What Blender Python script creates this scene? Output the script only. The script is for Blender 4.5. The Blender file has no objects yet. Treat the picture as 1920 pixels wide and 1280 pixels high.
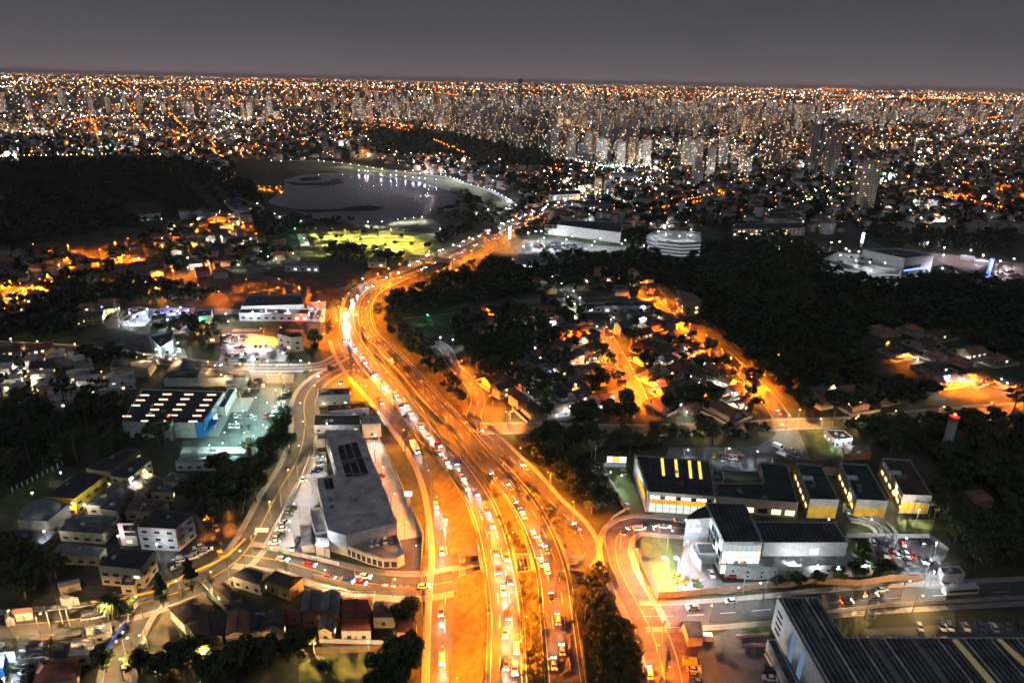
import bpy, math, random
import numpy as np
from mathutils import Vector, Matrix, Euler

RND = random.Random(11)
NPR = np.random.default_rng(11)
scene = bpy.context.scene
COL = scene.collection

# ---------------------------------------------------------------- camera
CAM_H, FOC = 160.0, 1280.0            # metres above ground; focal length in photo pixels (1920 wide)
PITCH, ROLL = math.radians(20.9), math.radians(1.1)
cam_data = bpy.data.cameras.new("camera")
cam_data.sensor_width = 36.0
cam_data.lens = 36.0 * FOC / 1920.0
cam_data.clip_start, cam_data.clip_end = 1.0, 120000.0
cam = bpy.data.objects.new("camera", cam_data)
COL.objects.link(cam)
CAM_M = Matrix.Rotation(math.pi / 2 - PITCH, 3, 'X') @ Matrix.Rotation(ROLL, 3, 'Z')
cam.location = (0, 0, CAM_H)
cam.rotation_euler = CAM_M.to_euler()
scene.camera = cam

# ---------------------------------------------------------------- sky (night glow over a city)
world = bpy.data.worlds.new("World"); scene.world = world; world.use_nodes = True
wn, wl = world.node_tree.nodes, world.node_tree.links
for n in list(wn): wn.remove(n)
w_out = wn.new('ShaderNodeOutputWorld')
w_tc = wn.new('ShaderNodeTexCoord'); w_sep = wn.new('ShaderNodeSeparateXYZ')
wl.new(w_tc.outputs['Generated'], w_sep.inputs[0])
w_ramp = wn.new('ShaderNodeValToRGB')
els = w_ramp.color_ramp.elements
els[0].position, els[0].color = 0.0, (0.152, 0.122, 0.130, 1)
els[1].position, els[1].color = 1.0, (0.030, 0.035, 0.052, 1)
for p, c in ((0.02, (0.118, 0.102, 0.115, 1)), (0.05, (0.090, 0.084, 0.100, 1)), (0.10, (0.066, 0.066, 0.083, 1)), (0.22, (0.047, 0.050, 0.069, 1))):
    e = els.new(p); e.color = c
wl.new(w_sep.outputs['Z'], w_ramp.inputs[0])
w_bg = wn.new('ShaderNodeBackground'); w_bg.inputs['Strength'].default_value = 0.92
w_nz = wn.new('ShaderNodeTexNoise'); w_nz.inputs['Scale'].default_value = 3.0; w_nz.inputs['Detail'].default_value = 5.0      # faint cloud unevenness
w_mp = wn.new('ShaderNodeMapping'); w_mp.inputs['Scale'].default_value = (1, 1, 5); wl.new(w_tc.outputs['Generated'], w_mp.inputs[0]); wl.new(w_mp.outputs[0], w_nz.inputs['Vector'])
w_mr = wn.new('ShaderNodeMapRange'); w_mr.inputs['To Min'].default_value = 0.86; w_mr.inputs['To Max'].default_value = 1.14; wl.new(w_nz.outputs['Fac'], w_mr.inputs['Value'])
w_mul = wn.new('ShaderNodeVectorMath'); w_mul.operation = 'SCALE'; wl.new(w_ramp.outputs[0], w_mul.inputs[0]); wl.new(w_mr.outputs[0], w_mul.inputs['Scale'])
wl.new(w_mul.outputs[0], w_bg.inputs['Color'])
w_sky = wn.new('ShaderNodeTexSky'); w_sky.sky_type = 'NISHITA'; w_sky.sun_disc = False
w_sky.sun_elevation = math.radians(-6); w_sky.sun_rotation = math.radians(200)
w_bg2 = wn.new('ShaderNodeBackground'); w_bg2.inputs['Strength'].default_value = 0.05
wl.new(w_sky.outputs[0], w_bg2.inputs['Color'])
w_add = wn.new('ShaderNodeAddShader')
wl.new(w_bg.outputs[0], w_add.inputs[0]); wl.new(w_bg2.outputs[0], w_add.inputs[1])
wl.new(w_add.outputs[0], w_out.inputs['Surface'])

sun_data = bpy.data.lights.new("ambient_fill_sun", 'SUN')  # added soft bluish fill for the dark ground and roofs, no real moon
sun_data.energy, sun_data.angle, sun_data.color = 0.33, math.radians(40), (0.72, 0.84, 1.0)
sun = bpy.data.objects.new("ambient_fill_sun", sun_data); COL.objects.link(sun)
sun.rotation_euler = (math.radians(38), 0, math.radians(-25))

scene.view_settings.view_transform = 'Standard'; scene.view_settings.look = 'None'
scene.view_settings.exposure = 0.12; scene.view_settings.gamma = 1.0
scene.view_settings.use_curve_mapping = False
cy = scene.cycles
cy.use_denoising = True
try: cy.denoiser = 'OPENIMAGEDENOISE'
except Exception: pass
cy.max_bounces, cy.diffuse_bounces, cy.glossy_bounces, cy.transmission_bounces = 3, 1, 2, 2
cy.transparent_max_bounces = 4
cy.caustics_reflective = cy.caustics_refractive = False
cy.sample_clamp_indirect = 1.5
cy.use_light_tree = True
cy.use_adaptive_sampling = True; cy.adaptive_threshold = 0.09; cy.adaptive_min_samples = 20
cy.time_limit = 660
cy.filter_width = 1.6

# ---------------------------------------------------------------- terrain and photo-point helpers
_CM = np.array([list(r) for r in CAM_M])
def ray(px, py):
    d = np.stack([(np.asarray(px, float) - 960) / FOC, -(np.asarray(py, float) - 640) / FOC, -np.ones_like(np.asarray(px, float))], -1)
    return d @ _CM.T
def flat(px, py, z=0.0):
    d = ray(px, py); t = (z - CAM_H) / d[..., 2]
    return d[..., 0] * t, d[..., 1] * t
HILLS = []
def hill(px, py, rx, ry, h, rot=0.0):
    x, y = flat(px, py); HILLS.append((float(x), float(y), rx, ry, h, math.cos(rot), math.sin(rot)))
hill(110, 372, 280, 330, 26); hill(300, 385, 120, 150, 14)
hill(1465, 560, 95, 85, 25); hill(1720, 620, 180, 95, 9); hill(1950, 615, 180, 120, 10)
hill(900, 283, 260, 230, 30, 0.3); hill(1050, 300, 120, 150, 12)
hill(1560, 172, 2500, 900, 75); hill(480, 160, 4000, 2500, 45); hill(1100, 158, 3000, 2500, 30)
def terr(x, y):
    z = np.zeros(np.broadcast(x, y).shape)
    for cx, cyy, rx, ry, h, c, s in HILLS:
        dx, dy = x - cx, y - cyy
        q = ((dx * c + dy * s) / rx) ** 2 + ((-dx * s + dy * c) / ry) ** 2
        z = z + h * np.clip(1 - q, 0, None) ** 2 * (1 + 0.6 * q)
    return z
def ground_pts(px, py):
    """where the photo points px, py meet the terrain (arrays)"""
    px, py = np.asarray(px, float), np.asarray(py, float)
    d = ray(px, py); d = d / np.linalg.norm(d[..., :2], axis=-1, keepdims=True)
    t_end = np.where(d[..., 2] < -1e-4, -CAM_H / np.minimum(d[..., 2], -1e-4), 60000)
    best = t_end.copy(); hit = np.zeros_like(best, bool)
    prev = t_end * 0.25
    for k in range(1, 161):
        t = t_end * (0.25 + 0.75 * k / 160)
        below = (CAM_H + d[..., 2] * t) < terr(d[..., 0] * t, d[..., 1] * t)
        new = below & ~hit
        best = np.where(new, (t + prev) / 2, best); hit |= below; prev = t
    x, y = d[..., 0] * best, d[..., 1] * best
    return x, y, terr(x, y)
def at(px, py, z=None):
    if z is None:
        x, y, zz = ground_pts(np.array([px]), np.array([py])); return Vector((x[0], y[0], zz[0]))
    x, y = flat(px, py, z); return Vector((float(x), float(y), z))
def project(x, y, z):
    v = np.stack([np.asarray(x, float), np.asarray(y, float), np.asarray(z, float) - CAM_H], -1) @ _CM
    return 960 - FOC * v[..., 0] / v[..., 2], 640 + FOC * v[..., 1] / v[..., 2]

# ---------------------------------------------------------------- materials
MATS = {}
def mat(name, col, rough=0.85, var=0.22, scale=0.35, spec=0.25, metal=0.0, bump=0.0, coords='pos', detail=5.0):
    if name in MATS: return MATS[name]
    m = bpy.data.materials.new(name); m.use_nodes = True
    nt = m.node_tree; b = nt.nodes['Principled BSDF']
    b.inputs['Roughness'].default_value = rough; b.inputs['Metallic'].default_value = metal
    b.inputs['Specular IOR Level'].default_value = spec
    if coords == 'pos': src = nt.nodes.new('ShaderNodeNewGeometry').outputs['Position']
    else: src = nt.nodes.new('ShaderNodeTexCoord').outputs['Object']
    nz = nt.nodes.new('ShaderNodeTexNoise'); nz.inputs['Scale'].default_value = scale; nz.inputs['Detail'].default_value = detail
    nz.inputs['Roughness'].default_value = 0.65
    nt.links.new(src, nz.inputs['Vector'])
    mx = nt.nodes.new('ShaderNodeMix'); mx.data_type = 'RGBA'
    mr = nt.nodes.new('ShaderNodeMapRange'); mr.inputs['From Min'].default_value = 0.3; mr.inputs['From Max'].default_value = 0.7
    nt.links.new(nz.outputs['Fac'], mr.inputs['Value']); nt.links.new(mr.outputs[0], mx.inputs['Factor'])
    mx.inputs['A'].default_value = tuple(c * (1 - var) for c in col) + (1,)
    mx.inputs['B'].default_value = tuple(min(1, c * (1 + var)) for c in col) + (1,)
    nt.links.new(mx.outputs['Result'], b.inputs['Base Color'])
    if bump:
        bp = nt.nodes.new('ShaderNodeBump'); bp.inputs['Strength'].default_value = bump; bp.inputs['Distance'].default_value = 0.3
        nt.links.new(nz.outputs['Fac'], bp.inputs['Height']); nt.links.new(bp.outputs[0], b.inputs['Normal'])
    MATS[name] = m
    return m
def glow(name, col, strength):
    if name in MATS: return MATS[name]
    m = bpy.data.materials.new(name); m.use_nodes = True
    nt = m.node_tree; nt.nodes.remove(nt.nodes['Principled BSDF'])
    e = nt.nodes.new('ShaderNodeEmission'); e.inputs['Color'].default_value = (*col, 1); e.inputs['Strength'].default_value = strength
    nt.links.new(e.outputs[0], nt.nodes['Material Output'].inputs['Surface'])
    m.cycles.emission_sampling = 'NONE'
    MATS[name] = m
    return m
LC = {'O': (1.0, 0.185, 0.005), 'H': (1.0, 0.215, 0.006), 'Y': (1.0, 0.60, 0.25), 'P': (0.92, 0.86, 0.20), 'W': (0.82, 0.92, 1.0),
      'T': (1.0, 0.86, 0.68), 'V': (0.86, 0.82, 1.0), 'B': (0.22, 0.30, 1.0), 'G': (0.05, 1.0, 0.35), 'R': (1.0, 0.08, 0.03), 'C': (0.62, 1.0, 0.90)}
def lens_mat(k, s): return glow("lamp_glow_%s_%d" % (k, s), (1.0, 0.34, 0.10) if k in 'OH' else LC[k], s)

# ---------------------------------------------------------------- mesh helpers
class MB:
    def __init__(s): s.v, s.f, s.m = [], [], []
    def face(s, pts, m=0):
        n = len(s.v); s.v += [tuple(p) for p in pts]; s.f.append(tuple(range(n, n + len(pts)))); s.m.append(m)
    def prism(s, poly, z0, z1, m=0, mt=None, bottom=False):
        """poly: counter-clockwise list of (x, y)"""
        k = len(poly); n = len(s.v)
        s.v += [(p[0], p[1], z0) for p in poly] + [(p[0], p[1], z1) for p in poly]
        for i in range(k):
            j = (i + 1) % k; s.f.append((n + i, n + j, n + k + j, n + k + i)); s.m.append(m)
        s.f.append(tuple(range(n + k, n + 2 * k))); s.m.append(m if mt is None else mt)
        if bottom: s.f.append(tuple(range(n + k - 1, n - 1, -1))); s.m.append(m)
    def box(s, cx, cyy, cz, sx, sy, sz, m=0, rot=0.0):
        c, si = math.cos(rot), math.sin(rot)
        poly = [(cx + x * c - y * si, cyy + x * si + y * c) for x, y in ((-sx / 2, -sy / 2), (sx / 2, -sy / 2), (sx / 2, sy / 2), (-sx / 2, sy / 2))]
        s.prism(poly, cz - sz / 2, cz + sz / 2, m, bottom=True)
    def beam(s, a, b, w, h, m=0):
        """bar of width w and height h from a to b (its top at the points)"""
        a, b = Vector(a), Vector(b); d = (b - a); d.z = 0; d.normalize(); n = Vector((-d.y, d.x, 0)) * (w / 2); u = Vector((0, 0, h))
        q = [a - n - u, a + n - u, a + n, a - n, b - n - u, b + n - u, b + n, b - n]
        k = len(s.v); s.v += [tuple(p) for p in q]
        for f in ((0, 1, 2, 3), (7, 6, 5, 4), (3, 2, 6, 7), (0, 3, 7, 4), (1, 5, 6, 2), (0, 4, 5, 1)): s.f.append(tuple(k + i for i in f)); s.m.append(m)
    def tube(s, a, b, ra, rb, n=6, m=0, cap=True):
        a, b = Vector(a), Vector(b); d = (b - a).normalized()
        u = d.orthogonal().normalized(); w = d.cross(u); k = len(s.v)
        for p, r in ((a, ra), (b, rb)):
            for i in range(n):
                t = 2 * math.pi * i / n; s.v.append(tuple(p + (u * math.cos(t) + w * math.sin(t)) * r))
        for i in range(n):
            j = (i + 1) % n; s.f.append((k + i, k + j, k + n + j, k + n + i)); s.m.append(m)
        if cap: s.f.append(tuple(k + n + i for i in range(n))); s.m.append(m)
    def dome(s, c, r, rz, n=10, rings=4, m=0, full=False):
        c = Vector(c); k = len(s.v); lo = -rings if full else 0
        lv = list(range(lo, rings + 1))
        for q in lv:
            a = math.pi / 2 * q / rings
            for i in range(n):
                t = 2 * math.pi * i / n; s.v.append((c.x + r * math.cos(a) * math.cos(t), c.y + r * math.cos(a) * math.sin(t), c.z + rz * math.sin(a)))
        for q in range(len(lv) - 1):
            for i in range(n):
                j = (i + 1) % n; s.f.append((k + q * n + i, k + q * n + j, k + (q + 1) * n + j, k + (q + 1) * n + i)); s.m.append(m)
    def mesh(s, name, mats, origin=None, smooth=False):
        me = bpy.data.meshes.new(name)
        v = s.v if origin is None else [(p[0] - origin[0], p[1] - origin[1], p[2] - origin[2]) for p in s.v]
        me.from_pydata(v, [], s.f)
        for m in mats: me.materials.append(m)
        if len(mats) > 1: me.polygons.foreach_set('material_index', s.m)
        if smooth: me.polygons.foreach_set('use_smooth', [True] * len(s.f))
        me.update()
        return me
def np_mesh(name, v, f, mats, colors=None):
    """v (N,3); f (M,k) index array"""
    me = bpy.data.meshes.new(name); k = f.shape[1]
    me.vertices.add(len(v)); me.vertices.foreach_set('co', np.ascontiguousarray(v, np.float32).ravel())
    me.loops.add(f.size); me.loops.foreach_set('vertex_index', np.ascontiguousarray(f, np.int32).ravel())
    me.polygons.add(len(f)); me.polygons.foreach_set('loop_start', np.arange(0, f.size, k, dtype=np.int32))
    me.polygons.foreach_set('loop_total', np.full(len(f), k, np.int32))
    for m in mats: me.materials.append(m)
    me.update(calc_edges=True)
    if colors is not None:
        at_ = me.color_attributes.new('tint', 'FLOAT_COLOR', 'POINT'); at_.data.foreach_set('color', np.ascontiguousarray(colors, np.float32).ravel())
    return me
def link(name, me, parent=None, loc=(0, 0, 0)):
    o = bpy.data.objects.new(name, me); COL.objects.link(o); o.location = loc
    if parent is not None: o.parent = parent
    return o

THINGS = []          # (object, label, photo x)
def tag(o, label, cat, px=None, group=None):
    o['category'] = cat
    if group: o['group'] = group
    if px is None:
        p = o.location; px = float(project(p.x, p.y, p.z)[0])
    THINGS.append((o, label, px)); o['label'] = label
    return o
def thing(name, label, cat, loc, group=None):
    o = link(name, None, None, loc); o.empty_display_size = 0.5
    return tag(o, label, cat, None, group)
def struct(name, me, kind='structure', label=None):
    o = link(name, me); o['kind'] = kind
    if label: o['label'] = label
    return o
ORD = ['leftmost', 'second', 'third', 'fourth', 'fifth', 'sixth', 'seventh', 'eighth', 'ninth', 'tenth', 'eleventh', 'twelfth', 'thirteenth', 'fourteenth',
       'fifteenth', 'sixteenth', 'seventeenth', 'eighteenth', 'nineteenth', 'twentieth']
TENS = {2: 'twenty', 3: 'thirty', 4: 'forty', 5: 'fifty', 6: 'sixty', 7: 'seventy', 8: 'eighty', 9: 'ninety'}
def ordinal(i):
    if i < 20: return ORD[i]
    n = i + 1; t, u = divmod(n, 10)
    if n >= 100: return 'number %d' % n
    return TENS[t][:-1] + 'ieth' if u == 0 else TENS[t] + '-' + ('first' if u == 1 else ORD[u - 1])
def finish_labels():
    by = {}
    for o, l, px in THINGS: by.setdefault(l, []).append((px, o))
    for l, lst in by.items():
        if len(lst) < 2: continue
        lst.sort(key=lambda t: t[0])
        for i, (px, o) in enumerate(lst):
            o['label'] = l + (', leftmost of them' if i == 0 else ', rightmost of them' if i == len(lst) - 1 else ', %s from left' % ordinal(i))

LIGHTS = {}
def add_light(loc, key, power, parent=None, radius=0.25, kind='POINT', rot=None, cone=None, blend=0.6):
    k = (key, round(power), kind, cone, radius)
    if k not in LIGHTS:
        d = bpy.data.lights.new('lamp_light', kind); d.energy = power; d.color = LC[key]; d.shadow_soft_size = radius
        if kind == 'SPOT': d.spot_size = math.radians(cone); d.spot_blend = blend
        LIGHTS[k] = d
    o = bpy.data.objects.new('lamp_light', LIGHTS[k]); COL.objects.link(o); o.location = loc
    if rot is not None: o.rotation_euler = rot
    if parent is not None: o.parent = parent
    return o
def catmull(pts, step=5.0):
    P = [Vector(p) for p in pts]; P = [P[0] * 2 - P[1]] + P + [P[-1] * 2 - P[-2]]
    out = []
    for i in range(1, len(P) - 2):
        n = max(2, int((P[i + 1] - P[i]).length / step))
        for k in range(n):
            t = k / n; a, b, c, d = P[i - 1], P[i], P[i + 1], P[i + 2]
            out.append(0.5 * (2 * b + (c - a) * t + (2 * a - 5 * b + 4 * c - d) * t * t + (3 * b - a - 3 * c + d) * t ** 3))
    out.append(P[-2]); return out
def normals(line):
    N = []
    for i in range(len(line)):
        d = line[min(i + 1, len(line) - 1)] - line[max(i - 1, 0)]; d.z = 0; d.normalize(); N.append(Vector((-d.y, d.x, 0)))
    return N
def strip(mb, line, N, a, b, dz=0.0, m=0, i0=0, i1=None):
    """flat ribbon between side offsets a and b (left positive)"""
    i1 = len(line) if i1 is None else i1
    k = len(mb.v)
    for i in range(i0, i1):
        up = Vector((0, 0, dz)); mb.v += [tuple(line[i] + N[i] * a + up), tuple(line[i] + N[i] * b + up)]
    for i in range(i1 - i0 - 1):
        q = k + 2 * i; mb.f.append((q, q + 2, q + 3, q + 1) if a < b else (q, q + 1, q + 3, q + 2)); mb.m.append(m)
def in_poly(px, py, poly):
    px, py = np.asarray(px), np.asarray(py); r = np.zeros(px.shape, bool); j = len(poly) - 1
    for i in range(len(poly)):
        xi, yi = poly[i]; xj, yj = poly[j]
        r ^= ((yi > py) != (yj > py)) & (px < (xj - xi) * (py - yi) / ((yj - yi) or 1e-9) + xi); j = i
    return r
def area2(P): return sum(P[i][0] * P[(i + 1) % len(P)][1] - P[(i + 1) % len(P)][0] * P[i][1] for i in range(len(P)))
def inset(P, d):
    n = len(P); out = []
    for i in range(n):
        a, b, c = Vector(P[i - 1][:2]), Vector(P[i][:2]), Vector(P[(i + 1) % n][:2])
        e1, e2 = (b - a).normalized(), (c - b).normalized(); n1, n2 = Vector((-e1.y, e1.x)), Vector((-e2.y, e2.x))
        m = n1 + n2; m = m / max(m.dot(n1), 0.35); out.append((b.x + m.x * d, b.y + m.y * d))
    return out
LANDMARKS = []
def near_phrase(px, py):
    return min(LANDMARKS, key=lambda l: ((l[0] - px) / 1.6) ** 2 + (l[1] - py) ** 2)[2]
AVOID = []           # (x, y, radius) of roads and buildings that trees and houses keep clear of
# ================================================================ materials used in many places
M_ASPH = mat('asphalt', (0.072, 0.071, 0.07), 0.75, 0.35, 0.22, detail=8.0)
M_ASPHD = mat('asphalt_dark', (0.055, 0.055, 0.055), 0.75, 0.3, 0.3)
M_CONC = mat('concrete', (0.30, 0.29, 0.27), 0.85, 0.18, 0.4)
M_PAVE = mat('paving', (0.24, 0.22, 0.20), 0.9, 0.2, 0.8)
M_PAINT = mat('road_paint', (0.62, 0.62, 0.58), 0.6, 0.2, 1.5)
M_YPAINT = mat('yellow_paint', (0.65, 0.40, 0.04), 0.6, 0.15, 1.5)
M_GRASS = mat('grass', (0.075, 0.105, 0.028), 0.95, 0.4, 0.35, bump=0.4)
M_DIRT = mat('bare_earth', (0.23, 0.17, 0.10), 0.95, 0.25, 0.3)
M_STEEL = mat('galvanised_steel', (0.33, 0.33, 0.33), 0.45, 0.1, 2.0, 0.5, 0.6)
M_POLE = mat('lamp_pole', (0.16, 0.15, 0.14), 0.7, 0.15, 2.0)
M_DARK = mat('opening_shade', (0.03, 0.03, 0.032), 0.8, 0.2, 1.0)  # painted dark tone standing in for shade inside openings
M_GLASS = mat('dark_glass', (0.025, 0.03, 0.035), 0.12, 0.3, 1.0, 0.6)
M_WHITE = mat('white_render', (0.62, 0.60, 0.56), 0.85, 0.12, 0.5)
M_ROOFD = mat('dark_sheet_roof', (0.055, 0.053, 0.055), 0.7, 0.3, 0.25)
M_LITW = glow('lit_window_warm', (1.0, 0.72, 0.38), 2.2)
M_LITC = glow('lit_window_cool', (0.85, 0.95, 1.0), 2.2)

# ---------------------------------------------------------------- ground sheet reaching the horizon
rows = np.concatenate([[-260.0], np.geomspace(140, 60400, 230) - 400 + 260])
rows = np.concatenate([[-260, -120, 0], np.geomspace(60, 62000, 240)])
cols = np.sinh(np.linspace(-1.6, 1.6, 221)) / np.sinh(1.6) * 1.5
gx = cols[None, :] * (np.maximum(rows, 0)[:, None] + 420); gy = np.repeat(rows[:, None], len(cols), 1)
gz = terr(gx, gy)
nr, nc = gx.shape; idx = np.arange(nr * nc).reshape(nr, nc)
gf = np.stack([idx[:-1, :-1], idx[:-1, 1:], idx[1:, 1:], idx[1:, :-1]], -1).reshape(-1, 4)
m_ground = mat('ground_scrub', (0.050, 0.055, 0.032), 0.95, 0.55, 0.05, bump=0.2)
g = struct('ground', np_mesh('ground', np.stack([gx, gy, gz], -1).reshape(-1, 3), gf, [m_ground]))
g.data.polygons.foreach_set('use_smooth', [True] * len(g.data.polygons))

PATCH_Z = [0.02]
PATCHES = []
def patch(name, poly_px, m, avoid=True, z=None):
    if z is None: PATCH_Z[0] += 0.004; z = PATCH_Z[0]
    P = [at(x, y, z) for x, y in poly_px]
    if area2(P) < 0: P = P[::-1]
    mb = MB(); mb.face(P); o = struct(name, mb.mesh(name, [m]))
    if avoid: PATCHES.append(poly_px)
    return o

# ---------------------------------------------------------------- lake and park
def z1(u, v): return (480 + u * 0.2604, 280 + v * 0.2604)
LAKE = [z1(*p) for p in [(85, 372), (150, 330), (205, 275), (205, 220), (330, 185), (480, 170), (660, 180), (850, 182), (1000, 205), (1200, 245), (1380, 300),
        (1440, 330), (1465, 400), (1420, 440), (1260, 470), (1200, 490), (900, 530), (720, 545), (600, 505), (400, 505), (340, 470), (240, 420), (120, 400)]]
m_lake = bpy.data.materials.new('lake_water'); m_lake.use_nodes = True
nt = m_lake.node_tree; b = nt.nodes['Principled BSDF']
b.inputs['Base Color'].default_value = (0.03, 0.034, 0.042, 1); b.inputs['Roughness'].default_value = 0.19; b.inputs['IOR'].default_value = 1.45
b.inputs['Specular IOR Level'].default_value = 1.0
n1 = nt.nodes.new('ShaderNodeNewGeometry'); nz = nt.nodes.new('ShaderNodeTexNoise'); nz.inputs['Scale'].default_value = 0.6; nz.inputs['Detail'].default_value = 4
bp = nt.nodes.new('ShaderNodeBump'); bp.inputs['Strength'].default_value = 0.10; bp.inputs['Distance'].default_value = 0.15
nt.links.new(n1.outputs['Position'], nz.inputs['Vector']); nt.links.new(nz.outputs['Fac'], bp.inputs['Height']); nt.links.new(bp.outputs[0], b.inputs['Normal'])
lake_o = patch('lake', LAKE, m_lake)
M_SHORE = mat('shore_grass', (0.062, 0.075, 0.024), 0.95, 0.35, 0.2)
for nm, poly in (('lake_spit', [(215, 232), (330, 243), (450, 240), (520, 232), (560, 205), (600, 215), (640, 236), (560, 250), (400, 256), (260, 250)]),
                 ('lake_island', [(310, 214), (360, 200), (440, 196), (470, 204), (430, 218), (350, 226)]),
                 ('lake_spit', [(250, 428), (380, 430), (560, 430), (700, 408), (800, 404), (918, 414), (860, 436), (700, 440), (560, 440), (370, 448)])):
    P = [at(*z1(*p), 0.6) for p in poly]
    if area2(P) < 0: P = P[::-1]
    mb = MB(); mb.prism([(p.x, p.y) for p in P], 0.0, 0.6); struct(nm, mb.mesh(nm, [mat('islet_earth', (0.012, 0.014, 0.008), 0.95, 0.4, 0.1)]))
patch('lakeside_lawn', [z1(*p) for p in [(480, 88), (640, 105), (800, 135), (1000, 165), (1200, 190), (1380, 215), (1480, 250), (1600, 285), (1700, 320), (1790, 375), (1840, 420),
       (1790, 440), (1600, 445), (1640, 400), (1560, 330), (1450, 285), (1300, 240), (1100, 205), (900, 175), (700, 140), (500, 102)]], M_SHORE, avoid=False)
patch('lakeside_lawn', [z1(*p) for p in [(700, 545), (900, 533), (1200, 493), (1300, 480), (1320, 500), (1200, 520), (900, 560), (600, 575)]], M_SHORE, avoid=False)
PARK = [z1(*p) for p in [(425, 700), (440, 605), (560, 585), (1060, 588), (1310, 615), (1295, 670), (1180, 775), (930, 775), (860, 735)]]
m_park = mat('park_turf', (0.15, 0.14, 0.05), 0.95, 0.5, 0.10, detail=9.0)
patch('park_lawn', PARK, m_park)
for k in range(6):                      # earth drives between the rows of the park's car park
    v = 608 + k * 25
    a, b2 = (455 + k * 4, 1230 - 40 * k)
    patch('park_drive', [z1(a, v), z1(b2, v + 4), z1(b2, v + 12), z1(a, v + 8)], mat('park_drive_gravel', (0.055, 0.05, 0.035), 0.95, 0.3, 0.3), avoid=False)
patch('meadow', [(420, 395), (480, 385), (520, 410), (545, 430), (500, 440), (450, 420)], M_SHORE, avoid=False)
patch('meadow', [(505, 505), (600, 500), (700, 505), (740, 500), (690, 535), (640, 560), (600, 570), (560, 545), (520, 525)], mat('dark_meadow', (0.075, 0.062, 0.04), 0.95, 0.35, 0.08))

# ---------------------------------------------------------------- roads
ROADS = {}
ROAD_N = [0]
def road(name, px_pts, width, m=None, key=None, zf=None, kerb=True, walk=0.0, centre='dash', edge=False, step=5.0, lanes=2, markings=True):
    base = 0.10 + 0.004 * (ROAD_N[0] % 12); ROAD_N[0] += 1
    line = catmull([at(x, y, (zf(y) if zf else 0.0)) + Vector((0, 0, base)) for x, y in px_pts], step)
    N = normals(line); w = width / 2
    mb = MB(); strip(mb, line, N, -w, w)
    o = struct(name, mb.mesh(name, [m or M_ASPH]))
    if kerb:
        mk = MB()
        for s in (-1, 1):
            strip(mk, line, N, s * w, s * (w + 0.35), 0.13)
            for i in range(len(line) - 1):
                p, q = line[i] + N[i] * s * w, line[i + 1] + N[i + 1] * s * w; u = Vector((0, 0, 0.13))
                mk.face([p, q, q + u, p + u])
            if walk: strip(mk, line, N, s * (w + 0.35), s * (w + 0.35 + walk), 0.10, 1)
        link('kerb', mk.mesh('kerb', [M_CONC, M_PAVE]), o)
    if markings:
        mm = MB(); L = len(line); dz = 0.012
        if centre == 'dash':
            for ln in range(1, lanes):
                off = -w + width * ln / lanes; acc = 0.0
                for i in range(L - 1):
                    seg = (line[i + 1] - line[i]).length
                    if (acc % 12.0) < 5.0: strip(mm, line, N, off - 0.09, off + 0.09, dz, 0, i, i + 2)
                    acc += seg
        elif centre == 'yellow':
            strip(mm, line, N, -0.22, -0.08, dz, 1); strip(mm, line, N, 0.08, 0.22, dz, 1)
        if edge:
            for s in (-1, 1): strip(mm, line, N, s * (w - 1.25), s * (w - 1.05), dz)
        if mm.f: link('lane_marking', mm.mesh('lane_marking', [M_PAINT, M_YPAINT]), o)
    ROADS[key or name] = (line, N, width)
    for p in line[::1]: AVOID.append((p.x, p.y, w + 2.5))
    return o
def hz(py): return 5.0 if py > 950 else 0.25 if py < 790 else 0.25 + 4.75 * (py - 790) / 160
HWL = [(950, 1330), (949, 1280), (948, 1155), (937, 1070), (919, 991), (891, 926), (845, 860), (815, 831), (790, 800), (753, 750), (709, 693), (676, 655), (654, 617), (652, 583), (662, 557),
       (684, 538), (722, 520), (768, 500), (803, 483), (863, 459), (923, 433), (973, 411), (1023, 391), (1073, 374), (1140, 360), (1180, 353), (1208, 344), (1226, 331)]
HWR = [(1066, 1330), (1060, 1280), (1046, 1155), (1035, 1070), (1007, 991), (968, 926), (909, 860), (888, 837), (858, 800), (811, 750), (761, 693), (724, 655), (690, 617), (683, 583), (692, 558),
       (712, 541), (748, 525), (793, 508), (835, 491), (876, 469), (928, 444), (975, 421), (1025, 401), (1075, 383), (1135, 369)]
road('highway_carriageway', HWL, 11.0, M_ASPH, 'hwl', hz, kerb=False, edge=True, lanes=3)
road('highway_carriageway', HWR, 11.0, M_ASPHD, 'hwr', hz, kerb=False, edge=True, lanes=3)
road('service_road', [(836, 1330), (834, 1280), (834, 1160), (836, 1095), (838, 1040), (830, 970), (818, 915), (800, 870), (775, 828), (745, 790), (715, 753), (688, 722), (664, 695), (645, 665), (633, 635)],
     8.5, M_ASPH, 'svl', None, walk=2.0)
road('service_road', [(1085, 1056), (1098, 1035), (1094, 1012), (1078, 985), (1055, 962), (1030, 938), (994, 895), (955, 857), (925, 825), (897, 805)], 8.0, M_ASPH, 'svr', None, walk=1.5)
road('service_road', [(897, 805), (888, 780), (897, 752), (888, 727), (868, 703), (848, 680), (836, 655), (815, 640)], 7.0, M_ASPH, 'svr2', None)
road('city_street', [(-60, 1182), (0, 1174), (141, 1161), (234, 1139), (297, 1122), (365, 1098), (425, 1066), (462, 1032), (490, 985), (520, 925), (548, 880), (565, 840), (572, 795), (570, 760), (580, 732), (605, 708), (640, 690)],
     10.5, M_ASPH, 's1', None, walk=2.0, centre='yellow')
road('city_street', [(455, 1040), (520, 1050), (580, 1066), (650, 1086), (720, 1097), (790, 1099), (860, 1087), (930, 1072), (1000, 1062), (1085, 1056)], 9.5, M_ASPH, 's2', None, walk=2.5, centre='yellow')
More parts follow.
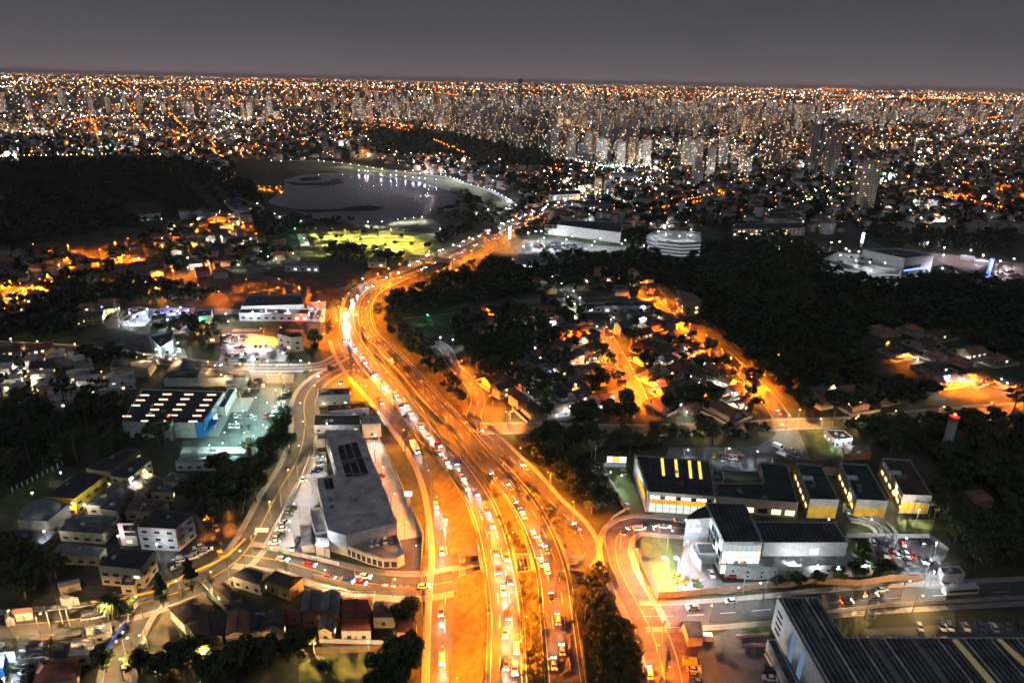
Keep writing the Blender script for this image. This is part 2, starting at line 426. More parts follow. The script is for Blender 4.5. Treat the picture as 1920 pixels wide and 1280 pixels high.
road('city_street', [(292, 1124), (262, 1155), (243, 1190), (230, 1225), (222, 1260), (215, 1300)], 7.0, M_ASPH, 's3', None, walk=1.5, centre=None)
road('city_street', [(-80, 642), (0, 646), (100, 651), (200, 660), (280, 672), (367, 682), (450, 689), (560, 690), (612, 683), (640, 668)], 8.0, M_ASPH, 's4', None, walk=2.0, centre='yellow')
road('city_street', [(1300, 991), (1245, 988), (1195, 984), (1163, 998), (1153, 1030), (1165, 1075), (1190, 1122), (1215, 1170), (1237, 1230), (1250, 1300)], 9.5, M_ASPH, 's5', None, walk=2.0, centre='yellow')
road('city_street', [(1205, 1155), (1262, 1155), (1350, 1150), (1445, 1142), (1587, 1127), (1749, 1117), (1950, 1106)], 9.5, M_ASPH, 's6', None, walk=1.8, centre='dash')
road('city_street', [(900, 804), (950, 803), (1007, 802), (1100, 806), (1250, 806), (1400, 800), (1480, 795), (1560, 793), (1640, 789), (1720, 780), (1800, 773), (1960, 762)], 9.0, M_DIRT, 's7', None, walk=1.5, centre=None)
road('residential_street', [(1222, 540), (1250, 568), (1278, 598), (1320, 633), (1350, 658), (1385, 690), (1420, 725), (1450, 760), (1472, 793)], 9.5, M_ASPH, 's8', None, centre=None)
road('residential_street', [(1120, 600), (1143, 640), (1163, 675), (1182, 710), (1200, 750), (1212, 780)], 8.5, M_ASPH, 's9', None, centre=None)
road('residential_street', [(965, 566), (1060, 562), (1150, 561), (1240, 560)], 7.0, M_ASPH, 's10', None, centre=None)
road('residential_street', [(-60, 600), (0, 572), (40, 550), (75, 525), (105, 500)], 9.0, M_ASPH, 's11', None, centre=None)
road('residential_street', [(330, 532), (367, 541), (443, 552), (500, 548)], 8.0, M_ASPH, 's12', None, centre=None)
road('residential_street', [(575, 556), (545, 540), (510, 524), (470, 517), (500, 503), (540, 490)], 8.0, M_ASPH, 's13', None, centre=None)
road('residential_street', [(205, 475), (232, 462), (258, 440), (290, 425)], 8.0, M_ASPH, 's14', None, centre=None, kerb=False)
road('residential_street', [(110, 475), (150, 478), (185, 490)], 8.0, M_ASPH, 's15', None, centre=None, kerb=False)
road('residential_street', [(755, 600), (800, 596), (850, 590), (890, 578)], 7.0, M_ASPH, 's16', None, centre=None)
road('lakeside_path', [z1(*p) for p in [(100, 84), (300, 84), (480, 88), (640, 103), (800, 130), (1000, 160), (1200, 180), (1380, 205), (1480, 240), (1600, 275), (1700, 305), (1790, 352), (1850, 390)]], 9.0, M_CONC, 'path1', None, kerb=False, markings=False)
road('lakeside_path', [z1(*p) for p in [(1850, 390), (1840, 425), (1750, 440), (1600, 445)]], 6.0, M_CONC, 'path2', None, kerb=False, markings=False)
road('park_road', [(350, 365), (372, 358), (395, 356)], 8, M_CONC, 'path3', None, kerb=False, markings=False)
road('park_road', [(365, 385), (390, 392), (420, 405), (435, 400)], 8, M_CONC, 'path4', None, kerb=False, markings=False)
road('park_road', [z1(325, 610), z1(345, 660), z1(355, 700)], 9, M_CONC, 'path5', None, kerb=False, markings=False)
for k, pts in enumerate([[(1400, 425), (1480, 395), (1530, 372), (1590, 350), (1640, 345)], [(1640, 345), (1680, 352), (1720, 365)], [(1530, 375), (1560, 395), (1590, 420), (1600, 440), (1640, 460), (1660, 475)],
                         [(1226, 331), (1260, 318), (1330, 300), (1400, 283)], [(1760, 380), (1850, 400), (1920, 420)], [(1300, 372), (1360, 360), (1420, 352), (1480, 340)],
                         [(1230, 400), (1300, 385), (1360, 380)], [(830, 275), (870, 290), (900, 298), (930, 300)]]):
    road('avenue', pts, 14.0, M_ASPH, 'av%d' % k, None, kerb=False, centre=None, step=25)

# embankment that carries the highway, with an opening for the street that passes under it
LL, LN, _ = ROADS['hwl']; RL, RN, _ = ROADS['hwr']
yL = np.array([p.y for p in LL]); xL = np.array([p.x for p in LL]); zL = np.array([p.z for p in LL])
yR = np.array([p.y for p in RL]); xR = np.array([p.x for p in RL])
y_top = at(800, 800, 0).y; y_bot = yL[0]
yc = at(975, 1066, 0).y
def emb_rows(y0, y1, n):
    out = []
    for t in np.linspace(0, 1, n):
        y = y0 + (y1 - y0) * t
        k = int(np.argmax(yL > 400)) if (yL > 400).any() else len(yL)
        a = float(np.interp(y, yL[:k], xL[:k])); c = float(np.interp(y, yR[:k], xR[:k])); z = float(np.interp(y, yL[:k], zL[:k])) - 0.06
        h = z; mid = (a + c) / 2
        out.append([(a - 5.5 - 1.2 - 1.9 * h, y, 0.0), (a - 6.3, y, z), (a + 5.6, y, z), (mid, y, z - 0.5 * min(1, z)), (c - 5.6, y, z), (c + 6.3, y, z), (c + 6.6 + 1.6 * h, y, 0.0)])
    return out
M_VERGE = mat('verge_grass', (0.095, 0.090, 0.034), 0.95, 0.45, 0.35, bump=0.6, detail=9.0)
for (ya, yb, n) in ((y_bot, yc - 6.5, 14), (yc + 6.5, y_top, 40)):
    R_ = emb_rows(ya, yb, n); mb = MB(); k = 7
    mb.v = [p for r in R_ for p in r]
    for i in range(n - 1):
        for j in range(k - 1):
            q = i * k + j; mb.f.append((q, q + 1, q + k + 1, q + k)); mb.m.append(0)
    cap = R_[-1] if ya == y_bot else R_[0]
    mb.face([*cap, ] if ya == y_bot else [*cap][::-1], 1)
    struct('embankment', mb.mesh('embankment', [M_VERGE, M_CONC]))
mbd = MB()
for line, N in ((LL, LN), (RL, RN)):      # bridge decks
    for i in range(len(line) - 1):
        if abs(line[i].y - yc) < 9:
            p, q = line[i] - Vector((0, 0, 0.06)), line[i + 1] - Vector((0, 0, 0.06)); mbd.beam(p, q, 12.6, 0.9)
            for s in (-1, 1): mbd.beam(p + N[i] * s * 6.1 + Vector((0, 0, 0.95)), q + N[i + 1] * s * 6.1 + Vector((0, 0, 0.95)), 0.25, 0.94)
o = link('highway_bridge', mbd.mesh('deck', [M_CONC]))
tag(o, 'concrete highway bridge decks over the street below the orange carriageways', 'bridge', 960)
mbg = MB(); F4 = [at(963, 1037, 4.9), at(993, 1037, 4.9), at(999, 1068, 4.9), at(971, 1071, 4.9)]
for i in range(4): mbg.beam(F4[i], F4[(i + 1) % 4], 0.7, 0.7)
for t in (0.27, 0.52, 0.77): mbg.beam(F4[0].lerp(F4[1], t), F4[3].lerp(F4[2], t), 0.45, 0.5)
link('cross_beam', mbg.mesh('cross_beam', [M_CONC]), o)
# open verges between the highway and the service roads
patch('verge', [(848, 1330), (852, 1120), (880, 1095), (905, 1080), (880, 1040), (860, 985), (835, 925), (800, 862), (770, 815), (735, 768), (700, 725), (668, 690), (680, 690), (720, 730), (765, 780), (800, 822), (840, 870), (880, 930),
      (905, 990), (918, 1070), (915, 1160), (905, 1330)], M_VERGE)
patch('verge', [(1040, 960), (1000, 915), (950, 868), (915, 832), (888, 812), (900, 830), (930, 868), (975, 925), (1010, 965), (1040, 1010), (1060, 1050), (1085, 1040), (1082, 1010)], M_VERGE)
patch('verge', [(795, 640), (760, 615), (725, 580), (705, 590), (712, 625), (740, 665), (790, 715), (830, 760), (880, 800), (885, 780), (870, 740), (830, 690)], M_VERGE, avoid=False)
patch('verge', [(612, 640), (632, 600), (645, 560), (690, 525), (760, 492), (790, 478), (800, 470), (740, 490), (680, 512), (630, 548), (600, 600), (600, 640)], M_VERGE)
patch('verge', [(820, 520), (860, 500), (940, 458), (1000, 425), (1060, 398), (1020, 398), (960, 432), (900, 465), (840, 495), (780, 520), (720, 550), (730, 560)], M_VERGE)
patch('verge', [(640, 760), (600, 712), (625, 695), (650, 700), (690, 750)], M_GRASS)
patch('lawn', [(905, 793), (1005, 794), (1003, 784), (908, 782)], M_GRASS)
patch('lawn', [(905, 812), (960, 808), (975, 830), (950, 840)], M_GRASS)
patch('lawn', [(20, 636), (120, 641), (160, 628), (110, 615), (30, 622)], M_GRASS, avoid=False)
patch('bare_field', [(560, 1280), (560, 1245), (600, 1225), (720, 1218), (735, 1235), (690, 1300), (560, 1310)], mat('rough_field', (0.12, 0.13, 0.045), 0.95, 0.45, 0.2, bump=0.3))
patch('earth_track', [(290, 1235), (400, 1222), (560, 1214), (740, 1208), (760, 1225), (690, 1222), (560, 1226), (400, 1236), (300, 1252)], M_DIRT)
patch('lawn', [(268, 1205), (300, 1160), (310, 1135), (345, 1185), (335, 1215)], mat('driveway', (0.13, 0.11, 0.08), 0.95, 0.3, 0.3))

def zq(u, v): return (180 + u * 0.2396, 520 + v * 0.2396)
M_YARD = mat('pale_paving', (0.33, 0.33, 0.34), 0.8, 0.12, 0.3)
for nm, poly in (('car_yard', [(985, 445), (1230, 440), (1400, 470), (1530, 560), (1480, 655), (960, 655), (985, 560)]), ('car_yard', [(500, 238), (780, 238), (760, 300), (500, 298)]), ('car_yard', [(190, 335), (330, 232), (500, 250), (385, 380), (200, 385)]),
                 ('car_yard', [(1650, 190), (1800, 190), (1790, 350), (1660, 345)]), ('car_yard', [(915, 240), (1120, 250), (1640, 262), (1640, 285), (930, 290)]), ('car_yard', [(590, 540), (690, 560), (720, 640), (560, 612)]), ('car_yard', [(1080, 400), (1290, 405), (1280, 425), (1060, 422)])):
    patch(nm, [zq(*p) for p in poly], M_YARD if poly[0][0] != 1080 else M_DIRT)
# ================================================================ buildings
WALLS = {k: mat('wall_' + k, c, 0.88, 0.24, 0.45, detail=8.0) for k, c in dict(white=(0.46, 0.44, 0.42), cream=(0.40, 0.32, 0.20), beige=(0.33, 0.27, 0.20), grey=(0.33, 0.33, 0.33), pink=(0.52, 0.30, 0.28),
         yellow=(0.62, 0.38, 0.04), ochre=(0.45, 0.28, 0.10), green=(0.36, 0.44, 0.26), blue=(0.03, 0.16, 0.42), brown=(0.25, 0.17, 0.12), palegreen=(0.40, 0.50, 0.40), brick=(0.30, 0.13, 0.08), concrete=(0.28, 0.28, 0.27)).items()}
ROOFS = {k: mat('roof_' + k, c, 0.75, 0.55, 0.20, detail=10.0) for k, c in dict(dark=(0.05, 0.05, 0.055), brown=(0.09, 0.06, 0.045), red=(0.20, 0.065, 0.045), grey=(0.17, 0.165, 0.17), taupe=(0.52, 0.44, 0.41), pale=(0.33, 0.32, 0.30),
         green=(0.035, 0.055, 0.05), slate=(0.08, 0.085, 0.095), clay=(0.26, 0.12, 0.07)).items()}
_u = MB(); _u.box(0, 0, 0, 1, 1, 1); UNIT = {}
def unit_box(m):
    if m.name not in UNIT: UNIT[m.name] = _u.mesh('panel', [m])
    return UNIT[m.name]
def panel(parent, name, a, b, z0, z1_, m, out=0.06, t=0.08, u0=0.0, u1=1.0):
    """thin box on the wall from a to b (2-D, counter-clockwise wall), between heights z0 and z1_"""
    a, b = Vector((a[0], a[1])), Vector((b[0], b[1])); d = b - a; L = d.length; d.normalize(); n = Vector((d.y, -d.x))
    c = a + d * (L * (u0 + u1) / 2) + n * out
    o = link(name, unit_box(m), parent, (c.x - parent.location.x, c.y - parent.location.y, (z0 + z1_) / 2 - parent.location.z))
    o.rotation_euler = (0, 0, math.atan2(d.y, d.x)); o.scale = (L * (u1 - u0), t, z1_ - z0)
    return o
def facing(a, b):
    mx, my = (a[0] + b[0]) / 2, (a[1] + b[1]) / 2; dx, dy = b[0] - a[0], b[1] - a[1]
    return (dy * (0 - mx) - dx * (0 - my)) / (math.hypot(dx, dy) * math.hypot(mx, my))
def wall_windows(parent, P, z0, rows, spacing, w, h, sill, storey, lit=0.2, lit_m=None, m=None, skip=()):
    n = len(P)
    for i in range(n):
        a, b = P[i], P[(i + 1) % n]; L = math.hypot(b[0] - a[0], b[1] - a[1])
        if L < spacing * 1.2 or facing(a, b) < 0.03 or i in skip: continue
        k = max(1, int((L - 1) / spacing))
        for r in range(rows):
            for j in range(k):
                c = (j + 0.5) / k; hw = w / 2 / L
                mm = (lit_m or M_LITW) if RND.random() < lit else (m or M_GLASS)
                panel(parent, 'window', a, b, z0 + sill + r * storey, z0 + sill + r * storey + h, mm, 0.03, 0.10, c - hw, c + hw)
def poly_of(rp, h):
    P = [at(x, y, h) for x, y in rp]; P = [(p.x, p.y) for p in P]
    return P if area2(P) > 0 else P[::-1]
def avoid_poly(P):
    cx = sum(p[0] for p in P) / len(P); cyy = sum(p[1] for p in P) / len(P)
    n = len(P)
    for i in range(n):
        a, b = P[i], P[(i + 1) % n]; L = math.hypot(b[0] - a[0], b[1] - a[1])
        for t in np.arange(0, 1, min(1, 5 / max(L, 1))):
            for s in (1.0, 0.6, 0.2): AVOID.append((cx + (a[0] + (b[0] - a[0]) * t - cx) * s, cyy + (a[1] + (b[1] - a[1]) * t - cyy) * s, 3.5))
    return cx, cyy
def bld(name, label, cat, rp, h, wall='white', roof='dark', par=0.5, rib=None, wins=None, z0=0.0, group=None, lit=0.15, kit=2, lit_m=None):
    """flat-roofed building from the photo points of its roof corners at height h"""
    P = poly_of(rp, h); cx, cyy = avoid_poly(P)
    T = thing(name, label, cat, (cx, cyy, z0), group); org = T.location
    Q = inset(P, 0.3); mb = MB(); n = len(P); top = h + par
    for i in range(n):
        j = (i + 1) % n
        mb.face([(*P[i], z0), (*P[j], z0), (*P[j], top), (*P[i], top)]); mb.face([(*P[i], top), (*P[j], top), (*Q[j], top), (*Q[i], top)], 1 if par < 0.3 else 0)
        mb.face([(*Q[j], h - 0.3), (*Q[i], h - 0.3), (*Q[i], top), (*Q[j], top)])
    link('wall', mb.mesh('wall', [WALLS[wall], ROOFS[roof]], org), T)
    mr = MB(); mr.face([(*q, h) for q in Q])
    r = link('roof', mr.mesh('roof', [ROOFS[roof]], org), T)
    if rib:                              # raised seams of a sheet roof: rib = (edge it runs along, spacing, width, height)
        e, sp, wd, hh = rib; a, b = Vector(Q[e]), Vector(Q[(e + 1) % n]); d = (b - a).normalized(); nn = Vector((-d.y, d.x)); ms = MB()
        qs = [Vector(q) for q in Q]; lo = min((q - a).dot(nn) for q in qs); hi = max((q - a).dot(nn) for q in qs)
        off = lo + sp / 2
        while off < hi:
            ts = []
            for i in range(n):
                p, q = qs[i], qs[(i + 1) % n]; fp, fq = (p - a).dot(nn) - off, (q - a).dot(nn) - off
                if (fp > 0) != (fq > 0): ts.append((p + (q - p) * (fp / (fp - fq)) - a).dot(d))
            ts.sort()
            for k in range(0, len(ts) - 1, 2):
                s, t = a + nn * off + d * ts[k], a + nn * off + d * ts[k + 1]
                ms.beam((s.x, s.y, h + hh), (t.x, t.y, h + hh), wd, hh)
            off += sp
        so = link('roof_seams', ms.mesh('roof_seams', [ROOFS['slate' if roof == 'dark' else roof]], org), r); so['kind'] = 'stuff'
    rk = random.Random(int(cx * 7 + cyy))
    for k in range(kit):                 # small plant on the roof
        u, v = rk.uniform(0.25, 0.75), rk.uniform(0.25, 0.75)
        q0, q1, q2 = Vector(Q[0]), Vector(Q[1]), Vector(Q[-1]); p = q0 + (q1 - q0) * u * 0.8 + (q2 - q0) * v * 0.8
        if not in_poly(np.array([p.x]), np.array([p.y]), Q)[0]: continue
        mk = MB(); mk.box(0, 0, 0.45, rk.uniform(0.9, 2), rk.uniform(0.9, 1.6), 0.9); mk.tube((0.2, 0.1, 0.9), (0.2, 0.1, 1.2), 0.3, 0.3, 8)
        link('roof_unit', mk.mesh('roof_unit', [M_STEEL]), r, (p.x - org.x, p.y - org.y, h - z0))
    if wins: wall_windows(T, P, z0, *wins, lit=lit, lit_m=lit_m)
    return T, P, r
def pitched(name, label, cat, rp, h, rise, wall='white', roof='brown', hip=0.0, wins=None, over=1.06, group=None, lit=0.2, z0=0.0, wpoly=None):
    """house under a gable (hip=0) or hipped roof from the photo points of its four eaves corners"""
    P = poly_of(rp, h) if wpoly is None else wpoly
    cx, cyy = avoid_poly(P)
    T = thing(name, label, cat, (cx, cyy, z0), group); org = T.location
    e = [math.hypot(P[(i + 1) % 4][0] - P[i][0], P[(i + 1) % 4][1] - P[i][1]) for i in range(4)]
    if e[0] + e[2] < e[1] + e[3]: P = P[1:] + P[:1]
    O = [Vector((cx + (p[0] - cx) * over, cyy + (p[1] - cyy) * over, h)) for p in P]
    W = [Vector((p[0], p[1], h)) for p in P]
    def ridge(A):
        m1, m2 = (A[1] + A[2]) / 2, (A[3] + A[0]) / 2; d = m2 - m1
        u = Vector((0, 0, rise)); return m1 + d * 0.42 * hip + u, m2 - d * 0.42 * hip + u
    r1, r2 = ridge(O); g1, g2 = ridge(W)
    mw = MB()
    for i in range(4): mw.face([(P[i][0], P[i][1], z0), (P[(i + 1) % 4][0], P[(i + 1) % 4][1], z0), W[(i + 1) % 4], W[i]])
    if hip < 0.05: mw.face([W[1], W[2], g1 - Vector((0, 0, 0.1))]); mw.face([W[3], W[0], g2 - Vector((0, 0, 0.1))])
    link('wall', mw.mesh('wall', [WALLS[wall]], org), T)
    mr = MB(); th = Vector((0, 0, 0.18))
    for up in (th, Vector((0, 0, 0.0))):
        mr.face([O[0] + up, O[1] + up, r1 + up, r2 + up]); mr.face([O[2] + up, O[3] + up, r2 + up, r1 + up])
        if hip >= 0.05: mr.face([O[1] + up, O[2] + up, r1 + up]); mr.face([O[3] + up, O[0] + up, r2 + up])
    for i in range(4): mr.face([O[i], O[(i + 1) % 4], O[(i + 1) % 4] + th, O[i] + th])
    r = link('roof', mr.mesh('roof', [ROOFS[roof]], org), T)
    ms = MB(); u = Vector((0, 0, 0.30))
    ms.beam(r1 + u, r2 + u, 0.35, 0.2)
    link('ridge_cap', ms.mesh('ridge_cap', [ROOFS['slate' if roof != 'red' else 'brown']], org), r)
    if rise > 1.2 and RND.random() < 0.45:
        c = r1.lerp(r2, RND.uniform(0.2, 0.8)); mc = MB(); mc.box(c.x + 0.8, c.y, c.z + 0.2, 0.8, 0.7, 1.8)
        link('chimney', mc.mesh('chimney', [WALLS['brick']], org), r)
    if wins: wall_windows(T, P, z0, *wins, lit=lit)
    i = max(range(4), key=lambda k: facing(P[k], P[(k + 1) % 4]))
    panel(T, 'door', P[i], P[(i + 1) % 4], z0, z0 + 2.1, WALLS['brown'], 0.03, 0.10, 0.44, 0.52)
    return T, P, r
def wall_line(name, label, pts_px, h, m, t=0.25, cat='wall', seg=None, z0=0.0):
    """free-standing wall; seg splits it into panels stepped along its length"""
    L = [at(x, y, z0) for x, y in pts_px]
    T = thing(name, label, cat, L[0])
    mb = MB()
    for a, b in zip(L[:-1], L[1:]):
        n = 1 if not seg else max(1, int((b - a).length / seg))
        for k in range(n):
            p, q = a.lerp(b, k / n), a.lerp(b, (k + 1) / n); hh = h + (0.12 * (k % 2) if seg else 0); up = Vector((0, 0, hh))
            if seg:
                m1 = MB(); m1.beam(p + up, q + up, t, hh); link('wall_panel', m1.mesh('wall_panel', [m], T.location), T)
            else: mb.beam(p + up, q + up, t, hh)
    if mb.f: link('wall_panel', mb.mesh('wall_panel', [m], T.location), T)
    for p in L:
        AVOID.append((p.x, p.y, 3))
    return T
def roof_quad(parent, name, pts_px, h, m, t=0.15):
    P = [at(x, y, h + t) for x, y in pts_px]; Q = [(p.x, p.y) for p in P]
    if area2(Q) < 0: Q = Q[::-1]
    cx = sum(p[0] for p in Q) / len(Q); cyy = sum(p[1] for p in Q) / len(Q)
    mb = MB(); mb.prism(Q, h + 0.01, h + t, bottom=True)
    root = parent
    off = parent.location if parent.parent is None else parent.parent.location
    return link(name, mb.mesh(name, [m], off), parent)

# ---------------------------------------------------------------- vehicle showroom on the street corner left of the highway
def za(u, v): return (480 + u * 0.3125, 700 + v * 0.3125)
patch('parking_lot', [za(*p) for p in [(335, 470), (420, 470), (430, 620), (375, 640), (375, 780), (330, 810), (370, 960), (430, 1010), (350, 1080), (262, 1068), (55, 1040), (200, 770), (215, 730)]], mat('pale_paving', (0.33, 0.33, 0.34), 0.8, 0.12, 0.3))
patch('forecourt', [za(*p) for p in [(640, 395), (735, 398), (798, 515), (908, 770), (1003, 975), (845, 1000), (780, 760), (735, 640)]], mat('light_concrete', (0.40, 0.36, 0.31), 0.8, 0.15, 0.25))
patch('access_ramp', [za(*p) for p in [(845, 1000), (1000, 980), (985, 1170), (900, 1195), (760, 1200), (600, 1160), (505, 1150), (560, 1100), (700, 1140), (850, 1150), (895, 1100)]], M_ASPHD)
patch('lawn', [za(*p) for p in [(640, 1195), (760, 1205), (900, 1200), (985, 1175), (985, 1215), (850, 1230)]], M_GRASS)
patch('lawn', [za(*p) for p in [(340, 1085), (500, 1110), (560, 1095), (500, 1160)]], M_GRASS)
patch('grass_bank', [za(*p) for p in [(745, 400), (800, 470), (860, 500), (920, 540), (1000, 800), (1060, 1000), (1060, 1180), (1010, 1200), (1000, 975), (908, 770), (798, 515)]], mat('bank_grass', (0.06, 0.075, 0.028), 0.95, 0.4, 0.25, bump=0.5))
bld('showroom', 'rear block of the taupe-roofed corner showroom carrying six large solar panels', 'building', [za(415, 345), za(625, 340), za(735, 608), za(490, 604)], 9.0, 'white', 'taupe', 0.4, None, (1, 5, 2.5, 1.2, 5, 3), kit=3)
shA = THINGS[-1][0]; rA = [c for c in shA.children if c.name.startswith('roof')][0]
M_SOLAR = mat('solar_cells', (0.012, 0.014, 0.022), 0.25, 0.2, 2.0, 0.6)
def lerp2(a, b, t): return (a[0] + (b[0] - a[0]) * t, a[1] + (b[1] - a[1]) * t)
def solar(parent, q, h, n, gap=0.05):
    for k in range(n):
        a, b = k / n + gap / 2, (k + 1) / n - gap / 2
        roof_quad(parent, 'solar_panel', [lerp2(q[0], q[1], a), lerp2(q[0], q[1], b), lerp2(q[3], q[2], b), lerp2(q[3], q[2], a)], h, M_SOLAR, 0.3)
solar(rA, [za(485, 435), za(605, 408), za(640, 498), za(506, 520)], 9.0, 3); solar(rA, [za(510, 527), za(642, 504), za(680, 602), za(535, 614)], 9.0, 3)
bld('showroom', 'front block of the taupe-roofed corner showroom above a lit terrace of cars', 'building', [za(365, 630), za(490, 606), za(735, 610), za(846, 898), za(540, 976), za(432, 944)], 8.6, 'white', 'taupe', 0.4, None, None, kit=2)
shB = THINGS[-1][0]; rB = [c for c in shB.children if c.name.startswith('roof')][0]
solar(rB, [za(402, 632), za(458, 625), za(470, 686), za(415, 691)], 8.6, 2)
T, P, _r = bld('showroom_terrace', 'curved white terrace deck with dark pillar bays at the showroom front', 'terrace', [za(436, 1010), za(540, 1040), za(660, 1090), za(760, 1118), za(850, 1118), za(890, 1095), za(862, 1010), za(846, 960), za(545, 1000)], 3.6, 'white', 'pale', 0.9, kit=0)
n = len(P)
for i in range(n):
    a, b = P[i], P[(i + 1) % n]; L = math.hypot(b[0] - a[0], b[1] - a[1])
    if facing(a, b) > 0.2 and L > 5:
        k = int(L / 2.2)
        for j in range(k): panel(T, 'bay_shade_panel', a, b, 0.6, 2.9, M_DARK, 0.03, 0.1, (j + 0.15) / k, (j + 0.85) / k)  # dark panels paint in the shade of the open bays
bld('carport', 'small grey canopy in the pale showroom car park', 'canopy', [za(258, 905), za(325, 905), za(350, 1030), za(275, 1036)], 3.2, 'white', 'grey', 0.2, kit=0)
bld('annexe', 'long low brown-decked annexe beside the showroom wall', 'building', [za(318, 812), za(385, 812), za(425, 950), za(355, 965)], 3.4, 'white', 'taupe', 0.7, kit=0)
bld('annexe', 'plain white stair block at the showroom corner above the mural', 'building', [za(355, 985), za(438, 990), za(440, 1050), za(355, 1030)], 4.6, 'white', 'pale', 0.3, kit=0)
wall_line('perimeter_wall', 'low white wall round the showroom car park facing the curved street', [za(335, 470), za(235, 735), za(205, 765), za(55, 1040)], 1.6, WALLS['white'])
wall_line('retaining_wall', 'long white wall between the showroom forecourt and the grass bank', [za(735, 398), za(798, 515), za(908, 770), za(1003, 975), za(988, 1195)], 2.2, WALLS['beige'])
mm = bpy.data.materials.new('mural_paint'); mm.use_nodes = True; nt = mm.node_tree; b = nt.nodes['Principled BSDF']
vo = nt.nodes.new('ShaderNodeTexVoronoi'); vo.inputs['Scale'].default_value = 0.55; ge = nt.nodes.new('ShaderNodeNewGeometry'); nt.links.new(ge.outputs['Position'], vo.inputs['Vector'])
hs = nt.nodes.new('ShaderNodeHueSaturation'); hs.inputs['Saturation'].default_value = 0.7; hs.inputs['Value'].default_value = 0.75; nt.links.new(vo.outputs['Color'], hs.inputs['Color']); nt.links.new(hs.outputs[0], b.inputs['Base Color'])
wall_line('mural_wall', 'low street wall painted with a colourful mural below the showroom', [za(70, 1058), za(270, 1100), za(500, 1155)], 1.8, mm)
T = thing('sign_pylon', 'short pylon with a white and blue lit sign by the showroom forecourt', 'sign', at(*za(917, 805), 0))
mb = MB(); mb.box(0, 0, 3, 1.4, 0.6, 6); link('pylon', mb.mesh('pylon', [WALLS['concrete']]), T)
mb = MB(); mb.box(0, -0.1, 6.6, 3.0, 1.0, 1.8); link('sign_face', mb.mesh('sign_face', [glow('sign_white_blue', (0.55, 0.75, 1.0), 1.6)]), T)
for lab, rp, h, w, r in (('white flat-roofed workshop at the fork above the showroom', [za(371, 95), za(563, 90), za(566, 130), za(370, 137)], 6, 'white', 'dark'),
                         ('low warehouse with a pale wall behind the showroom', [za(425, 190), za(640, 178), za(680, 210), za(425, 232)], 4.5, 'white', 'brown'),
                         ('dark long shed behind the solar-panelled showroom', [za(350, 250), za(625, 250), za(625, 312), za(345, 318)], 4, 'grey', 'dark'),
                         ('two-storey pale building with open rooftop beside the service road', [za(630, 256), za(740, 250), za(748, 300), za(636, 310)], 7, 'cream', 'taupe'),
                         ('narrow white office with blue-lit entrance beside the showroom', [za(370, 360), za(412, 358), za(414, 395), za(365, 400)], 4, 'white', 'pale')):
    bld('workshop', lab, 'building', rp, h, w, r, 0.5, None, (1, 4, 1.4, 1.1, 1.2, 3), lit=0.15)

# ---------------------------------------------------------------- big store with glowing roof slits and its car park
def zb(u, v): return (u / 3, 460 + v / 3)
def zc(u, v): return (380 + u / 8, 690 + v / 8)
patch('parking_lot', [zc(*p) for p in [(430, 285), (1290, 290), (1330, 520), (1150, 760), (1070, 940), (880, 1060), (640, 1260), (-360, 1260), (-300, 1090), (0, 1040), (100, 1000), (200, 560), (400, 380)]], mat('store_asphalt', (0.10, 0.115, 0.11), 0.75, 0.2, 0.25))
patch('side_lot', [zc(*p) for p in [(700, 60), (1380, 90), (1350, 220), (640, 230)]], mat('brown_paving', (0.17, 0.14, 0.10), 0.9, 0.25, 0.3))
patch('forecourt', [zc(*p) for p in [(430, 440), (780, 440), (670, 650), (430, 660), (240, 1020), (0, 1015), (200, 720), (330, 560)]], mat('store_pavement', (0.32, 0.33, 0.32), 0.85, 0.12, 0.4))
T, P, r = bld('store', 'large store with a dark roof of glowing slits and a blue corner', 'store', [(266, 730), (421, 735), (380, 794), (229, 793)], 7.5, 'white', 'dark', 0.5, (3, 2.4, 0.25, 0.12), None, kit=3)
M_SLIT = glow('roof_slit_glow', (1.0, 0.70, 0.50), 1.6)
for u, v in [(813, 840), (940, 835), (1062, 836), (1190, 838), (790, 868), (918, 864), (1040, 862), (1168, 866), (763, 897), (893, 892), (1018, 892), (1148, 896), (870, 921), (997, 921), (1128, 925), (845, 953), (973, 953), (1108, 955), (713, 958), (818, 985), (946, 985), (1085, 987)]:
    roof_quad(r, 'skylight', [zb(u - 25, v - 2.6), zb(u + 25, v - 2.6), zb(u + 25, v + 2.6), zb(u - 25, v + 2.6)], 7.5, M_SLIT, 0.35)
for i in range(4):
    a, b = P[i], P[(i + 1) % 4]; L = math.hypot(b[0] - a[0], b[1] - a[1])
    nx, ny = (b[1] - a[1]) / L, -(b[0] - a[0]) / L
    if nx > 0.6:
        panel(T, 'blue_cladding', a, b, 0.2, 7.9, WALLS['blue'], 0.05, 0.1, 0.0, 0.38)
        panel(T, 'entrance_canopy', a, b, 3.2, 3.6, WALLS['blue'], 1.6, 3.2, 0.05, 0.35)
        panel(T, 'glazing', a, b, 0.3, 3.0, M_LITC, 0.05, 0.1, 0.42, 0.55)
    if ny < -0.7:
        panel(T, 'blue_cladding', a, b, 0.2, 7.9, WALLS['blue'], 0.05, 0.1, 0.90, 1.0); panel(T, 'loading_door', a, b, 0.2, 4.0, WALLS['grey'], 0.05, 0.1, 0.62, 0.7)
bld('store_annexe', 'narrow dark-roofed annexe with a white lit end beside the store entrance', 'building', [zb(1287, 802), zb(1327, 804), zb(1264, 913), zb(1217, 911)], 5.0, 'white', 'slate', 0.4, kit=1)
bld('warehouse', 'long grey warehouse with two white roof hatches behind the store', 'warehouse', [(362, 692), (467, 693), (460, 709), (306, 710)], 4.5, 'grey', 'dark', 0.3, (0, 2.2, 0.25, 0.12), kit=0)
wr = [c for c in THINGS[-1][0].children if c.name.startswith('roof')][0]
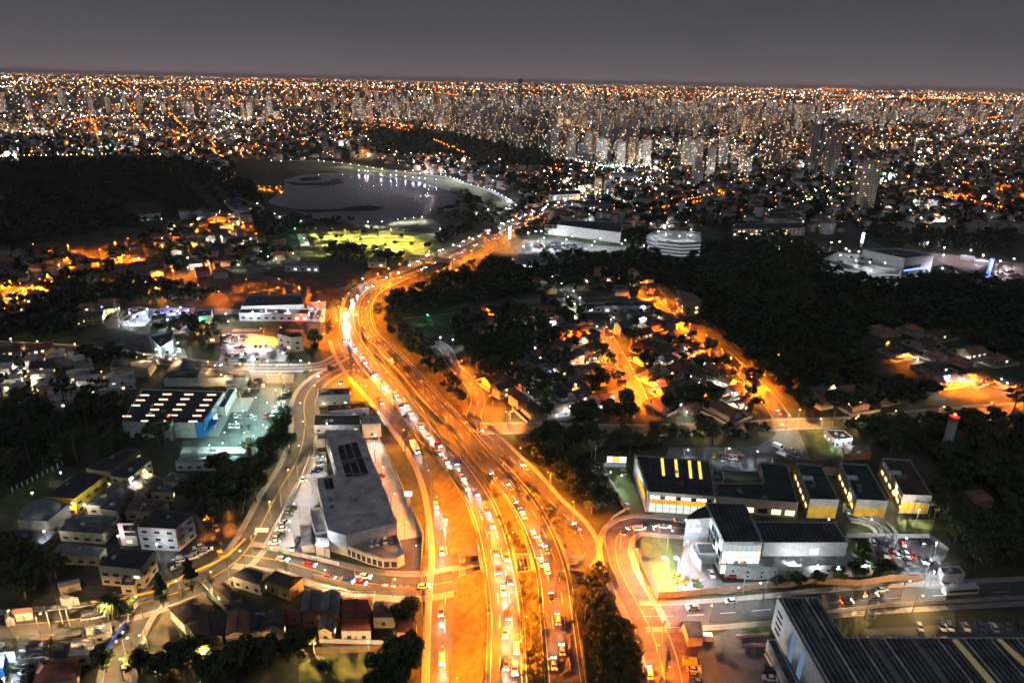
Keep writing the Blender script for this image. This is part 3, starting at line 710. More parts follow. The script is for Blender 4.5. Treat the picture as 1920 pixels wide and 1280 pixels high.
for q in ([zb(1112, 728), zb(1165, 728), zb(1165, 748), zb(1112, 748)], [zb(1258, 728), zb(1310, 728), zb(1310, 748), zb(1258, 748)]): roof_quad(wr, 'roof_hatch', q, 4.5, WALLS['white'], 0.9)
pitched('hall', 'dark gabled hall with a lit gable end behind the store', 'building', [(328, 678), (363, 678), (372, 694), (308, 707)], 5, 2.2, 'cream', 'dark')
bld('workshop', 'dark flat-roofed workshop with a warm lit end wall by the curving street', 'building', [(213, 675), (290, 674), (277, 691), (206, 690)], 5.5, 'cream', 'slate', 0.4, kit=2)
T = thing('water_tower', 'pale concrete water tower with a red light beside the dark store', 'tower', at(324, 822, 0))
mb = MB(); mb.tube((0, 0, 0), (0, 0, 11), 1.5, 1.5, 14); mb.tube((0, 0, 11), (0, 0, 11.5), 1.7, 1.7, 14); link('shaft', mb.mesh('shaft', [WALLS['concrete']]), T)
mb = MB(); mb.dome((0, 0, 12.1), 0.45, 0.45, 8, 3, full=True); link('warning_light', mb.mesh('warning_light', [glow('red_beacon', (1, 0.06, 0.03), 14)]), T)
T = thing('water_tower', 'tall white banded water tower with a red beacon among dark trees', 'tower', at(1769, 856, 0))
mb = MB(); mb.tube((0, 0, 0), (0, 0, 19), 2.0, 2.0, 16); link('shaft', mb.mesh('shaft', [WALLS['white']]), T)
mb = MB(); mb.tube((0, 0, 19), (0, 0, 21.0), 2.3, 2.3, 16)
link('cap', mb.mesh('cap', [WALLS['brick']]), T)
for k in range(5):
    mb = MB(); mb.tube((0, 0, 3 + 3.2 * k), (0, 0, 3.25 + 3.2 * k), 2.06, 2.06, 16); link('band', mb.mesh('band', [WALLS['grey']]), T)
mb = MB(); mb.dome((0, 0, 21.9), 0.7, 0.7, 8, 3, full=True); link('warning_light', mb.mesh('warning_light', [glow('red_beacon', (1, 0.06, 0.03), 14)]), T)
add_light((0, 0, 23.5), 'R', 900, T)

# ---------------------------------------------------------------- school buildings, lower left
def zd(u, v): return (u * 0.3436, 840 + v * 0.3436)
SCHOOL = [('long dark-roofed school block with orange-lit yellow end wall', [(84, 931), (139, 935), (199, 891), (151, 883)], 7.5, 'yellow', 'dark', 2), ('upper dark-roofed school block running toward the trees', [(161, 878), (206, 885), (263, 842), (237, 840)], 7.5, 'cream', 'dark', 2),
          ('two-storey school wing with a warm lit side', [(206, 892), (242, 897), (283, 862), (261, 855)], 6.5, 'cream', 'dark', 2), ('low school wing with a lit corridor of doors', [(237, 914), (271, 926), (304, 897), (275, 885)], 4.5, 'cream', 'dark', 1),
          ('plain dark-roofed school hall with a cool white floodlit front', [(161, 947), (187, 948), (249, 921), (206, 909)], 4.2, 'cream', 'slate', 1), ('small school block with an outside stair', [(186, 953), (220, 959), (242, 934), (210, 929)], 4.8, 'cream', 'dark', 1),
          ('square school hall with a pale dome on its flat roof', [(31, 974), (88, 977), (129, 945), (77, 940)], 7.0, 'beige', 'slate', 1), ('low classroom row with a band of small windows', [(110, 995), (192, 1001), (223, 969), (137, 964)], 4.4, 'cream', 'slate', 1),
          ('low dark shed at the edge of the school beside the domed hall', [(14, 1003), (81, 1020), (110, 996), (34, 991)], 3.2, 'beige', 'dark', 1), ('three-storey white and pink school building with ribbon windows', [(257, 988), (328, 992), (362, 965), (292, 953)], 9.5, 'white', 'dark', 3),
          ('beige two-storey building with a black flat roof by the street', [(184, 1060), (263, 1067), (290, 1033), (213, 1028)], 8.0, 'beige', 'dark', 2), ('long grey low roof between the classroom row and beige building', [(94, 1039), (182, 1044), (199, 1027), (120, 1017)], 4.0, 'cream', 'grey', 1),
          ('narrow brown-roofed school wing beside the white and pink building', [(225, 1005), (256, 1005), (271, 971), (254, 972)], 4.0, 'beige', 'brown', 1), ('broad low brown school roof above the small gardens', [(234, 958), (285, 960), (316, 940), (254, 929)], 4.0, 'beige', 'brown', 1),
          ('small oval-fronted school block with a lit wall', [(282, 922), (323, 924), (326, 912), (295, 909)], 4.0, 'cream', 'slate', 1), ('low cream building half hidden by tall trees', [(304, 900), (357, 909), (364, 893), (320, 885)], 4.2, 'cream', 'slate', 1),
          ('long pale shed roof, upper of two behind the tall trees', [(345, 838), (466, 838), (462, 850), (338, 850)], 4.0, 'palegreen', 'pale', 1), ('long pale shed roof, lower of two behind the tall trees', [(338, 855), (455, 855), (450, 867), (328, 867)], 4.0, 'grey', 'grey', 1),
          ('small grey porch building at the foot of the beige school block', [(226, 1096), (252, 1097), (258, 1078), (232, 1076)], 4.0, 'beige', 'slate', 1)]
for lab, rp, h, w, rf, st in SCHOOL:
    big = rf != 'pale'
    T, P, r = bld('school_building', lab, 'building', rp, h, w, rf, 0.15, (0, 2.6, 0.2, 0.1) if h > 4 else None, (st, 3.4, 1.9, 1.0, 1.2, 3.0) if big else None, lit=0.08, group='school buildings', kit=1)
    if 'dome' in lab:
        c = at(77, 957, 7); mb = MB(); mb.dome((c.x, c.y, 7.0), 6.5, 3.6, 20, 5); link('dome', mb.mesh('dome', [WALLS['grey']], T.location, True), r)
    if 'pink' in lab:
        for i in range(len(P)):
            a, b = P[i], P[(i + 1) % len(P)]
            if facing(a, b) > 0.03:
                panel(T, 'band', a, b, 9.0, 9.7, WALLS['pink'], 0.05, 0.1); panel(T, 'band', a, b, 5.9, 6.3, WALLS['pink'], 0.05, 0.1)
                if b[0] - a[0] < 8 or (b[1] - a[1]) > 8: panel(T, 'end_cladding', a, b, 0.1, 8.9, WALLS['pink'], 0.04, 0.08, 0.0, 0.3)
patch('schoolyard', [zd(*p) for p in [(870, 625), (860, 565), (1000, 545), (1062, 500), (1064, 380), (1250, 420), (1335, 490), (1100, 682), (925, 745)]], M_ASPH)
patch('schoolyard', [zd(*p) for p in [(560, 560), (860, 570), (870, 620), (840, 700), (790, 760), (700, 800), (400, 850), (100, 840), (200, 560)]], mat('yard_earth', (0.07, 0.065, 0.05), 0.95, 0.35, 0.25), avoid=False)
patch('lawn', [zd(*p) for p in [(0, 400), (95, 330), (250, 230), (330, 130), (300, 110), (120, 210), (0, 280)]], M_GRASS, avoid=False)
wall_line('kerb_wall', 'long yellow painted wall between the schoolyard and the curving street', [zd(*p) for p in [(500, 845), (670, 825), (850, 785), (1000, 705), (1150, 640), (1250, 585), (1338, 500)]], 0.9, M_YPAINT)
T = thing('white_post_fence', 'row of white lit posts up the dark grass bank', 'fence', at(*zd(70, 240), 0))
for k in range(11):
    p = at(*zd(70 + 27.5 * k, 240 - 14.5 * k), 0); mb = MB(); mb.box(0, 0, 1.1, 0.35, 0.35, 2.2)
    link('post', mb.mesh('post', [M_WHITE]), T, (p.x - T.location.x, p.y - T.location.y, 0))

# ---------------------------------------------------------------- houses along the lower edge
def ze(u, v): return (280 + u * 0.2708, 1040 + v * 0.2708)
E = [('flat brown-roofed house with pale green walls beside two cypresses', [(135, 365), (370, 272), (446, 395), (242, 475)], 4.5, 0.8, 'palegreen', 'brown', 0.6), ('dark hipped house behind the pale green garden wall', [(445, 228), (515, 188), (640, 290), (560, 312)], 4.5, 1.6, 'cream', 'brown', 0.5),
     ('dark house with a grey lean-to at the street bend', [(575, 145), (705, 85), (850, 130), (765, 205)], 4.5, 1.6, 'white', 'dark', 0.3), ('hipped dark-roofed shop with yellow-lit side facing the queue of cars', [(805, 170), (895, 95), (1060, 155), (968, 235)], 5.0, 1.8, 'ochre', 'brown', 0.5),
     ('low dark roof with four bright slits behind the garden', [(500, 325), (700, 348), (800, 392), (545, 392)], 3.6, 1.0, 'grey', 'dark', 0.0), ('wide dark gabled house in front of the green-walled house', [(272, 490), (532, 402), (502, 560), (342, 592)], 4.2, 1.6, 'cream', 'brown', 0.0),
     ('gabled house whose tiled roof glows orange', [(545, 402), (702, 402), (690, 545), (528, 562)], 4.2, 1.8, 'beige', 'clay', 0.0), ('narrow steep dark gabled house among the lower houses', [(828, 388), (938, 402), (922, 505), (768, 532)], 5.0, 2.2, 'cream', 'dark', 0.0),
     ('grey twin-pitched house above a small lit window', [(1060, 262), (1196, 262), (1182, 392), (1055, 392)], 6.0, 1.4, 'brick', 'grey', 0.0), ('grey gabled house with a bright yellow window', [(1200, 266), (1322, 266), (1312, 400), (1188, 392)], 6.0, 1.4, 'brick', 'grey', 0.0),
     ('small grey gabled house below the bright yellow window', [(1192, 432), (1300, 432), (1262, 532), (1170, 522)], 4.0, 1.2, 'cream', 'grey', 0.0), ('wide reddish-roofed house below the street of waiting cars', [(1332, 292), (1542, 292), (1532, 390), (1320, 390)], 4.5, 1.5, 'cream', 'red', 0.3),
     ('dark red-roofed house behind the white garden fence', [(1350, 402), (1512, 402), (1532, 522), (1330, 522)], 4.2, 1.5, 'white', 'red', 0.2), ('pale-roofed lean-to shed beside the street wall', [(1408, 255), (1562, 255), (1550, 290), (1398, 287)], 3.2, 0.5, 'white', 'pale', 0.0),
     ('orange-lit hipped corner house beside the service road', [(1722, 452), (1850, 452), (1842, 535), (1715, 532)], 5.0, 1.8, 'cream', 'brown', 0.5), ('low pale flat shed below the street of waiting cars', [(1200, 208), (1362, 238), (1345, 282), (1205, 258)], 3.2, 0.4, 'grey', 'taupe', 0.0),
     ('small brick gabled outbuilding between dark roofs', [(935, 370), (1050, 362), (1046, 405), (940, 430)], 3.4, 1.2, 'brick', 'red', 0.0), ('dark shed roof beside the burnt-orange tiled house', [(700, 440), (800, 430), (770, 520), (690, 540)], 3.6, 1.0, 'beige', 'dark', 0.0),
     ('dark-roofed house beneath the trees beside the service road', [(1560, 330), (1690, 330), (1690, 430), (1550, 430)], 4.2, 1.6, 'beige', 'brown', 0.5)]
for lab, rp, h, rise, w, rf, hip in E:
    pitched('house', lab, 'house', [ze(*p) for p in rp], h, rise, w, rf, hip, (1, 3.2, 1.2, 1.1, 1.1, 3), lit=0.12, group='houses along the lower edge')
wall_line('garden_wall', 'pale green garden wall beside the flat brown-roofed house', [ze(375, 235), ze(455, 330), ze(535, 395)], 2.4, WALLS['palegreen'])
wall_line('garden_wall', 'white garden fence along the earth track', [ze(1180, 605), ze(1400, 612), ze(1710, 622)], 1.5, WALLS['white'], seg=4)
wall_line('garden_wall', 'broken pale wall along the earth track below the gabled houses', [ze(340, 640), ze(440, 655), ze(560, 650)], 1.6, WALLS['beige'], seg=5)
wall_line('street_wall', 'dark retaining wall below the street of waiting cars', [ze(1140, 165), ze(1400, 232), ze(1600, 252), ze(1850, 252)], 2.0, WALLS['brown'])
def zf_(u, v): return (u * 0.15625, 1080 + v * 0.15625)
FB = [('long dark roof with a pale blue edge below the lower street', [(222, 692), (442, 664), (522, 958), (182, 1008)], 4.5, 'white', 'slate'), ('narrow brown roof between two dark roofs at lower left', [(450, 702), (622, 688), (582, 976), (528, 956)], 4.5, 'cream', 'brown'),
      ('black flat roof beside the pale awning at lower left', [(640, 662), (1010, 604), (990, 730), (858, 742), (818, 978), (592, 990)], 4.3, 'grey', 'dark'), ('grey-brown sheet roof above the earth track at lower left', [(862, 744), (1132, 742), (1112, 922), (828, 962)], 3.8, 'grey', 'taupe'),
      ('pale sheet roof with a white edge beside the palm', [(1045, 607), (1332, 572), (1332, 682), (1036, 716)], 3.5, 'white', 'pale'), ('grey flat roof at the picture\'s lower left edge', [(172, 1062), (332, 1022), (322, 1290), (130, 1290)], 4.6, 'cream', 'slate'),
      ('blue-white floodlit yard roof in the lower left corner', [(-120, 960), (60, 930), (30, 1090), (-120, 1110)], 4.0, 'blue', 'pale'), ('dark teal roof above the floodlit yard in the lower left corner', [(-100, 735), (180, 715), (165, 900), (-100, 930)], 4.0, 'white', 'green')]
for lab, rp, h, w, rf in FB: bld('workshop', lab, 'building', [zf_(*p) for p in rp], h, w, rf, 0.04, (0, 2.0, 0.2, 0.1), (1, 4, 1.4, 1, 1.2, 3), lit=0.1, kit=1)
pitched('house', 'dark red hipped roof at the bottom edge near the palm', 'house', [zf_(478, 1020), zf_(940, 962), zf_(912, 1200), zf_(402, 1278)], 4.0, 1.8, 'cream', 'red', 0.6)
T = wall_line('advert_hoarding', 'long blue hoarding with white marks along the side street', [zf_(1305, 905), zf_(1400, 770), zf_(1520, 620)], 2.6, mat('hoarding_blue', (0.03, 0.08, 0.42), 0.5, 0.1, 0.5))
for p in (zf_(1405, 770), zf_(1478, 660)):
    c = at(*p, 1.4) - T.location; mb = MB(); mb.dome((c.x - 0.1, c.y - 0.25, 1.4), 0.5, 0.5, 8, 2, full=True); link('emblem', mb.mesh('emblem', [M_WHITE]), T)
for lab, rp, rf, w in (('red-roofed roadside kiosk at lower left', [(150, 395), (385, 372), (380, 430), (170, 455)], 'red', 'white'), ('grey roadside kiosk beside the red-roofed kiosk', [(50, 460), (150, 440), (165, 500), (60, 520)], 'slate', 'grey'),
                       ('twin-gabled little gatehouse above the lower street', [(715, 262), (830, 212), (935, 250), (800, 275)], 'grey', 'white'), ('dark roofed carport behind the roadside trees', [(700, 70), (945, 25), (960, 80), (705, 140)], 'grey', 'beige')):
    pitched('kiosk', lab, 'building', [zf_(*p) for p in rp], 3.0, 0.8, w, rf, 0.0)
# ---------------------------------------------------------------- dealership with yellow roof lights, right of the highway
def zg(u, v): return (1100 + u * 0.2968, 760 + v * 0.2968)
def zh(u, v): return (1480 + u * 0.2968, 760 + v * 0.2968)
def zi(u, v): return (1140 + u * 0.40625, 1000 + v * 0.40625)
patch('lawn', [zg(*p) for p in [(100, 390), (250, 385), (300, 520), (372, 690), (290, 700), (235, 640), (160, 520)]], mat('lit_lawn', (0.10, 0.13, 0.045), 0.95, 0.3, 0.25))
patch('parking_lot', [zg(*p) for p in [(520, 262), (1000, 265), (1090, 250), (1190, 190), (1200, 130), (1330, 140), (1440, 400), (1170, 400), (1080, 420), (780, 400), (770, 350), (500, 330)]], mat('lot_asphalt', (0.12, 0.125, 0.13), 0.8, 0.2, 0.25))
patch('forecourt', [zg(*p) for p in [(240, 700), (640, 720), (640, 770), (600, 960), (560, 1100), (600, 1180), (870, 1190), (1100, 1150), (1420, 1120), (1415, 1100), (860, 1120), (790, 1000), (880, 760), (640, 640), (385, 690)]], mat('court_paving', (0.20, 0.21, 0.215), 0.8, 0.2, 0.4))
patch('parking_lot', [zh(*p) for p in [(420, 860), (880, 850), (1000, 930), (950, 1010), (870, 1080), (660, 1070), (660, 1010), (530, 990)]], mat('bay_asphalt', (0.13, 0.12, 0.12), 0.8, 0.2, 0.3))
patch('forecourt', [zh(*p) for p in [(650, 1030), (870, 1010), (960, 1110), (1000, 1160), (830, 1150), (660, 1110)]], mat('gate_paving', (0.16, 0.16, 0.16), 0.8, 0.2, 0.3))
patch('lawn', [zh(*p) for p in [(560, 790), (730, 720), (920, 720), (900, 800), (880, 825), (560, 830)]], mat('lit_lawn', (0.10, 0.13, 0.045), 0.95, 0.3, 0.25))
patch('lawn', [zh(*p) for p in [(370, 850), (440, 855), (530, 985), (370, 990)]], M_GRASS)
patch('lawn', [zh(*p) for p in [(100, 155), (220, 150), (330, 330), (300, 350), (190, 300)]], M_GRASS)
patch('lawn', [zg(*p) for p in [(390, 800), (520, 830), (560, 1010), (560, 1100), (570, 1210), (460, 1190), (380, 950), (330, 860)]], M_GRASS)
M_AMB = glow('amber_skylight', (1.0, 0.62, 0.10), 1.5)
T, P, r = bld('dealership', 'black-roofed car dealership with four amber roof strips and a yellow front band', 'dealership', [zg(312, 318), zg(772, 350), zg(812, 580), zg(392, 550)], 9.0, 'beige', 'dark', 0.5, (1, 2.6, 0.25, 0.12), None, kit=2)
for (u0, v0, u1, v1) in ((470, 330, 480, 440), (556, 338, 566, 448), (642, 345, 653, 456), (703, 350, 716, 460)):
    for k in range(7):
        t0, t1 = (k + 0.08) / 7, (k + 0.92) / 7; a, b = lerp2((u0, v0), (u1, v1), t0), lerp2((u0, v0), (u1, v1), t1)
        roof_quad(r, 'skylight', [zg(a[0] - 2, a[1]), zg(a[0] + 15, a[1] + 1), zg(b[0] + 15, b[1] + 1), zg(b[0] - 2, b[1])], 9.0, M_AMB, 0.3)
M_YBAND = glow('yellow_lit_band', (1.0, 0.46, 0.03), 1.1)
for i in range(4):
    a, b = P[i], P[(i + 1) % 4]; L = math.hypot(b[0] - a[0], b[1] - a[1]); ny = -(b[0] - a[0]) / L
    if ny < -0.8:
        panel(T, 'fascia', a, b, 8.2, 9.6, WALLS['beige'], 0.10, 0.2); panel(T, 'sign_band', a, b, 4.6, 6.3, M_YBAND, 0.25, 0.3, 0.03, 0.97)
        for k in range(12):
            panel(T, 'window', a, b, 6.6, 7.9, M_LITC if k % 3 != 2 else M_GLASS, 0.04, 0.1, 0.03 + k * 0.078, 0.03 + k * 0.078 + 0.066)
        for k in range(9):
            for zz in (0.5, 2.5): panel(T, 'glazing', a, b, zz, zz + 1.8, glow('showroom_glass', (0.92, 1.0, 0.90), 0.9), 0.04, 0.1, 0.03 + k * 0.105, 0.03 + k * 0.105 + 0.092)
        ang = math.atan2(b[1] - a[1], b[0] - a[0])
        cu = bpy.data.curves.new('lettering', 'FONT'); cu.body = 'EURO AKIO'; cu.size = 2.0; cu.extrude = 0.03; cu.align_x = 'LEFT'; cu.materials.append(WALLS['brown'])
        tmp = bpy.data.objects.new('tmp', cu); COL.objects.link(tmp); bpy.context.view_layer.update(); tme = bpy.data.meshes.new_from_object(tmp.evaluated_get(bpy.context.evaluated_depsgraph_get())); bpy.data.objects.remove(tmp)
        to = link('sign_lettering', tme, T); q = Vector(a) + (Vector(b) - Vector(a)) * 0.06
        nx_, ny_ = (b[1] - a[1]) / L, -(b[0] - a[0]) / L
        to.location = (q.x + nx_ * 0.45 - T.location.x, q.y + ny_ * 0.45 - T.location.y, 4.75); to.rotation_euler = (math.pi / 2, 0, ang)
    elif (b[1] - a[1]) / L < -0.4:
        panel(T, 'side_fin', a, b, 0.0, 9.7, WALLS['white'], 0.4, 0.4, 0.0, 1.0); panel(T, 'lit_strip', a, b, 3.0, 6.5, M_YBAND, 0.66, 0.1, 0.35, 0.9)
T = thing('billboard', 'white and yellow lit board on a low wall beside the dealership lawn', 'billboard', at(*zg(180, 390), 0))
aL, bL = at(*zg(108, 388), 0), at(*zg(245, 392), 0); d = (bL - aL)
mb = MB(); mb.beam(aL + Vector((0, 0, 2.2)), bL + Vector((0, 0, 2.2)), 0.3, 2.2); link('wall', mb.mesh('wall', [WALLS['grey']], T.location), T)
for nm, t0, t1, mt_ in (('board_panel', 0.12, 0.36, glow('board_white', (1.0, 0.92, 0.85), 1.3)), ('board_panel', 0.36, 0.68, glow('board_yellow', (1.0, 0.68, 0.12), 1.1)), ('board_panel', 0.68, 1.0, glow('board_white', (1.0, 0.92, 0.85), 1.3))):
    mb = MB(); mb.beam(aL + d * t0 + Vector((0, -0.3, 5.6)), aL + d * t1 + Vector((0, -0.3, 5.6)), 0.3, 2.9); link(nm, mb.mesh(nm, [mt_], T.location), T)
mb = MB(); mb.beam(aL + d * 0.3 + Vector((0, -0.3, 2.65)), aL + d * 0.72 + Vector((0, -0.3, 2.65)), 0.3, 0.4); link('board_panel', mb.mesh('board_panel', [glow('board_blue', (0.08, 0.12, 0.6), 0.9)], T.location), T)
bld('workshop', 'broad dark green-roofed workshop joined to the amber-lit dealership', 'building', [zg(815, 498), zg(1120, 492), zg(1090, 362), zg(1265, 378), zg(1338, 622), zg(822, 582)], 6.5, 'beige', 'green', 0.6, (3, 3.0, 0.2, 0.1), (1, 5, 3.6, 2.2, 1.0, 3), lit=0.4, lit_m=M_LITW, kit=3)
bld('workshop', 'small flat courtyard roof between dealership and car park', 'building', [zg(790, 402), zg(862, 420), zg(870, 482), zg(806, 490)], 5.2, 'grey', 'green', 0.4, kit=1)
for lab, rp, rf, sk in (('dark-roofed yellow workshop bay, first beyond the broad workshop', [zh(40, 368), zh(202, 384), zh(312, 604), zh(130, 600)], 'green', (75, 440)), ('dark-roofed yellow workshop bay, second beyond the broad workshop', [zh(318, 368), zh(492, 380), zh(622, 612), zh(424, 602)], 'green', (355, 438)),
                        ('brown-roofed yellow workshop bay with steel walkway, last of the row', [zh(585, 338), zh(762, 350), zh(902, 578), zh(718, 572)], 'brown', (632, 408))):
    T, P, r = bld('workshop_bay', lab, 'building', rp, 8.0, 'grey', rf, 0.7, None, None, group='yellow workshop bays', kit=2)
    roof_quad(r, 'skylight', [zh(sk[0], sk[1]), zh(sk[0] + 72, sk[1] + 4), zh(sk[0] + 80, sk[1] + 28), zh(sk[0] + 8, sk[1] + 24)], 8.0, mat('pale_skylight', (0.55, 0.60, 0.55), 0.5, 0.1), 0.4)
    for i in range(4):
        a, b = P[i], P[(i + 1) % 4]; L = math.hypot(b[0] - a[0], b[1] - a[1])
        if -(b[0] - a[0]) / L < -0.7:
            for k in range(4): panel(T, 'yellow_cladding', a, b, 0.4, 5.2, WALLS['yellow'], 0.05, 0.12, 0.02 + k * 0.245, 0.02 + k * 0.245 + 0.225)
        elif (b[1] - a[1]) / L < -0.4:
            panel(T, 'yellow_cladding', a, b, 0.4, 6.6, WALLS['yellow'], 0.05, 0.12)
            for k in range(5): panel(T, 'window', a, b, 3.0, 4.4, M_LITW, 0.12, 0.1, 0.1 + k * 0.18, 0.2 + k * 0.18)
T = thing('steel_walkway', 'grey steel walkway with railings leading from the brown-roofed bay', 'walkway', at(*zh(900, 690), 0))
A, B = at(*zh(785, 592), 6.0), at(*zh(1100, 645), 6.0)
mb = MB(); mb.beam(A, B, 3.0, 0.35); link('deck', mb.mesh('deck', [M_STEEL], T.location), T)
nrm = Vector((-(B - A).y, (B - A).x, 0)).normalized()
for s in (-1.5, 1.5):
    mb = MB()
    for zz in (0.6, 1.1): mb.beam(A + nrm * s + Vector((0, 0, zz)), B + nrm * s + Vector((0, 0, zz)), 0.08, 0.08)
    link('railing', mb.mesh('railing', [M_STEEL], T.location), T)
for k in range(10):
    p = A.lerp(B, k / 9); mb = MB()
    mb.tube((p.x, p.y - 1.4, 0), (p.x, p.y - 1.4, 7.1), 0.12, 0.12, 6); link('post', mb.mesh('post', [M_STEEL], T.location), T)
pitched('pavilion', 'small pinkish-roofed pavilion at the walkway end under dark trees', 'building', [zh(1100, 548), zh(1215, 535), zh(1292, 598), zh(1172, 618)], 4.5, 1.0, 'brown', 'clay', 0.2)
bld('lodge', 'small white lodge with bright corner lamps beside the upper car park', 'building', [zh(222, 152), zh(345, 158), zh(402, 205), zh(292, 222)], 4.0, 'white', 'slate', 0.3, None, (1, 3, 1, 1, 1.2, 3))
bld('lodge', 'long brown-roofed shed behind the workshop bays', 'building', [zg(1165, 330), zg(1590, 348), zg(1640, 400), zg(1180, 358)], 4.0, 'brown', 'brown', 0.2, kit=0)
bld('lodge', 'brown lean-to below the white lodge', 'building', [zh(335, 250), zh(480, 252), zh(520, 300), zh(345, 310)], 3.2, 'brick', 'brown', 0.2, kit=0)

# white office and warehouse with a ribbed black roof
T, P, r = bld('office_block', 'tall white office block with a ribbed black roof and glowing glass front', 'office', [(1323, 943), (1397, 944), (1430, 1017), (1357, 1017)], 13.0, 'white', 'dark', 0.3, (1, 1.5, 0.5, 0.35), None, kit=0)
for i in range(4):
    a, b = P[i], P[(i + 1) % 4]; L = math.hypot(b[0] - a[0], b[1] - a[1])
    if -(b[0] - a[0]) / L < -0.7:
        for rr in range(3):
            for k in range(8): panel(T, 'glazing', a, b, 4.6 + rr * 2.6, 6.7 + rr * 2.6, (M_LITC if (k + rr) % 4 else M_LITW) if rr < 2 else glow('dim_glass', (0.8, 0.95, 1.0), 0.6), 0.04, 0.1, 0.02 + k * 0.122, 0.02 + k * 0.122 + 0.105)
        panel(T, 'garage_glow_panel', a, b, 0.1, 3.4, glow('garage_interior_glow', (0.9, 0.97, 1.0), 1.6), 0.05, 0.1, 0.03, 0.85)  # flat glowing panel in place of a lamplit garage interior
    elif (b[1] - a[1]) / L < -0.4:
        for k in range(7):
            for rr in range(3): panel(T, 'glazing', a, b, 2 + rr * 3.4, 4.6 + rr * 3.4, M_GLASS if (k * 3 + rr) % 4 else M_LITC, 0.04, 0.1, 0.05 + k * 0.13, 0.15 + k * 0.13)
T, P, r = bld('warehouse', 'long white-walled warehouse with a ribbed black roof beside the office block', 'warehouse', [(1413, 978), (1566, 980), (1590, 1018), (1432, 1018)], 10.0, 'white', 'dark', 0.3, (1, 1.5, 0.5, 0.35), None, kit=0)
for i in range(4):
    a, b = P[i], P[(i + 1) % 4]; L = math.hypot(b[0] - a[0], b[1] - a[1])
    if -(b[0] - a[0]) / L < -0.7:
        for k in range(26): panel(T, 'cladding_joint', a, b, 0.1, 9.9, WALLS['grey'], 0.012, 0.04, k / 26 - 0.001, k / 26 + 0.001) if k else None
        panel(T, 'loading_door', a, b, 5.2, 7.6, glow('door_light', (0.9, 1.0, 1.0), 1.3), 0.05, 0.1, 0.56, 0.67)
        for zz in (3.3, 4.0): panel(T, 'ledge', a, b, zz, zz + 0.15, WALLS['white'], 0.2, 0.4)
T, P, r = bld('podium', 'grey podium with small square windows and a pale roof terrace below the warehouse', 'building', [(1362, 1040), (1418, 1037), (1595, 1037), (1640, 1060), (1418, 1066), (1362, 1062)], 4.6, 'concrete', 'pale', 0.6, None, (2, 4.2, 0.7, 0.7, 0.9, 1.7), lit=0.05, kit=4)
mb = MB()                                   # curved grey facade that carries the sign
T = thing('curved_facade', 'curved grey facade wall with a white lit emblem on the office front', 'building', at(1300, 1020, 0))
arc = [at(x, y, 12.0) for x, y in ((1287, 973), (1291, 966), (1300, 959), (1312, 952), (1326, 947))]
arc = [Vector((p.x, p.y, 0)) for p in arc]; ctr = at(1340, 968, 12.0)
fl = [at(1287, 973, 12.0), at(1337, 970, 12.0)]
polyF = [(arc[0].x, arc[0].y), (fl[1].x, fl[1].y)] + [(p.x, p.y) for p in reversed(arc[1:])]
if area2(polyF) < 0: polyF = polyF[::-1]
mb.prism(polyF, 0, 12.0, 0, 1); link('wall', mb.mesh('wall', [WALLS['grey'], ROOFS['dark']], T.location), T)
for p in polyF: AVOID.append((p[0], p[1], 5))
M_EMB = glow('emblem_glow', (0.75, 0.82, 1.0), 5.0)
e0, e1 = Vector(polyF[0]), Vector(polyF[1])
e0 = Vector((fl[0].x, fl[0].y)); e1 = Vector((fl[1].x, fl[1].y)); dF = (e1 - e0); nF = Vector((dF.y, -dF.x)).normalized()
def onF(u, z): q = e0 + dF * u + nF * 0.25; return Vector((q.x, q.y, z))
mb = MB(); pts = [(0.30, 9.0), (0.31, 10.4), (0.36, 11.0), (0.42, 10.9), (0.50, 9.9)]
for (u0, q0), (u1, q1) in zip(pts[:-1], pts[1:]): mb.tube(onF(u0, q0), onF(u1, q1), 0.28, 0.28, 6)
link('emblem', mb.mesh('emblem', [M_EMB], T.location), T)
for u0, u1, z in ((0.18, 0.60, 7.6), (0.20, 0.58, 6.8)):
    for k in range(7):
        a = u0 + (u1 - u0) * k / 7; mb = MB(); q0, q1 = onF(a, z), onF(a + (u1 - u0) / 7 * 0.7, z)
        mb.beam(q0 + Vector((0, 0, 0.3)), q1 + Vector((0, 0, 0.3)), 0.2, 0.55); link('emblem_letter', mb.mesh('emblem_letter', [M_EMB], T.location), T)
T = thing('curved_screen', 'freestanding curved grey screen wall in front of the office entrance', 'wall', at(1310, 1055, 0))
mb = MB(); pts = [at(*zg(*p), 0) for p in ((655, 950), (665, 985), (690, 1020), (720, 1050))]
for a, b in zip(pts[:-1], pts[1:]): mb.beam(a + Vector((0, 0, 5)), b + Vector((0, 0, 5)), 0.4, 5)
link('wall_panel', mb.mesh('wall_panel', [WALLS['grey']], T.location), T)
bld('entrance_block', 'low dark-roofed entrance block beside the curved facade', 'building', [zg(690, 870), zg(815, 868), zg(840, 935), zg(712, 938)], 4.5, 'grey', 'slate', 0.3, kit=0)
T = thing('amphitheatre', 'grey concentric curved steps below the workshop bays', 'steps', at(*zh(430, 780), 0))
cc = at(*zh(420, 790), 0)
for k in range(4):
    mb = MB(); R0 = 7 + 2.3 * k; pr = None
    for t in np.linspace(-0.9, 1.5, 18):
        p = Vector((cc.x + R0 * math.cos(t) , cc.y + 0.85 * R0 * math.sin(t), 0.6 + 0.35 * k))
        if pr is not None: mb.beam(pr, p, 1.6, 0.6 + 0.35 * k)
        pr = p
    link('step', mb.mesh('step', [WALLS['concrete']], T.location), T)
AVOID += [(cc.x + dx, cc.y + dy, 10) for dx in (-12, 0, 12, 22) for dy in (-14, 0, 14)]
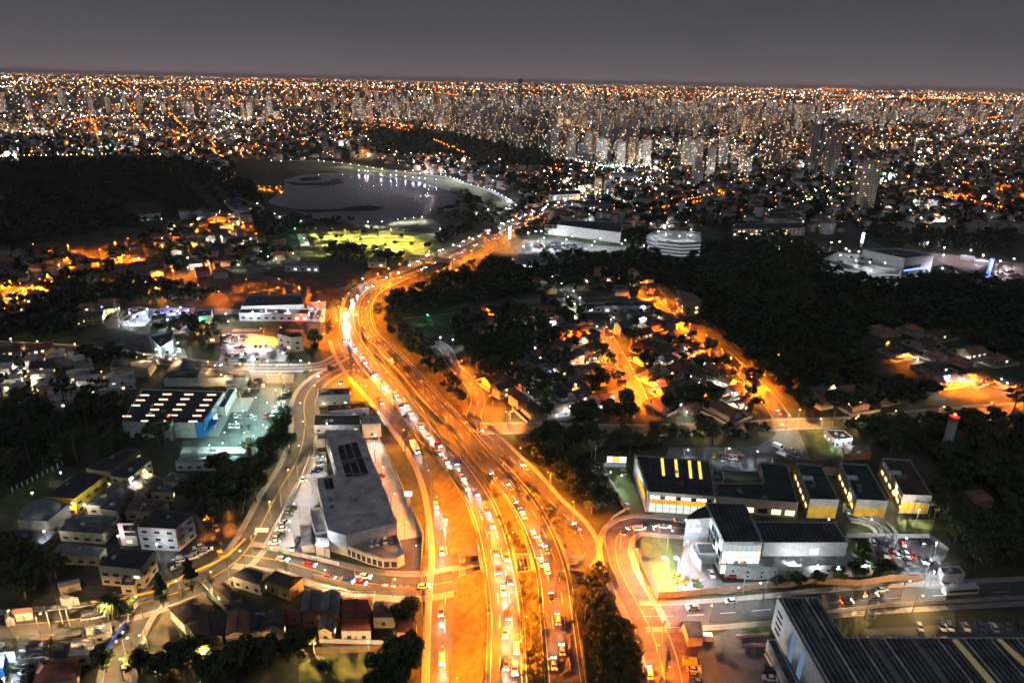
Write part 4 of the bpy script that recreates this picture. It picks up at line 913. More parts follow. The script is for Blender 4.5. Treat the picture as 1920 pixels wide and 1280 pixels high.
T, P, r = bld('gatehouse', 'white gatehouse with a dark flat roof at the car park entrance', 'gatehouse', [zh(945, 1020), zh(1072, 1018), zh(1112, 1066), zh(972, 1072)], 4.0, 'white', 'slate', 0.3, kit=1)
wall_line('perimeter_wall', 'panelled brick-brown wall between the office grounds and lower road', [zg(450, 1215), zg(560, 1210), zg(760, 1190), zg(870, 1180), zg(1100, 1155), zg(1280, 1145), zg(1415, 1120), zh(420, 1140), zh(620, 1110), zh(840, 1105)], 2.6, WALLS['brown'], seg=6.5)
wall_line('perimeter_wall', 'pale wall behind the parked cars beyond the white warehouse', [zh(360, 832), zh(880, 835), zh(1000, 925)], 1.8, WALLS['white'])
wall_line('parapet_wall', 'orange-lit curved parapet along the outer bend of the side street', [(1172, 957), (1150, 970), (1136, 990), (1133, 1015), (1143, 1055), (1160, 1100)], 1.1, WALLS['beige'])
wall_line('retaining_wall', 'low wall down the inner side of the orange-lit side street', [(1188, 1000), (1193, 1035), (1210, 1080), (1232, 1130)], 1.4, WALLS['brown'])
wall_line('retaining_wall', 'tall pale fence between highway trees and dealership lawn', [(1130, 875), (1150, 915), (1172, 957)], 1.8, WALLS['beige'])
for px_, py_ in ((1246, 1047), (1268, 1047)):
    pass

# ---------------------------------------------------------------- factory with the wide corrugated roof
patch('parking_lot', [zi(*p) for p in [(420, 505), (580, 430), (760, 480), (740, 560), (870, 700), (860, 760), (400, 760)]], mat('factory_yard', (0.10, 0.11, 0.115), 0.85, 0.2, 0.4))
patch('lawn', [zi(*p) for p in [(580, 400), (760, 390), (760, 470), (590, 430)]], M_GRASS)
patch('bank', [zi(*p) for p in [(270, 430), (340, 400), (420, 510), (400, 760), (330, 760)]], mat('earth_bank', (0.09, 0.06, 0.04), 0.95, 0.35, 0.3))
patch('parking_lot', [zi(*p) for p in [(1170, 440), (1990, 400), (1990, 475), (1170, 478)]], mat('rear_yard', (0.11, 0.11, 0.10), 0.9, 0.25, 0.3))
FR = [zi(780, 296), zi(966, 296), zi(1092, 482), zi(1990, 482), zi(1990, 860), zi(1092, 860)]
T, P, r = bld('factory', 'huge factory with a dark corrugated roof and white windowed side wall', 'factory', FR, 12.0, 'white', 'dark', 0.35, None, None, kit=0)
aF, bF = at(*zi(780, 296), 12), at(*zi(1092, 860), 12)
Q = [Vector(q) for q in inset(P, 0.4)]; d = Vector((bF.x - aF.x, bF.y - aF.y)).normalized(); nn = Vector((-d.y, d.x)); a0 = Vector((aF.x, aF.y))
lo = min((q - a0).dot(nn) for q in Q); hi = max((q - a0).dot(nn) for q in Q); off = lo + 0.7; kk = 0
while off < hi:
    ts = []
    for i in range(len(Q)):
        p, q = Q[i], Q[(i + 1) % len(Q)]; fp, fq = (p - a0).dot(nn) - off, (q - a0).dot(nn) - off
        if (fp > 0) != (fq > 0): ts.append((p + (q - p) * (fp / (fp - fq)) - a0).dot(d))
    ts.sort()
    for k in range(0, len(ts) - 1, 2):
        s, t = a0 + nn * off + d * ts[k], a0 + nn * off + d * ts[k + 1]; mb = MB(); mb.beam((s.x, s.y, 12.4), (t.x, t.y, 12.4), 0.55, 0.4)
        link('roof_rib', mb.mesh('roof_rib', [ROOFS['grey' if kk % 5 else 'taupe']], T.location), r)
    off += 1.55; kk += 1
for (q0, q1, q2, q3), mt_ in (((zi(1590, 486), zi(1612, 486), zi(1802, 700), zi(1770, 700)), glow('roof_strip', (0.9, 0.75, 0.35), 0.16)), ((zi(1793, 486), zi(1818, 486), zi(1990, 640), zi(1970, 650)), glow('roof_strip', (0.9, 0.75, 0.35), 0.16)),
                              ((zi(893, 320), zi(910, 320), zi(995, 475), zi(975, 475)), mat('dull_skylight', (0.20, 0.19, 0.16), 0.7, 0.2)), ((zi(1195, 486), zi(1215, 486), zi(1390, 720), zi(1360, 720)), mat('dull_skylight', (0.20, 0.19, 0.16), 0.7, 0.2)), ((zi(1395, 486), zi(1415, 486), zi(1600, 720), zi(1570, 720)), mat('dull_skylight', (0.20, 0.19, 0.16), 0.7, 0.2))):
    roof_quad(r, 'skylight', [q0, q1, q2, q3], 12.0, mt_, 0.5)
M_BLUEW = glow('blue_window_strip', (0.30, 0.52, 0.85), 0.35)
for i in range(len(P)):
    a, b = P[i], P[(i + 1) % len(P)]; L = math.hypot(b[0] - a[0], b[1] - a[1])
    if facing(a, b) > 0.03 and L > 40 and (b[1] - a[1]) / L < -0.3:
        for (u0, u1) in ((0.29, 0.345), (0.43, 0.485)):
            for k in range(7): panel(T, 'window', a, b, 1.0 + 1.45 * k, 2.25 + 1.45 * k, M_BLUEW, 0.04, 0.1, u0, u1)
        for k in range(4): panel(T, 'slot_window', a, b, 8.6 - 2.2 * k, 9.3 - 2.2 * k, M_GLASS, 0.04, 0.1, 0.05, 0.13)
bld('factory_annexe', 'long dark flat canopy along the factory\'s white side wall', 'building', [zi(735, 490), zi(775, 488), zi(890, 720), zi(840, 720)], 4.2, 'grey', 'slate', 0.3, kit=0)
bld('shed', 'small black-roofed shed beside the lower road junction', 'shed', [zi(345, 402), zi(432, 400), zi(440, 478), zi(372, 484)], 3.5, 'grey', 'dark', 0.2, kit=0)
for pts in ([zi(590, 480), zi(740, 470)], [zi(615, 528), zi(655, 518), zi(740, 522)], [zi(725, 560), zi(755, 615)]): wall_line('ramp_wall', 'low pale ramp wall in the factory yard', pts, 1.1, WALLS['white'], 0.5)
wall_line('perimeter_wall', 'long low wall along the lower road beside the factory', [zi(1000, 370), zi(1280, 340), zi(1600, 320), zi(1990, 300)], 1.6, WALLS['concrete'], seg=8)

# ---------------------------------------------------------------- middle distance: malls, halls, clubs
def zm(u, v): return (960 + u * 0.17708, 300 + v * 0.17708)
patch('parking_lot', [zm(*p) for p in [(20, 930), (130, 850), (600, 850), (900, 900), (1250, 930), (1320, 965), (1200, 1000), (900, 960), (500, 1040), (60, 985)]], mat('mall_lot', (0.20, 0.20, 0.20), 0.85, 0.2, 0.2))
patch('lawn', [zm(*p) for p in [(560, 800), (1150, 810), (1200, 880), (860, 895), (560, 840)]], M_GRASS, avoid=False)
T, P, r = bld('exhibition_hall', 'long hall with a black panelled roof and white end wall near the car park', 'hall', [zm(500, 640), zm(1165, 662), zm(1150, 775), zm(480, 690)], 11, 'white', 'dark', 0.6, (1, 14, 0.9, 0.3), None, kit=0)
bld('exhibition_hall', 'low white annexe of the black-roofed exhibition hall', 'hall', [zm(345, 690), zm(500, 690), zm(620, 715), zm(600, 745), zm(350, 720)], 7, 'white', 'grey', 0.4, kit=2)
def garage(name, label, rp, h, n, roofm='pale'):
    T, P, r = bld(name, label, 'car park', rp, h, 'grey', roofm, 0.8, kit=3); st = h / n
    for i in range(len(P)):
        a, b = P[i], P[(i + 1) % len(P)]
        if facing(a, b) > 0.02:
            for k in range(n): panel(T, 'parapet_band', a, b, k * st + 0.1, k * st + 0.1 + st * 0.45, glow('parapet_glow', (0.85, 0.92, 1.0), 0.30), 0.12, 0.2)  # parapets made to emit, standing in for light on the white bands
    c_ = Vector((sum(p[0] for p in P) / len(P), sum(p[1] for p in P) / len(P)))
    for p in P:                                  # lamps on the open roof deck
        q = c_ + (Vector(p) - c_) * 0.6; mk = MB(); mk.tube((0, 0, 0), (0, 0, 5), 0.1, 0.08, 5); lo_ = link('deck_lamp', mk.mesh('deck_lamp', [M_POLE]), T, (q.x - T.location.x, q.y - T.location.y, h))
        mk = MB(); mk.dome((0, 0, 5.2), 0.75, 0.5, 8, 2, full=True); link('lamp_head', mk.mesh('lamp_head', [lens_mat('W', 9)]), lo_); add_light((0, 0, 4.4), 'W', 3000, lo_, 0.3)
    return T
garage('parking_garage', 'curved white-banded parking garage left of the dark hill', [zm(1430, 800), zm(1545, 745), zm(2000, 770), zm(2000, 875), zm(1800, 885), zm(1560, 860)], 13, 4)
bld('mall', 'dark-roofed mall block above the curved parking garage', 'mall', [zm(1545, 722), zm(1920, 718), zm(1950, 760), zm(1540, 752)], 15, 'beige', 'dark', 0.6, kit=3)
def zn(u, v): return (1500 + u * 0.21875, 450 + v * 0.21875)
garage('parking_garage', 'white-banded rooftop car park half hidden behind the dark hill', [zn(200, 165), zn(330, 105), zn(540, 130), zn(900, 210), zn(840, 280), zn(620, 270), zn(420, 240)], 12, 4)
T, P, r = bld('mall', 'big pale mall block with a dark roof and blue light strips', 'mall', [zn(540, 85), zn(830, 78), zn(1150, 130), zn(900, 165)], 20, 'white', 'slate', 0.8, kit=4)
for i in range(len(P)):
    a, b = P[i], P[(i + 1) % len(P)]
    if facing(a, b) > 0.02:
        L = math.hypot(b[0] - a[0], b[1] - a[1])
        if (b[1] - a[1]) / L > 0.1:
            panel(T, 'blue_strip', a, b, 9.0, 10.2, glow('blue_strip', (0.10, 0.16, 1.0), 5), 0.1, 0.2, 0.05, 0.95); panel(T, 'terrace_shade_panel', a, b, 10.4, 13.5, M_DARK, 0.06, 0.1, 0.05, 0.6)  # the dark panel imitates the shaded depth of an open terrace
        else:
            for k in range(5): panel(T, 'window', a, b, 8, 11, M_GLASS, 0.05, 0.1, 0.5 + 0.05 * k, 0.54 + 0.05 * k)
patch('parking_lot', [zn(*p) for p in [(1040, 100), (1400, 140), (1920, 200), (1920, 330), (1600, 330), (1250, 210)]], mat('brown_lot', (0.22, 0.16, 0.13), 0.9, 0.2, 0.2))
T = thing('sign_pylon', 'blue glowing pylon sign on the brown car park beyond the hill', 'sign', at(*zn(1605, 325)))
mb = MB(); mb.box(0, 0, 9, 3, 1.2, 18); link('pylon', mb.mesh('pylon', [glow('pylon_blue', (0.08, 0.14, 1.0), 3.2)]), T)
mb = MB(); mb.box(0, -0.3, 12, 1.4, 1.3, 9); link('sign_face', mb.mesh('sign_face', [glow('pylon_white', (0.5, 0.8, 1.0), 3)]), T)
for u, v, lab in ((1440, 135, 'left'), (1560, 175, 'right')):
    bld('shed', 'long pale shed on the brown car park, %s of two' % lab, 'shed', [zn(u - 60, v - 8), zn(u + 60, v + 4), zn(u + 58, v + 14), zn(u - 62, v + 2)], 4, 'white', 'pale', 0.2, kit=0)
T = thing('sign_pylon', 'white lit pylon sign beside the mall car park', 'sign', at(*z1(1825, 705)))
mb = MB(); mb.box(0, 0, 11, 2.6, 1.2, 22); link('pylon', mb.mesh('pylon', [WALLS['concrete']]), T); mb = MB(); mb.box(0, -0.3, 15, 2.4, 1.4, 12); link('sign_face', mb.mesh('sign_face', [glow('sign_cool', (0.8, 0.95, 1.0), 3)]), T)
T = thing('sign_pylon', 'white lit pylon sign on the avenue left of the parking garages', 'sign', at(1614, 463))
mb = MB(); mb.box(0, 0, 8, 2.2, 1.2, 16); link('pylon', mb.mesh('pylon', [WALLS['concrete']]), T); mb = MB(); mb.box(0, -0.3, 10, 2.4, 1.4, 11); link('sign_face', mb.mesh('sign_face', [glow('sign_cool', (0.8, 0.95, 1.0), 3)]), T)
MID = [('low orange-lit warehouse beside the bright highway', [zm(440, 530), zm(520, 522), zm(670, 560), zm(640, 590)], 8, 'ochre', 'dark'), ('pinkish warehouse behind the orange-lit warehouse', [zm(560, 500), zm(680, 490), zm(760, 505), zm(690, 545)], 9, 'pink', 'dark'),
       ('store with rows of white lamps along its roof edge', [zm(620, 440), zm(900, 425), zm(1060, 465), zm(780, 485)], 9, 'grey', 'slate'), ('long floodlit shop with a white glowing front by the highway', [zm(400, 330), zm(730, 320), zm(720, 360), zm(400, 375)], 8, 'white', 'dark'),
       ('orange-fronted hall beside the floodlit shop', [zm(250, 365), zm(330, 330), zm(400, 350), zm(390, 385)], 9, 'ochre', 'brown'), ('round brilliant showroom at the highway bend', [zm(1140, 235), zm(1230, 215), zm(1330, 225), zm(1310, 255), zm(1180, 265)], 7, 'white', 'clay'),
       ('pale warehouse roof beyond the brilliant showroom', [zm(1040, 130), zm(1330, 140), zm(1340, 175), zm(1080, 165)], 9, 'white', 'pale'), ('plain cream block standing above the highway shops', [zm(880, 180), zm(955, 180), zm(957, 200), zm(878, 200)], 22, 'cream', 'pale'),
       ('grey six-storey block beside the plain cream block', [zm(985, 195), zm(1050, 197), zm(1052, 212), zm(988, 212)], 24, 'grey', 'slate'), ('low dark roof with small lit windows below the park car park', [z1(810, 790), z1(940, 790), z1(930, 815), z1(805, 812)], 5, 'cream', 'brown'),
       ('flat dark roof in front of the mall car park', [zm(60, 1020), zm(320, 1040), zm(300, 1100), zm(30, 1080)], 5, 'grey', 'grey'), ('dark flat roof beside the flat roof in front of the mall car park', [zm(310, 1055), zm(540, 1050), zm(530, 1085), zm(300, 1090)], 5, 'grey', 'dark'),
       ('long dark shop hall with a brilliant white front on the left', [(465, 555), (565, 553), (570, 572), (452, 575)], 7, 'white', 'slate'), ('lower grey shop roof with a red-lit end on the left', [(452, 578), (580, 580), (578, 590), (448, 588)], 5, 'white', 'brown'),
       ('black cubic building beside the crowded white car yard', [(520, 626), (565, 624), (567, 632), (546, 634)], 9, 'brown', 'dark'), ('small pale kiosk in the crowded car yard', [(471, 662), (486, 661), (487, 668), (470, 669)], 4, 'grey', 'slate'),
       ('small house among trees above the crowded car yard', [(385, 620), (412, 619), (411, 629), (383, 630)], 5, 'brick', 'brown'), ('pale gable-fronted apartment block by the yellow-lit street', [(279, 632), (312, 626), (326, 618), (322, 640), (300, 652)], 7, 'palegreen', 'dark'),
       ('green-lit black canopy in the middle of the left car lots', [(370, 582), (398, 580), (396, 592), (367, 594)], 5, 'palegreen', 'dark'), ('grey shed roof in the blue-lit car lot', [(240, 580), (262, 576), (276, 580), (250, 592)], 4, 'grey', 'slate'),
       ('long depot with a white front behind the right-hand houses', [(1133, 566), (1222, 565), (1220, 574), (1132, 575)], 5, 'white', 'dark'), ('lower depot roof left of the white-fronted depot', [(1088, 570), (1131, 568), (1130, 576), (1086, 577)], 4, 'white', 'slate'),
       ('terrace of flats beside the orange street at the hill foot', [(1268, 545), (1300, 552), (1315, 565), (1285, 570)], 10, 'cream', 'clay'), ('white wall-like block on the dark meadow edge', [(535, 492), (596, 496), (598, 500), (534, 498)], 5, 'white', 'slate'),
       ('long white hall left of the lake behind the lamps', [(408, 372), (440, 370), (495, 388), (440, 393)], 6, 'palegreen', 'slate'), ('white villa with many terraces at the forest edge', [(240, 400), (270, 394), (301, 396), (300, 404), (262, 408)], 8, 'white', 'pale'),
       ('long low warehouse roof right of the panelled hall', [(1380, 420), (1500, 418), (1510, 428), (1375, 430)], 8, 'beige', 'dark'), ('bright lit supermarket with a white cube sign', [(1440, 400), (1495, 398), (1510, 408), (1445, 412)], 7, 'white', 'dark')]
for lab, rp, h, w, rf in MID:
    T, P, r = bld('commercial_building', lab, 'building', rp, h, w, rf, 0.5, None, (max(1, int(h // 4)), 5, 2.4, 1.5, 1.4, 3.4), lit=0.35, lit_m=M_LITC if w in ('white', 'grey') else M_LITW, kit=2)
# bus station and footbridge over the highway
T = thing('footbridge', 'lattice footbridge with concrete piers crossing above the highway traffic', 'footbridge', at(800, 505, 0))
A, B = at(764, 484, 7.0), at(846, 492, 7.0); nrm = Vector((-(B - A).y, (B - A).x, 0)).normalized()
mb = MB(); mb.beam(A, B, 4.0, 0.5); link('deck', mb.mesh('deck', [WALLS['beige']], T.location), T)
for s in (-1.9, 1.9):
    mb = MB(); n = 22
    for zz in (0.1, 3.0): mb.beam(A + nrm * s + Vector((0, 0, zz + 0.1)), B + nrm * s + Vector((0, 0, zz + 0.1)), 0.35, 0.3)
    for k in range(n + 1): p = A.lerp(B, k / n) + nrm * s; mb.tube(p, p + Vector((0, 0, 3)), 0.16, 0.16, 5)
    link('lattice', mb.mesh('lattice', [WALLS['beige']], T.location), T)
for t in (0.03, 0.38, 0.97):
    p = A.lerp(B, t); mb = MB(); mb.box(p.x, p.y, 3.2, 2.0, 2.6, 6.5); link('pier', mb.mesh('pier', [WALLS['concrete']], T.location), T)
bld('bus_shelter', 'dark angular shelter roof beside the lattice footbridge', 'shelter', [(838, 484), (846, 484), (846, 488), (800, 506), (796, 504)], 5, 'concrete', 'slate', 0.1, kit=0)

# ---------------------------------------------------------------- towers
def tower_mesh(w, d, fl, style, seed, litp=0.15):
    rk = random.Random(seed); st = 3.1; h = fl * st; mb = MB(); wn_, wl_ = MB(), MB()
    mb.prism([(-w / 2, -d / 2), (w / 2, -d / 2), (w / 2, d / 2), (-w / 2, d / 2)], 0, h, 0)
    if style == 0:
        for s in (-0.5, 0.5): mb.box(s * w * 0.62, 0, h / 2 + 0.7, w * 0.12, d * 1.12, h + 1.4, 0)
        mb.box(0, -d / 2, h / 2 + 0.5, w * 0.14, 1.6, h + 1.0, 0)
    if style == 1:
        for k in range(fl): mb.box(0, -d / 2 - 0.55, k * st + 0.6, w * 0.92, 1.1, 1.1, 0); mb.box(-w / 2 - 0.5, 0, k * st + 0.6, 1.0, d * 0.7, 1.1, 0); mb.box(w / 2 + 0.5, 0, k * st + 0.6, 1.0, d * 0.7, 1.1, 0)
    if style == 2:
        for k in range(5): mb.box(-w / 2 + w * (k + 0.02) / 4 * 0.99, -d / 2 - 0.3, h / 2, 0.9, 0.8, h, 0)
    mb.box(0, 0, h + 1.8, w * 0.45, d * 0.5, 3.6, 0); mb.box(w * 0.1, 0, h + 4.2, w * 0.22, d * 0.3, 1.6, 0)
    nx, ny = max(3, int(w / 3.0)), max(3, int(d / 3.4))
    for face, n, L in ((0, nx, w), (1, ny, d), (2, ny, d)):
        for k in range(fl):
            for j in range(n):
                lit = rk.random() < litp; t = wl_ if lit else wn_
                c = (j + 0.5) / n * L - L / 2; hw = L / n * (0.30 if lit else 0.32); z0, z1_ = k * st + 1.0, k * st + 2.4; o = 0.06
                if style == 1 and face == 0: z0 += 0.3; 
                if face == 0: q = [(c - hw, -d / 2 - o, z0), (c + hw, -d / 2 - o, z0), (c + hw, -d / 2 - o, z1_), (c - hw, -d / 2 - o, z1_)]
                elif face == 1: q = [(w / 2 + o, c - hw, z0), (w / 2 + o, c + hw, z0), (w / 2 + o, c + hw, z1_), (w / 2 + o, c - hw, z1_)]
                else: q = [(-w / 2 - o, c + hw, z0), (-w / 2 - o, c - hw, z0), (-w / 2 - o, c - hw, z1_), (-w / 2 - o, c + hw, z1_)]
                t.face(q, rk.choice((0, 0, 0, 1, 2)) if lit else 0)
    return mb, wn_, wl_
TWC = {'pale': mat('tower_pale', (0.32, 0.28, 0.24), 0.85, 0.15, 0.1, coords='obj'), 'white': mat('tower_white', (0.38, 0.36, 0.34), 0.85, 0.12, 0.1, coords='obj'), 'brown': mat('tower_brown', (0.26, 0.17, 0.12), 0.85, 0.15, 0.1, coords='obj'), 'grey': mat('tower_grey', (0.17, 0.17, 0.18), 0.85, 0.15, 0.1, coords='obj')}
TLIT = [glow('tower_window_warm', (1.0, 0.70, 0.40), 2.2), glow('tower_window_white', (1.0, 0.90, 0.75), 2.8), glow('tower_window_amber', (1.0, 0.50, 0.15), 2.2)]
TPROTO = []
for s in range(14):
    w = (13, 16, 19, 15, 22, 14, 18)[s % 7]; d = (14, 13, 16)[s % 3]; fl = (14, 17, 20, 12, 18, 22, 16)[(s * 3) % 7]
    mb, a_, b_ = tower_mesh(w, d, fl, s % 3, s)
    TPROTO.append((mb.mesh('tower_body', [None]), a_.mesh('tower_windows', [M_GLASS]), b_.mesh('tower_lit', TLIT), fl * 3.1, w))
def tower(px, py, label, scale=(1, 1, 1), proto=None, colour='pale', rot=0.0, group='apartment towers of the skyline', xyz=None, full=True):
    me, mw, ml, h, w = TPROTO[RND.randrange(len(TPROTO)) if proto is None else proto]
    p = at(px, py) if xyz is None else Vector(xyz)
    o = link('apartment_tower', me, None, p); o.scale = scale; o.rotation_euler = (0, 0, rot)
    o.material_slots[0].link = 'OBJECT'; o.material_slots[0].material = TWC[colour]
    if full: c = link('window_grid', mw, o); c['kind'] = 'stuff'
    c = link('lit_window_grid', ml, o); c['kind'] = 'stuff'
    tag(o, label, 'tower', px, group); AVOID.append((p.x, p.y, 14))
    return o
def hero_tower(label, px, py, hpx, wpx, style, colour, lit=0.3, rot=0.1):
    p = at(px, py); d = math.hypot(p.x, p.y); dd = math.hypot(d, CAM_H) ; s = dd / FOC
    h = hpx * s / 0.985; w = wpx * s * 0.70; fl = max(6, int(h / 3.1))
    mb, a_, b_ = tower_mesh(w, w * 0.7, fl, style, int(px), lit)
    o = link('apartment_tower', mb.mesh('tower_body', [TWC[colour]]), None, p); o.rotation_euler = (0, 0, rot)
    c = link('window_grid', a_.mesh('tower_windows', [M_GLASS]), o); c['kind'] = 'stuff'
    c = link('lit_window_grid', b_.mesh('tower_lit', TLIT), o); c['kind'] = 'stuff'
    tag(o, label, 'tower', px, 'apartment towers of the skyline'); AVOID.append((p.x, p.y, 22))
for a in [('grey twin tower on the right, the left of the pair', 1519, 330, 78, 30, 0, 'grey', .04), ('pale grey twin tower on the right, the right of the pair', 1551, 334, 84, 28, 2, 'grey', .05), ('grey ribbed tower standing alone right of the twin towers', 1613, 392, 74, 42, 2, 'pale', .08),
          ('slab tower with many balcony lines and warm lower windows', 1443, 325, 78, 32, 1, 'grey', .14), ('amber-windowed tower right behind the balcony slab tower', 1469, 312, 52, 18, 1, 'brown', .2), ('white lit tower left of the black-sided tower', 1287, 310, 46, 26, 2, 'white', .2),
          ('white tower with strong vertical ribs behind the avenue', 1306, 318, 52, 18, 0, 'white', .2), ('dark tower with one bright white edge', 1330, 330, 54, 18, 0, 'grey', .1), ('white stepped tower above the amber-lit block', 1353, 312, 50, 20, 0, 'white', .2),
          ('round-looking banded block in front of the white towers', 1305, 348, 44, 24, 1, 'white', .1), ('low pale block with two lit bays near the balcony slab tower', 1394, 330, 32, 26, 2, 'pale', .3), ('wide pale apartment block between the white towers', 1385, 308, 34, 36, 1, 'white', .3),
          ('tall dark tower rising above the central skyline', 974, 218, 60, 12, 0, 'grey', .1), ('dark broad office tower with an amber roof sign', 905, 218, 44, 18, 2, 'grey', .1), ('slim pale tower rising at the far middle right', 1070, 205, 36, 7, 0, 'pale', .1)]:
    hero_tower(*a[:7], lit=a[7])
STRIPS = [(1045, 1215, 292, 312, 26, 'white', 'in the pale front row above the highway shops'), (830, 1060, 248, 296, 48, None, 'in the dense row along the dark wooded ridge'), (745, 900, 226, 250, 26, None, 'above the left end of the wooded ridge'),
          (860, 1260, 222, 256, 60, None, 'in the middle of the central skyline'), (640, 1300, 200, 222, 50, None, 'in the far central skyline'), (1270, 1500, 232, 262, 26, None, 'behind the balcony slab tower'),
          (1200, 1920, 212, 232, 36, None, 'in the far right skyline'), (60, 640, 186, 214, 18, None, 'in the far left skyline')]
tot = 0
for x0, x1, y0, y1, n, colr, phr in STRIPS:
    for k in range(n):
        t = (k + RND.random()) / n; px = x0 + (x1 - x0) * t
        if 'ridge' in phr: py = y0 + (y1 - y0) * t - RND.uniform(0, 14)
        else: py = RND.uniform(y0, y1)
        c = colr if colr and RND.random() < 0.75 else RND.choice(('pale', 'white', 'brown', 'grey', 'pale'))
        i = RND.randrange(len(TPROTO)); nm = {'pale': 'beige', 'white': 'white', 'brown': 'brown', 'grey': 'grey'}[c]
        hh = RND.uniform(0.7, 1.25); hw = 'tall' if TPROTO[i][3] * hh > 58 else 'low' if TPROTO[i][3] * hh < 40 else 'mid-height'
        tower(px, py, '%s %s tower %s' % (hw, nm, phr), (RND.uniform(0.85, 1.1), 1, hh), i, c, RND.uniform(-0.5, 0.5), full=py > 222); tot += 1
# ---------------------------------------------------------------- named spots used in labels
LANDMARKS += [(250, 470, 'below the dark left hill'), (60, 540, 'by the orange street at left'), (330, 470, 'left of the park car park'), (200, 600, 'above the yellow-lit street'), (60, 715, 'among the white terraced houses'), (330, 540, 'behind the left car lots'),
              (420, 650, 'by the crowded car yard'), (120, 820, 'in the wood left of the store'), (430, 920, 'by the tall trees beside the school'), (120, 1080, 'below the school'), (250, 1150, 'by the street fork at lower left'), (430, 1230, 'by the earth track'),
              (650, 1250, 'on the rough field'), (770, 960, 'on the bank beside the showroom'), (520, 830, 'between store and curving street'), (740, 630, 'along the highway bend'), (830, 690, 'by the side road right of highway'), (930, 660, 'in the dark grove right of highway'),
              (1060, 610, 'by the white depot'), (1170, 690, 'by the middle orange street'), (1020, 760, 'above the little green lawn'), (1290, 730, 'between the two orange streets'), (1390, 700, 'by the right orange street'), (1560, 740, 'below the dark right hill'),
              (1750, 640, 'on the dark right hill'), (1820, 730, 'by the far right street'), (1100, 830, 'above the dealership lawn'), (1300, 810, 'behind the upper car park'), (1140, 1150, 'between highway and side street'), (1500, 1090, 'before the white warehouse'),
              (1840, 980, 'in the dark wood at right'), (1660, 1040, 'by the warehouse car park'), (1350, 530, 'at the left foot of the right hill'), (1050, 520, 'in the dark wood beyond the highway'), (700, 470, 'around the park car park'), (640, 420, 'on the lake shore'),
              (880, 380, 'at the right end of the lake'), (1200, 450, 'by the mall car park'), (1450, 380, 'by the far avenues'), (900, 300, 'on the wooded ridge'), (300, 260, 'in the far left suburbs'), (1700, 330, 'in the far right suburbs'), (880, 900, 'beside the highway'),
              (1000, 940, 'on the slope right of highway'), (1300, 1080, 'in front of the office'), (1620, 1030, 'beside the warehouse car park')]

# ---------------------------------------------------------------- vehicles
PAINT = {k: mat('car_' + k, c, 0.35, 0.04, 1.0, 0.5, coords='obj') for k, c in dict(white=(0.70, 0.70, 0.70), silver=(0.40, 0.41, 0.42), black=(0.02, 0.02, 0.022), grey=(0.12, 0.12, 0.13), red=(0.42, 0.03, 0.025), blue=(0.04, 0.08, 0.28), yellow=(0.60, 0.35, 0.03)).items()}
M_TYRE = mat('tyre_rubber', (0.02, 0.02, 0.02), 0.9, 0.1, 2, coords='obj')
M_HEAD = glow('headlight_glow', (1.0, 0.95, 0.92), 60); M_TAIL = glow('tail_light_glow', (1.0, 0.06, 0.02), 22)
M_HOFF = mat('lamp_glass_clear', (0.5, 0.5, 0.5), 0.2, 0.05); M_TOFF = mat('lamp_glass_red', (0.25, 0.02, 0.02), 0.3, 0.05)
def extr(mb, prof, w0, w1f, m=0):
    """side profile [(x, z)] swept across the width; w1f narrows with height"""
    n = len(prof); zmax = max(p[1] for p in prof); zmin = min(p[1] for p in prof)
    L = [(x, -(w0 - (w0 - w1f) * (z - zmin) / (zmax - zmin)), z) for x, z in prof]; Rr = [(x, -y, z) for x, y, z in L]
    mb.face(L, m); mb.face(Rr[::-1], m)
    for i in range(n):
        j = (i + 1) % n; mb.face([L[j], L[i], Rr[i], Rr[j]], m)
